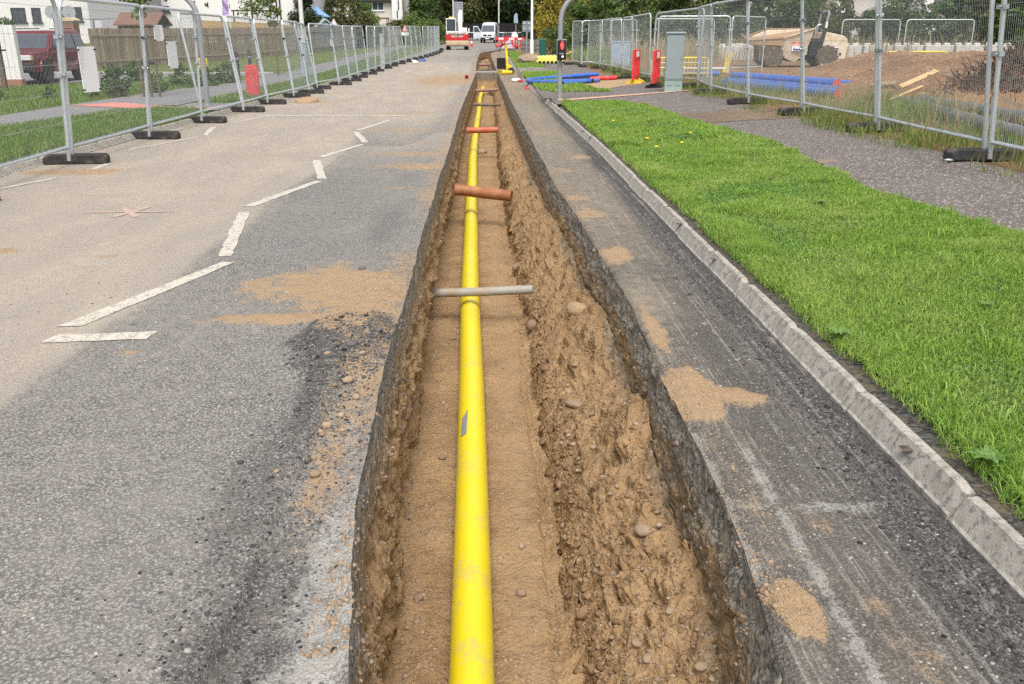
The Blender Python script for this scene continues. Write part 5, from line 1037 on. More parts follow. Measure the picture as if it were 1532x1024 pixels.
# brush pile of dark roots
t = empty('brush_pile', (10.05,17.6,.3), 0, 'dark pile of roots and brush behind the last right fence panel', 'brush pile'); V = []; mb = MB(); rr_ = np.random.default_rng(9)
gx, gy = np.meshgrid(np.linspace(-2.2,3.4,64), np.linspace(-2.2,3.2,64)); hz = 1.35*np.exp(-((gx-1.0)/1.6)**2-((gy-.3)/1.6)**2)*(1+.5*fbm(gx*2,gy*2,s=4)) + .35*np.abs(fbm(gx*5,gy*5,s=6)) - .25
grid('earth_core', np.stack([gx,gy,hz],-1), M['root'], kind=None, parent=t)
for i in range(1300):
    x, y = rr_.normal(.9,1.1), rr_.normal(.2,1.0); z = 1.3*math.exp(-((x-1.0)/1.6)**2-((y-.3)/1.6)**2) - .1; a = rr_.uniform(0,6.28); e_ = rr_.uniform(-.5,1.0); L = rr_.uniform(.15,.6); d = Vector((math.cos(a)*math.cos(e_), math.sin(a)*math.cos(e_), math.sin(e_)))*L; p = Vector((x,y,z)); mb.tube([p, p+d*.5+Vector((rr_.normal(0,.04),rr_.normal(0,.04),0)), p+d], [.014,.011,.004], 4, False)
mb.build('roots', M['root'], t, kind='stuff')
mb = MB()
mb.tube([(1.1,-.3,1.0),(1.2,-.2,1.5),(1.25,-.2,1.75),(1.1,-.1,2.05)], [.05,.045,.04,.015], 6); mb.tube([(1.25,-.2,1.7),(1.5,-.1,1.95),(1.8,0,2.0)], [.035,.03,.01], 6); mb.build('stump_limb', M['root'], t, smooth=True)
# concrete blocks with studs, in a row behind the heap
i = 0
for (u, Y) in [(1098,52),(1122,53)] + [(1271+46.5*k, 54+.25*k) for k in range(6)] + [(1225,53.8)]:
    x = at(u, Y); t = empty('concrete_block', (x,Y,float(zr(6,Y))-.12), R(-3), 'pale concrete block with round studs on top, ' + ('left of the dumper, ' + ('left one' if i == 0 else 'right one') if i < 2 else ORD[i-2] + ' to the right of the dumper' if i < 8 else 'half hidden right behind the dumper'), 'concrete block', 'interlocking concrete blocks behind the spoil heap')
    MB().box((0,0,.42), (1.66,.8,.84)).build('block_body', M['concrete'], t, bevel=.04)
    for k_ in range(3): MB().lathe([(.2,0),(.2,.07),(.12,.13)], 10, (-.55+.55*k_,0,.84)).build('stud', M['concrete'], t)
    i += 1
# ================================================================== trees, shrubs and hedges
def leaf_mesh(name, centres, radii, n, size, s, flat=.0):
    """leaf-sized quads gathered in clumps; centres (k,3), radii (k,)"""
    r = np.random.default_rng(s); c = np.array(centres, float); rad = np.array(radii, float); pr = rad**2; k = r.choice(len(c), n, p=pr/pr.sum())
    d = r.normal(size=(n,3)); d /= np.linalg.norm(d, axis=1)[:,None]; q = c[k] + d*(rad[k]*(.45 + .55*r.uniform(0,1,n)**.5))[:,None]*np.array([1,1,.85])
    nrm = d*.7 + r.normal(size=(n,3))*.6 + np.array([0,0,.35]); nrm /= np.linalg.norm(nrm, axis=1)[:,None]
    t = np.cross(nrm, r.normal(size=(n,3))); t /= np.linalg.norm(t, axis=1)[:,None]; b = np.cross(nrm, t); sz = (size*r.uniform(.6,1.35,n))[:,None]
    V = np.stack([q - t*sz*.5, q + b*sz*.32, q + t*sz*.62, q - b*sz*.32], 1).reshape(-1,3)
    return np_mesh(name, V, np.arange(n*4).reshape(n,4))
def crown_clumps(s, kind):
    r = np.random.default_rng(s); C_ = []; Rr = []
    for i in range(kind.get('n', 34)):
        while True:
            p = r.uniform(-1,1,3)
            if np.linalg.norm(p) < 1: break
        z = p[2]*.5 + .55; wd = kind['prof'](z); C_.append((p[0]*wd, p[1]*wd, z)); Rr.append(r.uniform(*kind.get('rad', (.10,.21))))
    return C_, Rr
ROUND = dict(prof=lambda z: .46*math.sin(min(3.1, max(.15, z*3.0)))+.05, n=36); CONE = dict(prof=lambda z: .42*(1.08-z)+.03, n=40, rad=(.07,.15)); BUSH = dict(prof=lambda z: .62*(1-.5*z)+.02, n=38, rad=(.10,.2)); UPR = dict(prof=lambda z: .40*(1-.35*z), n=44, rad=(.06,.14))
CROWN = {}
def crown(kind, key, n, leaf_, s):
    k = (key, n, s, leaf_)
    if k not in CROWN: c, rr = crown_clumps(s, kind); CROWN[k] = leaf_mesh('crown', c, rr, n, leaf_, s)
    return CROWN[k]
KIND = {'round': ROUND, 'cone': CONE, 'bush': BUSH, 'upright': UPR}
def plant(name, cat, p, h, wdt, kind, m, label, group=None, n=2600, leaf_=.06, s=1, trunk=True):
    t = empty(name, p, s*1.7, label, cat, group)
    me = crown(KIND[kind], kind, n, leaf_, s % 3); co = bpy.data.objects.new('crown' if name.endswith('tree') or trunk == 2 else 'foliage', me); link(co); co.parent = t
    z0 = h*.12 if kind in ('round','cone') else -.02*h
    co.scale = (wdt, wdt, h - z0); co.location = (0,0,z0 - (h-z0)*.05)
    if not me.materials: me.materials.append(None)
    co.material_slots[0].link = 'OBJECT'; co.material_slots[0].material = M[m]
    mb = MB(); r = .03*h*.5 if kind in ('round','cone') else .012*h+.01
    mb.tube([(0,0,-.1),(.01*h,0,h*.3),(-.01*h,.01*h,h*.65)], [r*1.3, r, r*.4], 7)
    rr = random.Random(s)
    for k in range(5):
        a = k*1.3 + rr.random(); z = h*(.22+.09*k); mb.tube([(0,0,z),(math.cos(a)*wdt*.2, math.sin(a)*wdt*.2, z+h*.12),(math.cos(a)*wdt*.36, math.sin(a)*wdt*.36, z+h*.26)], [r*.6,r*.35,r*.12], 5, False)
    mb.build('trunk' if name.endswith('tree') else 'stem', M['bark'], t, smooth=True); return t
def gY(x, Y): return float(gz(Y)) + (.1 if x < -6 else .3 if x > 5 else .1)
# dark belt of trees at the end of the road
specs = []
side = lambda u: 'left of the road end' if u < 700 else 'above the black fence' if u < 840 else 'behind the bushes on the right'
TR = [(590,150,12,9,'round','leaf_dark'),(618,158,13,10,'round','leaf_dark'),(640,150,12,8,'cone','leaf_dark'),(664,160,14,10,'round','leaf_olive'),(690,166,14,10,'round','leaf_dark'),(716,160,13,9,'round','leaf_olive'),(742,168,15,11,'round','leaf_dark'),(768,158,13,10,'round','leaf_dark'),(794,162,14,10,'cone','leaf_dark'),(818,152,13,10,'round','leaf_dark'),(850,146,13,11,'round','leaf_olive'),(885,140,13,11,'round','leaf_mid'),(925,136,13,12,'round','leaf_mid'),(965,130,12,11,'round','leaf_olive'),(1010,126,12,11,'round','leaf_dark'),(1060,120,11,10,'round','leaf_mid'),(1110,122,11,11,'round','leaf_dark')]
for i, (u, Y, h, wd, k, m) in enumerate(TR):
    specs.append((u, m)); tone = {'leaf_dark':'dark green','leaf_olive':'olive green','leaf_mid':'mid green'}[m]
    plant('tree', 'tree', (at(u,Y),Y,gY(at(u,Y),Y)-.5), h, wd, k, m, f'{tone} tree in the belt at the road end, {ORD[i]} from the left', 'trees in the belt at the road end', 4200, .055, i+1)
X = np.concatenate([rng.uniform(-32, 62, 420)]); Yb_ = rng.uniform(176, 190, 420)
C_ = np.stack([X, Yb_, float(gz(180)) + rng.uniform(0, 13, 420)], -1)
me = leaf_mesh('woodland', C_, rng.uniform(1.6, 3.4, 420), 26000, .95, 5); o = from_mesh('woodland', me, M['leaf_dark']); o['kind'] = 'stuff'
X = rng.uniform(36, 120, 360); Yb_ = rng.uniform(96, 122, 360); me = leaf_mesh('woodland', np.stack([X, Yb_, 1 + rng.uniform(0, 9, 360)], -1), rng.uniform(1.2, 2.6, 360), 22000, .7, 6); o = from_mesh('woodland', me, M['leaf_olive']); o['kind'] = 'stuff'
# shrubs between the houses and the road on the left, then the right-hand hedge belt
SH = [(520,92,5.6,6.0,'bush','leaf_olive','big olive green bush in front of the cream house'),(545,95,5.0,4.2,'upright','leaf_mid','upright green bush right of the big olive bush'),(556,104,3.6,3.2,'bush','leaf_light','light green shrub at the corner of the grey timber fence'),
      (462,84,5.0,5.0,'cone','leaf_dark','dark conifer behind the timber fence beside the lamp post'),(486,112,6.6,5.0,'round','leaf_dark','dark tree behind the blue and white parasol'),
      (635,128,6.6,7.4,'bush','leaf_mid','tall mid green bush behind the triangular sign'),(615,112,3.3,5.0,'bush','leaf_light','light green hedge bush right of the triangular sign'),(640,116,3.2,5.6,'bush','leaf_light','light green hedge bush nearest the excavator'),(595,112,2.8,4.4,'bush','leaf_olive','dull green shrub left of the triangular sign'),(625,104,2.2,4.0,'bush','leaf_light','low light green shrub behind the left fence end'),
      (845,84,6.6,4.8,'round','leaf_gold','golden leaved tree behind the signal pole'),(832,92,5.5,4.2,'bush','leaf_gold','golden bush lower left of the golden tree'),(808,104,3.6,4.6,'bush','leaf_dark','dark rounded bush behind the white lamp post'),(838,66,2.4,3.2,'bush','leaf_mid','low green bush behind the dark green pillar'),(865,62,3.3,3.6,'upright','leaf_mid','feathery green shrub left of the far fence panel'),(885,70,5.6,5.0,'upright','leaf_light','light green feathery shrub above the far fence end'),
      (905,66,4.4,4.2,'upright','leaf_mid','mid green feathery shrub behind the fence panels'),(930,74,6.2,5.6,'upright','leaf_light','tall light green shrub behind the blue cabinet'),(958,70,4.8,5.0,'upright','leaf_mid','green shrub over the red barrier tops'),(985,76,6.4,6.0,'round','leaf_light','light green tree left of the tall cabinet top'),(1015,72,5.4,5.4,'upright','leaf_mid','green shrub behind the tall cabinet'),(1045,76,6.0,6.0,'upright','leaf_olive','olive shrub right of the tall cabinet'),(1080,72,5.4,5.6,'upright','leaf_mid','green shrub left of the dumper'),
      (1115,70,5.0,5.4,'upright','leaf_mid','dark green hedge shrub behind the dumper skip'),(1150,72,4.9,5.6,'upright','leaf_dark','dark hedge shrub above the dumper skip'),(1185,70,4.6,5.4,'bush','leaf_mid','green hedge bush behind the dumper roll bar'),(1220,74,4.8,5.2,'round','leaf_light','pale flowering bush behind the roll bar'),(1255,68,5.2,3.6,'upright','leaf_olive','olive shrub right of the roll bar'),(1290,70,3.2,5.0,'bush','leaf_dark','low dark hedge bush in front of the glazed porch'),(1325,70,3.1,5.0,'bush','leaf_dark','low dark hedge bush right of the glazed porch'),(1350,66,4.9,4.0,'round','leaf_mid','dark tree before the cream house on the right'),(1380,70,3.2,5.2,'bush','leaf_dark','low dark hedge bush below the white gable'),(1420,66,3.7,5.6,'upright','leaf_mid','hedge bush below the dark tiled roof'),(1455,64,5.0,5.6,'upright','leaf_mid','tall hedge bush beside the nearest double posts'),(1490,62,4.9,5.6,'upright','leaf_olive','olive hedge bush at the right end of the belt'),(1525,60,5.0,5.6,'upright','leaf_mid','green hedge bush at the far right'),(1565,58,5,6,'upright','leaf_mid','green hedge bush beyond the far right end')]
for i, (u, Y, h, wd, k, m, lb) in enumerate(SH):
    plant('shrub', 'shrub' if 'tree' not in lb and 'conifer' not in lb else 'tree', (at(u,Y),Y,gY(at(u,Y),Y)-.2), h, wd, k, m, lb, 'shrubs behind the building site' if u > 830 else 'shrubs left of the road end', 3400, .05, i+3)
# young roadside trees and the planted bushes on the left
def sapling(p, h, lb, cr=.5, s=1, stakes=True, m='leaf_light'):
    t = empty('young_tree', p, 0, lb, 'tree'); mb = MB(); mb.tube([(0,0,-.1),(.02,0,h*.4),(-.02,.03,h*.75),(0,0,h)], [.035,.028,.02,.008], 7); r = np.random.default_rng(s); C_ = []
    for i in range(9):
        z = h*r.uniform(.62,1.0); a = r.uniform(0,6.28); L = r.uniform(.25,.6)*cr*1.4; e_ = (math.cos(a)*L, math.sin(a)*L, z+L*.6); mb.tube([(0,0,z-.1),e_], [.012,.004], 4, False); C_.append(e_)
    mb.build('trunk', M['bark'], t, smooth=True); from_mesh('crown', leaf_mesh('crown', C_, [cr*.55]*len(C_), 520, .12, s), M[m], t)
    if stakes:
        for sx in (-.22,.22): MB().tube([(sx,0,-.1),(sx,0,.95)], .035, 8).build('stake', M['bark'], t)
        MB().box((0,-.01,.88), (.5,.02,.06)).build('tie', M['black'], t)
sapling((-9.3,24.9,.1), 3.2, 'slender young tree with two stakes behind the third left fence panel', .38, 1); sapling((-10.9,42.7,.25), 3.4, 'young tree with pale leaves behind the red barrier board', .62, 2, False); sapling((-9.1,39.0,.2), 2.9, 'young tree left of the pale lamp post behind the fence', .3, 3, False)
for i, (x, y, h, m, lb) in enumerate(((-10.55,25.6,.78,'leaf_mid','dark green rounded shrub on the left verge, largest one'),(-13.6,35.0,.75,'leaf_mid','dark shrub at the edge of the drive behind the others'),(-10.2,27.7,.62,'leaf_light','light green shrub in the verge row, right of the largest shrub'),(-10.3,30.3,.72,'leaf_light','light green shrub in the verge row, middle one'),(-9.7,30.9,.66,'leaf_mid','mid green shrub in the verge row before the signal pole'),(-9.55,33.2,.85,'leaf_mid','mid green shrub in the verge row behind the signal pole'),(-13.0,23.6,.72,'leaf_light','bright green shrub with pale flowers in front of the white wall'),(-11.8,24.3,.36,'leaf_light','small yellow green shrub in front of the maroon car'),(-10.8,24.6,.36,'leaf_light','small yellow green shrub below the maroon car'),(-10.2,24.9,.45,'leaf_olive','small dull shrub between car and notice board'),(-9.9,27.0,.4,'leaf_light','tiny light shrub in the verge row'))):
    plant('shrub', 'shrub', (x,y,.08), h, h*1.15, 'bush', m, lb, 'planted shrubs on the left verge', 700, .13, i+2)
plant('shrub', 'shrub', (at(24,62),62,.4), 2.8, 1.5, 'upright', 'leaf_mid', 'small green conifer before the white house at the far left', None, 1500, .08, 4)
# ================================================================== timber fences, walls and houses
def board_fence(name, pts, h, lb, m, bw=.14, zb=None, wave=0):
    t = empty(name, (pts[0][0],pts[0][1],0), 0, lb, 'fence'); P0 = Vector((pts[0][0],pts[0][1],0)); mb = MB(); s0 = 0; rails = MB(); posts = []
    for (x0,y0,z0), (x1,y1,z1) in zip(pts[:-1], pts[1:]):
        L = math.hypot(x1-x0, y1-y0); n = int(L/bw); a = math.atan2(y1-y0, x1-x0)
        for i in range(n):
            q = (i+.5)/n; hh = h + random.uniform(-.03,.03) + wave*math.sin(q*math.pi); c = Vector((x0+(x1-x0)*q, y0+(y1-y0)*q, z0+(z1-z0)*q)) - P0; off = .018 if i % 2 else -.008
            mb.box((c.x - math.sin(a)*off, c.y + math.cos(a)*off, c.z+hh/2), (bw*(1.08 if i % 2 else .9), .018, hh), rz=a, rx=0)
            if i % 14 == 0: posts.append((c, a, hh))
        for rz_ in (.35, h-.35): rails.box(((x0+x1)/2-P0.x - math.sin(a)*-.05, (y0+y1)/2-P0.y + math.cos(a)*-.05+.1, (z0+z1)/2+rz_), (L,.05,.09), rz=a, ry=-math.atan2(z1-z0, L))
    mb.build('boards', M[m], t, kind='stuff'); rails.build('rails', M[m], t)
    for c, a, hh in posts: MB().box((c.x, c.y+.08, c.z+hh/2), (.1,.1,hh), rz=a).build('post', M[m], t)
    return t
board_fence('timber_fence', [(-19.9,46.0,.20),(-17.3,56,.33),(-15.2,70,.55)], 1.92, 'weathered brown vertical board fence behind the maroon car', 'timber')
board_fence('timber_fence', [(-15.2,70.1,.55),(-13.7,80,.70),(-12.9,88,.95)], 1.95, 'grey vertical board fence ending beside the dark conifer', 'timber_grey')
board_fence('timber_fence', [(-12.9,88,.95),(-14.6,92,1.0)], 1.95, 'short return of the grey board fence at its corner', 'timber_grey')
board_fence('timber_fence', [(at(545,108),108,1.1),(at(560,106),106,1.1),(at(580,104),104,1.1),(at(602,103),103,.95)], 1.75, 'curved grey board fence below the cream house', 'timber_grey', .17, wave=.25)
board_fence('timber_fence', [(at(300,74),74,1.9),(at(390,78),78,1.8),(at(470,82),82,1.5)], 1.15, 'pale new board fence behind the grey one', 'timber_new', .14)
board_fence('timber_fence', [(at(690,146),146,1.3),(at(770,146),146,1.4),(at(850,140),140,1.4)], 2.7, 'long black timber fence across the road end', 'timber_black', .3)
board_fence('timber_fence', [(at(780,74),74,.65),(at(815,70),70,.6)], 1.0, 'low pale board fence behind the grey sign back', 'timber_grey', .15)
# brick pillar and white garden wall
t = empty('brick_pillar', (at(114,46),46,.25), 0, 'square brick pillar with a pale stone cap behind the car', 'pillar'); hh = zat(33,46)-.25
for c in range(int(hh/.15)):
    for k in range(2): MB().box(((-.17 if k else .17)+(.06 if c % 2 else -.0)*0, 0, .075+.15*c), (.325,.66,.138)).build('brick', M['brick'], t)
    MB().box((0,0,.075+.15*c), (.63,.64,.15)).build('mortar', M['concrete'], t) if c == 0 else None
MB().box((0,0,hh*.5), (.62,.63,hh)).build('mortar_core', M['concrete'], t); MB().prism([(-.42,0),(.42,0),(.42,.08),(.2,.18),(-.2,.18),(-.42,.08)], 'y', -.42, .42, Matrix.Translation((0,0,hh))).build('cap_stone', M['cap'], t, bevel=.02)
t = empty('garden_wall', (-16.1,30.3,.05), 0, 'white boarded garden wall on a brick base at the left edge', 'wall'); zt_ = float(zat(38,30.3))
MB().box((-2.0,.1,.14), (5.2,.26,.32)).build('brick_base', M['brick'], t, bevel=.01)
for k in range(30): MB().box((.50-.17*k,.05+(.008 if k%2 else 0),.30+(zt_-.35)/2), (.160,.06,zt_-.35)).build('board', M['render'], t)
MB().box((.56,.1,.3+(zt_-.35)/2), (.05,.22,zt_-.35)).build('corner_post', M['render'], t)
t = empty('timber_post', (at(4,28.5),28.5,.08), 0, 'dark timber post standing before the white wall at the left edge', 'post'); MB().box((0,0,.75), (.14,.14,1.5)).build('post', M['bark'], t, bevel=.01); MB().box((.12,0,1.2), (.2,.04,.05)).build('bracket', M['black'], t)
def win(t, x, y, z, w_, h, m='frame_white', mull=1, rz=0, sill=True):
    f = MB(); fw_ = .07
    for a, b, c, d in ((x-w_/2, x+w_/2, z, z+fw_),(x-w_/2,x+w_/2,z+h-fw_,z+h),(x-w_/2,x-w_/2+fw_,z+fw_,z+h-fw_),(x+w_/2-fw_,x+w_/2,z+fw_,z+h-fw_)): f.box(((a+b)/2,y-.03,(c+d)/2), (b-a,.08,d-c))
    for k in range(mull): f.box((x-w_/2+w_*(k+1)/(mull+1), y-.03, z+h/2), (.06,.078,h-2*fw_))
    o = f.build('window', M[m], t); MB().box((x,y-.012,z+h/2), (w_-.1,.02,h-.1)).build('pane', M['glass'], o)
    if sill: MB().box((x,y-.07,z-.06), (w_+.2,.16,.09)).build('sill', M[m], o)
    return o
def house(p, rz, w_, d, h, lb, wall, roof_h=2.6, wins=(), gable=None, ridge='x', mat2=None):
    t = empty('house', p, rz, lb, 'house'); MB().box((0,d/2,h/2), (w_,d,h)).build('wall', M[wall], t)
    if ridge == 'x':
        MB().prism([(-.45,h-.1),(d/2,h+roof_h),(d+.45,h-.1),(d+.45,h+.1),(d/2,h+roof_h+.2),(-.45,h+.1)], 'x', -w_/2-.3, w_/2+.3).build('roof', M['roof'], t)
        for s_ in (-1,1): MB().prism([(0,h),(d,h),(d/2,h+roof_h-.05)], 'x', s_*w_/2-.1*(s_>0), s_*w_/2+.1*(s_<0)).build('gable', M[gable or wall], t)
    else:
        MB().prism([(-w_/2-.35,h-.1),(0,h+roof_h),(w_/2+.35,h-.1),(w_/2+.35,h+.1),(0,h+roof_h+.2),(-w_/2-.35,h+.1)], 'y', -.3, d+.3).build('roof', M['roof'], t)
        MB().prism([(-w_/2,h),(w_/2,h),(0,h+roof_h-.05)], 'y', -.02, .2).build('gable', M[gable or wall], t)
    MB().box((0,-.5,h-.12), (w_+.6,.12,.14)).build('gutter', M['black'], t)
    for (x, z, ww, hh_, m, mu) in wins: win(t, x, 0, z, ww, hh_, m, mu)
    return t
def hx(u, Y, x0): return at(u, Y) - x0
Y = 80; x0 = at(70,Y); g0 = 1.3
h1 = house((x0,Y,g0), 0, at(143,Y)-at(-40,Y), 9, 6.0, 'white roughcast house with dark windows at the far left', 'render', 2.6, [(hx(43,Y,x0)+.0, zat(34,Y)-g0, 1.2, 1.15, 'frame_dark', 1),(hx(69,Y,x0), zat(34,Y)-g0, .75, 1.15, 'frame_dark', 0),(hx(108,Y,x0), zat(30,Y)-g0, 1.2, 1.0, 'frame_dark', 1),(hx(130,Y,x0), zat(32,Y)-g0, .6, 1.1, 'frame_dark', 0)])
t = empty('extension', (at(180,78),78,g0), 0, 'grey rendered side extension between the two white houses', 'building'); MB().box((0,4,2.8), (at(214,78)-at(144,78),8,5.6)).build('wall', M['render3'], t); MB().box((0,4,5.7), (4.4,8.4,.16)).build('flat_roof', M['roof'], t)
Y = 84; x0 = at(340,Y)
h2 = house((x0,Y,g0), 0, at(470,Y)-at(216,Y), 9, 6.2, 'long white roughcast house with small dark windows behind the pale fence', 'render', 2.6, [(hx(233,Y,x0), zat(20,Y)-g0, .75, .55, 'frame_dark', 0),(hx(258,Y,x0), zat(19,Y)-g0, .65, .5, 'frame_dark', 0),(hx(404,Y,x0), zat(8,Y)-g0, .42, .55, 'frame_dark', 0)])
orn = MB()
for u, v in ((234,2),(259,1),(318,9),(349,11),(299,7)):
    x, z = hx(u,Y,x0), zat(v,Y)-g0; orn.box((x,-.06,z), (.34,.04,.10), ry=.5); orn.box((x+.1,-.06,z+.14), (.10,.04,.22)); orn.box((x-.1,-.06,z+.1), (.12,.04,.1))
orn.build('wall_ornament', M['black'], h2)
for u in (383.5,420,425): MB().box((hx(u,Y,x0),-.08,zat(14,Y)-g0+.9), (.10,.08,3.4)).build('downpipe', M['black'], h2)
# pergola, parasol, shed, satellite dishes, flag behind the fence
t = empty('pergola', (at(360,82),82,1.4), 0, 'dark timber pergola with curved braces before the long white house', 'pergola'); zb = zat(17,82)-1.4
MB().box((at(390,82)-at(360,82),0,zb), (at(425,82)-at(356,82)+.3,.12,.12)).build('beam', M['frame_dark'], t)
for u in (356,383,410,425): MB().box((at(u,82)-at(360,82),.0,zb/2), (.11,.11,zb)).build('post', M['frame_dark'], t)
for u in (383,410):
    for s_ in (-1,1): MB().tube([(at(u,82)-at(360,82),0,zb-.75)] + [(at(u,82)-at(360,82)+s_*.6*math.sin(R(a)), 0, zb-.75+.7*(1-math.cos(R(a)))) for a in (30,60,90)], .05, 6).build('curved_brace', M['frame_dark'], t)
t = empty('parasol', (at(478,86),86,1.3), 0, 'blue and white parasol tilted behind the timber fence', 'parasol'); z1 = zat(26,86)-1.3; z2 = zat(10,86)-1.3; MB().lathe([(1.25,z1),(.6,z1+.42),(.04,z2)], 8).build('canopy', M['canvas_blue'], t); MB().tube([(0,0,0),(0,0,z2)], .03, 8).build('pole', M['pale_pole'], t)
t = empty('garden_shed', (at(484,84),84,1.0), R(30), 'small blue shed with a pale green felt roof behind the fence', 'shed'); zs = zat(44,84)-1.0; MB().box((0,0,zs/2), (2.0,1.8,zs)).build('wall', M['canvas_blue'], t); MB().prism([(-1.25,zs-.12),(0,zs+.75),(1.25,zs-.12),(1.25,zs),(0,zs+.9),(-1.25,zs)], 'y', -1.1, 1.1).build('roof', M['shed_green'], t); MB().prism([(-1.0,zs),(1.0,zs),(0,zs+.7)], 'y', -.9, -.85).build('gable', M['blue_cab'], t)
t = empty('play_tent', (at(502,88),88,1.0), 0, 'small pale lilac pointed tent top showing over the grey fence', 'tent'); z1 = zat(42,88)-1; MB().lathe([(.5,0),(.5,z1),(.02,z1+.8)], 8).build('canvas', M['pale_lilac'], t)
t = empty('shed', (at(524,90),90,.95), 0, 'black low shed roof showing over the grey fence corner', 'shed'); z1 = zat(40,90)-.95; MB().box((0,1,z1/2), (2.6,2,z1)).build('wall', M['timber_black'], t); MB().box((0,1,z1+.12), (2.8,2.2,.22)).build('roof', M['roof'], t)
t = empty('red_roofed_shed', (at(212,58),58,.6), 0, 'long low shed with a red brown felt roof behind the board fence', 'shed'); z1 = zat(39,58)-.6; MB().box((0,1.2,z1/2), (2.4,2.2,z1)).build('wall', M['timber_red'], t); MB().prism([(-.2,z1),(1.2,z1+.7),(2.6,z1),(2.6,z1+.08),(1.2,z1+.8),(-.2,z1+.08)], 'x', -1.35, 1.35).build('roof', M['timber_red'], t)
for i, u in enumerate((92,117)):
    t = empty('satellite_dish', (at(u,66),66,.5), R(10), 'grey satellite dish over the pillar, ' + ('left one' if i == 0 else 'right one'), 'satellite dish'); zc = zat(20,66)-.5; MB().lathe([(.02,0),(.28,.04),(.45,.14)], 20, (0,0,0), Matrix.Translation((0,0,zc)) @ Matrix.Rotation(R(80),4,'X')).build('dish', M['pole'], t, smooth=True); MB().tube([(0,.05,0),(0,.05,zc)], .03, 8).build('mast', M['pole'], t); MB().tube([(0,-.0,zc-.35),(0,-.4,zc-.1)], .015, 6).build('feed_arm', M['black'], t)
t = empty('clothes_airer', (at(150,54),54,.5), 0, 'green rotary clothes line behind the board fence', 'clothes line'); zc = zat(30,54)-.5; MB().tube([(0,0,0),(0,0,zc)], .03, 8).build('mast', M['green_paint'], t); MB().tube([(-1.4,0,zc+.05),(0,0,zc),(1.2,0,zc+.05)], .02, 6).build('arm', M['green_paint'], t); MB().box((.25,.02,zc-.25), (.4,.02,.45)).build('hanging_cloth', M['pale_lilac'], t)
t = empty('flag', (at(350,70),70,.6), 0, 'purple and white flag on a thin white pole behind the fence', 'flag'); zc = zat(-4,70)-.6; MB().tube([(0,0,0),(0,0,zc)], .03, 8).build('pole', M['white_plastic'], t); V = []; F = []
for i in range(9):
    for j in range(5): V.append((-.02-.11*j-.02*i*.3, .07*math.sin(i*1.1+j), zc-.06-.16*i))
for i in range(8):
    for j in range(4): a = i*5+j; F.append((a,a+1,a+6,a+5))
me = bpy.data.meshes.new('cloth'); me.from_pydata(V, [], F); me.update(); from_mesh('cloth', me, M['flag'], t)
# cream house in the middle distance
Y = 128; x0 = at(541,Y); g0 = 2.2
h3 = house((x0,Y,g0), 0, at(588,Y)-at(492,Y), 9.4, zat(2,Y)-g0, 'cream roughcast house with one white window near the road end', 'render2', 2.4, [(hx(568.5,Y,x0), zat(16.5,Y)-g0, 1.6, 1.05, 'frame_white', 1)])
MB().box((-(at(588,Y)-at(541,Y))*.96,-.06,2.2), (.9,.1,3.4)).build('dark_door', M['black'], h3)
t = empty('house', (at(597,Y-.6),Y-.6,g0-.2), 0, 'narrow white gable wall joined to the right of the cream house', 'house'); hh_ = zat(33,Y)-g0+.2; MB().box((0,5,4.0), (at(605,Y)-at(588.5,Y),10,8.4)).build('wall', M['render'], t)
for u, v0, v1 in ((598.5,2,16),(596.5,17,28)): MB().box((at(u,Y)-at(597,Y),-.02,zat((v0+v1)/2,Y)-g0+.2), (.16,.06,(v1-v0)*Y/1458)).build('slot_window', M['glass'], t)
MB().box((.75,-.05,4.2), (.14,.1,7.8)).build('downpipe', M['timber_red'], t)
t = empty('timber_arbour', (at(570,116),116,1.5), 0, 'red brown timber trellis arch over the curved grey fence', 'arbour'); zt_ = zat(28,116)-1.5; MB().box((0,0,zt_), (2.4,.2,.18)).build('beam', M['timber_red'], t)
for x in (-1.1,-.9,.9,1.1): MB().box((x,0,zt_/2), (.08,.08,zt_)).build('post', M['timber_red'], t)
for k in range(4): MB().box((1.0,0,zt_-.25-.25*k), (.5,.03,.05), ry=.6).build('lattice', M['timber_red'], t)
# houses on the right behind the hedge
Y = 84; x0 = at(1318,Y); g0 = .6
h4 = house((x0,Y,g0), 0, at(1392,Y)-at(1252,Y), 8, 5.6, 'cream house with a glazed porch showing over the right-hand hedge', 'render2', 2.4, [(hx(1262,Y,x0), 3.4, 1.1, 1.1, 'frame_white', 1)])
pv = zat(16,Y-3)-g0; MB().box((hx(1311,Y,x0),-1.5,pv/2), (2.2,2.6,pv)).build('porch', M['frame_dark'], h4); MB().prism([(-1.3,pv),(1.3,pv),(0,pv+.55)], 'y', -3.0, -.05, Matrix.Translation((hx(1311,Y,x0),0,0))).build('porch_roof', M['glass'], h4)
for k in range(-2,3): MB().tube([(hx(1311,Y,x0)+k*.62,-3.05,pv+.03),(hx(1311,Y,x0),-3.05,pv+.58)], .04, 5).build('glazing_bar', M['frame_white'], h4)
Y = 80; x0 = at(1422,Y); h5 = house((x0,Y,.5), 0, at(1450,Y)-at(1392,Y), 7, zat(16,Y)-.5, 'dark tiled roof house beside the white gable on the right', 'render', 2.6, [])
t = empty('house', (at(1388,79),79,.5), 0, 'white gable end standing left of the dark tiled roof', 'house'); MB().prism([(-.5,0),(.5,0),(.35,7),(-.2,7)], 'y', 0, 5).build('wall', M['render'], t)
Y = 92; x0 = at(1120,Y); h6 = house((x0,Y,.9), 0, 8.0, 8, 5.4, 'pale house half hidden behind the hedge left of the dumper roll bar', 'render2', 2.4, [(.8,3.4,1.1,1.0,'frame_dark',1),(-2,3.4,1.1,1.0,'frame_dark',1)])
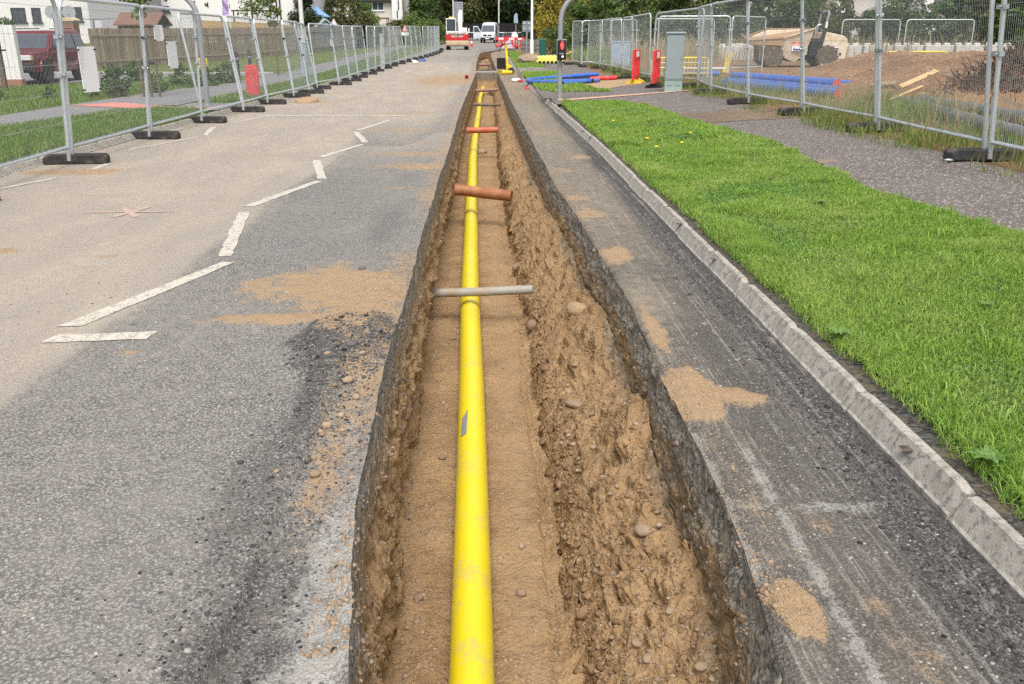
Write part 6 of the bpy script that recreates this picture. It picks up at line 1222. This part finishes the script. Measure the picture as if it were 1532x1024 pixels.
# guard rails at the junction
def guard(p, L, rz, lb):
    t = empty('guard_rail', p, rz, lb, 'railing'); H = 1.05; MB().tube([(0,0,0),(0,0,H-.15)] + [(q[0],0,q[2]) for q in arc((.15,H-.15), .15, 180, 90, 4)] + [(q[0],0,q[2]) for q in arc((L-.15,H-.15), .15, 90, 0, 4)] + [(L,0,0)], .04, 8).build('hoop', M['galv'], t, smooth=True)
    for k in range(1, int(L/.25)): MB().tube([(L*k/int(L/.25),0,.1),(L*k/int(L/.25),0,H-.03)], .012, 5).build('bar', M['galv'], t)
    MB().tube([(0,0,.12),(L,0,.12)], .02, 6).build('rail', M['galv'], t)
for i, (u, L) in enumerate(((697,1.7),(716,1.6),(746,2.0),(752.5,2.2),(767,1.6))): guard((at(u,140),140,float(gz(140))+.15), L, 0, f'galvanised guard rail hoop at the road junction, {ORD[i]} from the left')
# ================================================================== vehicles
def wheel(t, x, y, r, w_, side, rim='alloy'):
    Mx = Matrix.Translation((x, y, r)) @ Matrix.Rotation(R(90),4,'Y'); o = MB().lathe([(r*.62,-w_/2),(r*.93,-w_/2),(r,-w_*.3),(r,w_*.3),(r*.93,w_/2),(r*.62,w_/2)], 28, (0,0,0), Mx).build('wheel', M['rubber'], t, smooth=True)
    f = MB(); f.lathe([(r*.64,-w_*.35),(r*.64,w_*.35),(r*.56,w_*.4),(r*.5,w_*.25)], 28, (0,0,0), Mx if side > 0 else Mx @ Matrix.Rotation(R(180),4,'X'))
    for k in range(5):
        a = k*2*math.pi/5; f.box((r*.32*math.cos(a), r*.32*math.sin(a), w_*.36*(1 if side > 0 else -1)), (r*.55,r*.17,.03), Mx, rz=a)
    f.build('rim', M[rim], o, bevel=.004); return o
# maroon off-roader parked on the drive, nose towards the camera
car = empty('car', (-16.75,34.2,.13), 0, 'maroon off-road estate car parked nose on behind the left fence', 'car')
W2 = .93; L2 = 2.3
def loft(sections, name, m, parent, bev=0, smooth=True):
    n = len(sections[0]); V = [p for s_ in sections for p in s_]; F = []
    for i in range(len(sections)-1):
        for j in range(n): j2 = (j+1) % n; F.append((i*n+j, i*n+j2, (i+1)*n+j2, (i+1)*n+j))
    F.append(tuple(range(n))[::-1]); F.append(tuple((len(sections)-1)*n+j for j in range(n)))
    mb = MB(); mb.add(V, F); return mb.build(name, m, parent, bevel=bev, smooth=smooth)
def body_sec(y, zb, zt_, wb, wt, zs): return [(-wb,y,zb),(wb,y,zb),(wb+.02,y,zs),(wt,y,zt_-.04),(wt-.08,y,zt_),(-wt+.08,y,zt_),(-wt,y,zt_-.04),(-wb-.02,y,zs)]
bd = loft([body_sec(-2.32,.42,.86,.84,.80,.70), body_sec(-2.24,.36,1.02,.90,.86,.72), body_sec(-1.2,.36,1.10,.92,.88,.75), body_sec(-.95,.36,1.12,.92,.89,.75), body_sec(1.9,.36,1.12,.92,.89,.75), body_sec(2.25,.40,1.10,.90,.87,.75), body_sec(2.34,.46,1.0,.86,.84,.75)], 'body', M['car_red'], car, .03)
def cab_sec(y, z, wt): return [(-wt,y,z)]
loft([[(-.88,-.98,1.10),(.88,-.98,1.10),(.86,2.22,1.10),(-.86,2.22,1.10)], [(-.76,-.36,1.70),(.76,-.36,1.70),(.74,1.98,1.72),(-.74,1.98,1.72)], [(-.70,-.28,1.76),(.70,-.28,1.76),(.68,1.9,1.80),(-.68,1.9,1.80)]], 'cabin', M['car_red'], car, .03)
MB().add([(-.78,-.93,1.16),(.78,-.93,1.16),(.69,-.42,1.66),(-.69,-.42,1.66)], [(0,1,2,3)]).build('windscreen', M['glass'], car)
for s_ in (-1,1):
    for y0, y1, y2, y3 in ((-.62,.30,.30,-.26),(.38,1.20,1.18,.38),(1.28,2.02,1.80,1.26)):
        q = [(s_*.885,y0,1.17),(s_*.878,y1,1.17),(s_*.775,y2,1.66),(s_*.778,y3,1.66)]; MB().add(q, [(0,1,2,3)]).build('side_window', M['glass'], car)
    MB().box((s_*1.02,-.62,1.20), (.20,.10,.15)).build('door_mirror', M['car_trim'], car, bevel=.03)
    MB().box((s_*.935,.05,.55), (.03,3.0,.30)).build('sill_panel', M['car_trim2'], car, bevel=.01); MB().box((s_*.945,.0,.80), (.02,3.6,.05)).build('rubbing_strip', M['car_trim'], car)
    for y in (-1.42,1.36):
        ar = MB(); ar.tube([(s_*.945, y+.47*math.cos(R(a)), .40+.47*math.sin(R(a))) for a in range(0,181,18)], .045, 8); ar.build('wheel_arch', M['car_red'], car, smooth=True); MB().lathe([(.44,-.02),(.44,.03)], 24, (0,0,0), Matrix.Translation((s_*.72,y,.40)) @ Matrix.Rotation(R(90),4,'Y')).build('arch_lining', M['black'], car)
        wheel(car, s_*.86, y, .385, .25, s_)
    MB().box((s_*.66,-2.335,.86), (.42,.06,.17)).build('headlight', M['lamp_glass'], car, bevel=.02); MB().box((s_*.87,-2.29,.86), (.10,.12,.16)).build('indicator', M['timber_new'], car, bevel=.02)
MB().box((0,-2.345,.86), (.86,.05,.17)).build('grille', M['black'], car); MB().box((0,-2.36,.55), (1.86,.18,.28)).build('front_bumper', M['car_trim'], car, bevel=.04); MB().box((0,-2.47,.56), (.52,.02,.11)).build('number_plate', M['white_plastic'], car)
MB().box((0,2.38,.55), (1.8,.14,.25)).build('rear_bumper', M['car_trim'], car, bevel=.04)
for s_ in (-1,1): MB().tube([(s_*.62,-.1,1.83),(s_*.62,1.7,1.86)], .02, 6).build('roof_rail', M['car_trim'], car)
# red and white tracked excavator seen from behind
ex = empty('excavator', (-3.25,88.0,.70), R(2), 'red and white tracked excavator seen from behind on the road', 'excavator')
for s_ in (-1,1):
    tr = MB(); tr.prism([(-1.25,.12),(-1.05,0),(1.05,0),(1.25,.12),(1.3,.32),(1.15,.52),(-1.15,.52),(-1.3,.32)], 'x', s_*.86-.20, s_*.86+.20); tk = tr.build('track', M['rubber'], ex, bevel=.05)
    for k in range(8): MB().box((s_*.86,-1.31+.012*k*0,.09+.05*k), (.40,.03,.022)).build('track_pad', M['black'], tk)
bl = MB(); bl.prism([(-1.62,.30),(-1.72,.42),(-1.70,.62),(-1.60,.82),(-1.52,.80),(-1.60,.60),(-1.60,.42),(-1.52,.32)], 'x', -1.06, 1.06); bl.build('dozer_blade', M['dozer_blade'], ex, bevel=.01)
for s_ in (-1,1): MB().box((s_*.45,-1.2,.45), (.14,.8,.14)).build('blade_arm', M['dozer_blade'], ex)
MB().lathe([(.6,.5),(.6,.72)], 20).build('slew_ring', M['black'], ex)
loft([[(-1.02,.9,.78),(1.02,.9,.78),(1.02,.9,1.5),(-1.02,.9,1.5)], [(-1.05,-.6,.78),(1.05,-.6,.78),(1.05,-.6,1.52),(-1.05,-.6,1.52)], [(-.9,-1.15,.86),(.9,-1.15,.86),(.96,-1.1,1.5),(-.96,-1.1,1.5)]], 'upper_frame', M['digger_white'], ex, .05)
cw = MB(); cw.prism([(-1.06,.86),(-.85,.76),(.85,.76),(1.06,.86),(1.08,1.38),(.70,1.38),(.50,1.14),(-.50,1.14),(-.70,1.38),(-1.08,1.38)], 'y', -1.26, -1.06); cw.build('counterweight', M['digger_red'], ex, bevel=.03)
MB().box((0,-1.165,1.50), (2.0,.12,.30)).build('engine_hood', M['digger_white'], ex, bevel=.05)
for z in (.95,): MB().box((.75,-1.27,z), (.18,.02,.10)).build('rear_lamp', M['logo_red'], ex)
def text(s_, size, p, rot, m, parent, name='lettering', ext=.004):
    cu = bpy.data.curves.new(name, 'FONT'); cu.body = s_; cu.size = size; cu.align_x = 'CENTER'; cu.align_y = 'CENTER'; cu.extrude = ext; cu.space_character = 1.05
    oc = bpy.data.objects.new(name, cu); link(oc); dgx = bpy.context.evaluated_depsgraph_get(); me = bpy.data.meshes.new_from_object(oc.evaluated_get(dgx)); bpy.data.objects.remove(oc); o = from_mesh(name, me, None); me.materials.clear(); me.materials.append(M[m]); o.location = p; o.rotation_euler = rot
    if parent: o.parent = parent
    return o
text('ACME PLANT', .27, (0,-1.275,1.42), (R(90),0,0), 'letter_black', ex); text('HIRE', .20, (0,-1.275,1.22), (R(90),0,0), 'letter_black', ex)
cb = MB(); 
for x in (-1.0,-.12):
    for y in (-.75,.75): cb.box((x,y,2.1), (.08,.08,1.25))
cb.box((-.56,0,2.74), (.98,1.64,.10)); cb.box((-.56,0,1.56), (.96,1.6,.10)); cb.build('cab_frame', M['digger_white'], ex, bevel=.02)
MB().box((-.56,-.74,2.15), (.82,.02,1.08)).build('rear_window', M['glass'], ex); MB().box((-.98,0,2.15), (.02,1.4,1.08)).build('side_window', M['glass'], ex); MB().box((-.14,0,2.15), (.02,1.4,1.08)).build('side_window', M['glass'], ex); MB().box((-.5,-.2,2.86), (.5,.6,.14)).build('beacon_cover', M['pale_yellow'], ex, bevel=.04)
bo = MB(); bo.tube([(.28,.8,1.4),(.30,1.6,2.6),(.34,2.3,3.4),(.36,3.2,3.5)], [.2,.22,.2,.16], 4); bo.build('boom', M['digger_white'], ex); MB().tube([(.36,3.1,3.6),(.38,3.6,2.8),(.4,3.7,1.6)], [.16,.15,.1], 4).build('dipper', M['digger_white'], ex); MB().tube([(.12,.9,1.5),(.16,1.9,2.7)], .07, 8).build('ram', M['galv'], ex)
MB().prism([(3.3,1.5),(4.0,1.6),(4.05,1.0),(3.5,.8)], 'x', .1, .7).build('bucket', M['dozer_blade'], ex); MB().box((.55,.2,1.75), (.8,1.4,.45)).build('engine_cover', M['digger_white'], ex, bevel=.05); MB().box((1.12,-.9,1.75), (.10,.06,.34)).build('mirror', M['white_plastic'], ex)
MB().box((-.3,-1.32,.12), (.42,.02,.22)).build('plate', M['white_plastic'], ex)
# white panel van, doors open
vn_ = empty('van', (-.25,124.6,1.22), R(-6), 'silver white panel van facing the camera with its doors open', 'van')
def vsec(y, zb, zt_, wb, wt): return [(-wb,y,zb),(wb,y,zb),(wb,y,zb+(zt_-zb)*.5),(wt,y,zt_-.15),(wt-.18,y,zt_),(-wt+.18,y,zt_),(-wt,y,zt_-.15),(-wb,y,zb+(zt_-zb)*.5)]
loft([vsec(-2.62,.38,.88,.86,.84), vsec(-2.50,.34,1.12,.96,.92), vsec(-1.75,.34,1.36,1.0,.94), vsec(-.85,.34,2.38,1.0,.86), vsec(-.3,.34,2.58,1.0,.86), vsec(2.9,.36,2.60,1.0,.86)], 'body', M['van_white'], vn_, .03)
MB().add([(-.84,-1.74,1.40),(.84,-1.74,1.40),(.76,-1.06,2.16),(-.76,-1.06,2.16)], [(0,1,2,3)]).build('windscreen', M['glass'], vn_).location = (0,-.03,.03)
MB().box((0,-2.60,.93), (1.15,.06,.24)).build('grille', M['black'], vn_, bevel=.02); MB().lathe([(.10,0),(.10,.03)], 18, (0,0,0), Matrix.Translation((0,-2.63,.94)) @ Matrix.Rotation(R(90),4,'X')).build('badge', M['alloy'], vn_)
MB().box((0,-2.62,.52), (1.8,.16,.30)).build('bumper', M['car_trim'], vn_, bevel=.05); MB().box((0,-2.71,.52), (.52,.02,.12)).build('number_plate', M['white_plastic'], vn_)
for s_ in (-1,1):
    MB().box((s_*.76,-2.52,1.0), (.28,.14,.26)).build('headlight', M['lamp_glass'], vn_, bevel=.04)
    for y in (-1.7,1.75): wheel(vn_, s_*.88, y, .36, .24, s_)
dd = MB(); dd.prism([(-.55,.55),(.45,.55),(.45,1.45),(.05,2.1),(-.55,2.1)], 'y', -.04, .04); do = dd.build('front_door', M['van_white'], vn_, bevel=.02); do.location = (-1.48,-1.2,0); do.rotation_euler = (0,0,R(4))
pn = MB(); pn.prism([(-.44,1.35),(.36,1.35),(.0,1.98),(-.44,1.98)], 'y', -.055, -.043); pn.build('door_window', M['glass'], do)
MB().box((1.09,-1.3,1.45), (.18,.14,.36)).build('door_mirror', M['car_trim'], vn_, bevel=.03); MB().box((1.0,.35,1.35), (.03,1.3,1.75)).build('side_door_opening', M['black'], vn_); MB().box((1.05,1.75,1.35), (.06,1.35,1.8)).build('sliding_door', M['van_white'], vn_, bevel=.02)
# cream swivel skip dumper beyond the heap, nose to the left
du = empty('dumper', (13.93,42.6,.42), R(-4), 'cream site dumper with a muddy tipping skip behind the spoil heap', 'dumper')
sk = MB(); T_ = [(-2.30,1.42),(-1.25,1.70),(-.95,1.80),(1.05,1.78)]
yo = .95
V = [(-2.35,-yo,1.30),(-2.35,yo,1.30),(-1.1,-yo*.8,.72),(-1.1,yo*.8,.72),(.10,-yo*.75,.22),(.10,yo*.75,.22),(.62,-yo*.75,.50),(.62,yo*.75,.50),(.98,-yo,1.86),(.98,yo,1.86),(-.55,-yo,1.42),(-.55,yo,1.82),(-1.0,yo,1.82)]
F = [(0,2,10),(2,4,10),(4,6,10),(6,8,10),(0,1,3,2),(2,3,5,4),(4,5,7,6),(6,7,9,8),(1,12,3),(3,12,11),(3,11,5),(5,11,7),(7,11,9)]
sk.add(V, F); so = sk.build('skip', M['skip_cream'], du); sm_ = so.modifiers.new('thickness', 'SOLIDIFY'); sm_.thickness = .05; sm_.offset = 1
fr_ = MB(); fr_.add([(-2.40,-.99,1.28),(-.56,-.99,1.36),(-.56,-.99,1.02),(-2.2,-.99,1.10)], [(0,1,2,3)]); fr_.add([(-2.42,-.98,1.30),(-2.42,.98,1.62),(-2.2,.9,1.15),(-2.2,-.98,1.08)], [(0,1,2,3)]); fo = fr_.build('muddy_lip', M['skip_mud'], du); m_ = fo.modifiers.new('thickness', 'SOLIDIFY'); m_.thickness = .06
inn = MB(); inn.add([(-2.3,-.9,1.35),(-2.3,.9,1.40),(-1.0,.94,1.84),(.96,.94,1.84),(.9,-.9,1.80),(-.56,-.93,1.45)], [(0,1,2,3,4,5)]); inn.build('earth_load', M['skip_mud'], du)
MB().tube([(-.56,-1.0,1.40),(.98,-1.0,1.88)], .035, 6).build('rim_bar', M['skip_cream'], du); MB().tube([(-2.35,-1.0,1.30),(-.56,-1.0,1.40)], .04, 6).build('rim_bar', M['skip_mud'], du); MB().tube([(-2.35,1.0,1.45),(-1.0,1.0,1.86),(.98,1.0,1.90)], .04, 6).build('rim_bar', M['skip_mud'], du)
lg = MB().box((.22,-.86,1.02), (.62,.03,.52), rx=R(-12)).build('logo_panel', M['white_plastic'], du)
text('GAP', .34, (.22,-.955,1.12), (R(78),0,0), 'logo_red', du); MB().box((.22,-.915,.84), (.52,.02,.10), rx=R(-12)).build('logo_strip', M['logo_blue'], du)
for x in (-1.6,-.5):
    for s_ in (-1,1): MB().prism([(x-.16,1.12),(x+.20,1.12),(x+.05,.3),(x-.06,.2)], 'y', s_*.62-.05, s_*.62+.05).build('skip_bracket', M['skip_mud'], du)
MB().box((.2,0,.42), (3.8,.7,.26)).build('chassis', M['black'], du, bevel=.03)
for x in (-1.05,1.75):
    for s_ in (-1,1):
        Mx = Matrix.Translation((x, s_*.78, .48)) @ Matrix.Rotation(R(90),4,'X'); wo_ = MB().lathe([(.28,-.20),(.50,-.20),(.56,-.12),(.56,.12),(.50,.20),(.28,.20)], 24, (0,0,0), Mx).build('wheel', M['mud_tyre'], du, smooth=True); MB().lathe([(.30,-.12),(.30,.12)], 18, (0,0,0), Mx).build('rim', M['skip_mud'], wo_)
        for k in range(12): a = k*math.pi/6; MB().box((.56*math.cos(a), .56*math.sin(a), 0), (.06,.09,.38), Mx, rz=a).build('tread_block', M['mud_tyre'], wo_)
eb = MB(); eb.prism([(1.55,.35),(2.75,.35),(2.78,1.35),(2.55,1.52),(1.60,1.72),(1.50,1.2)], 'y', -.78, .78); eb.build('engine_body', M['skip_cream'], du, bevel=.04)
MB().box((2.15,-.795,1.0), (.34,.02,.22)).build('logo_panel', M['white_plastic'], du); text('GAP', .17, (2.15,-.81,1.03), (R(90),0,0), 'logo_red', du); MB().box((2.15,-.81,.90), (.36,.012,.05)).build('logo_strip', M['logo_blue'], du)
MB().box((2.45,-.79,.62), (.12,.02,.12)).build('fuel_cap', M['black'], du); MB().box((1.15,-.55,.95), (.55,.5,.9)).build('step_panel', M['black'], du, bevel=.04); MB().prism([(1.05,1.0),(1.55,1.0),(1.50,1.35),(1.40,1.38),(1.36,1.12),(1.05,1.10)], 'y', -.26, .26).build('seat', M['black'], du, bevel=.03); MB().tube([(.95,0,1.0),(.9,0,1.45)], .03, 8).build('steering_column', M['black'], du); MB().tube([(.9+.02*math.sin(a), .19*math.cos(a), 1.47+.19*math.sin(a)*.6) for a in np.linspace(0, 6.28, 16)], .016, 6, False).build('steering_wheel', M['black'], du)
rb_ = [(1.42,-.70,.5),(1.50,-.70,1.5),(1.66,-.70,2.45)] + [(1.70,-.66,2.62),(1.71,-.5,2.72),(1.71,.5,2.72),(1.70,.66,2.62)] + [(1.66,.70,2.45),(1.50,.70,1.5),(1.42,.70,.5)]
MB().tube(rb_, .055, 10).build('roll_bar', M['pole'], du, smooth=True); MB().tube([(1.30,-.74,.4),(1.56,-.74,1.75),(1.60,-.74,1.9)], .10, 8).build('exhaust_guard', M['car_trim'], du); MB().tube([(1.60,-.74,1.9),(1.62,-.74,2.2)], .06, 8).build('white_cap', M['white_plastic'], du); MB().tube([(1.05,-.72,.9),(1.08,-.72,1.95),(1.18,-.72,2.05),(1.35,-.72,2.08)], .022, 6).build('grab_rail', M['galv'], du); MB().lathe([(.05,0),(.05,.12),(.02,.15)], 12, (1.2,-.5,1.5)).build('beacon', M['orange_pipe'], du)
du.scale = (.88, .88, .88)
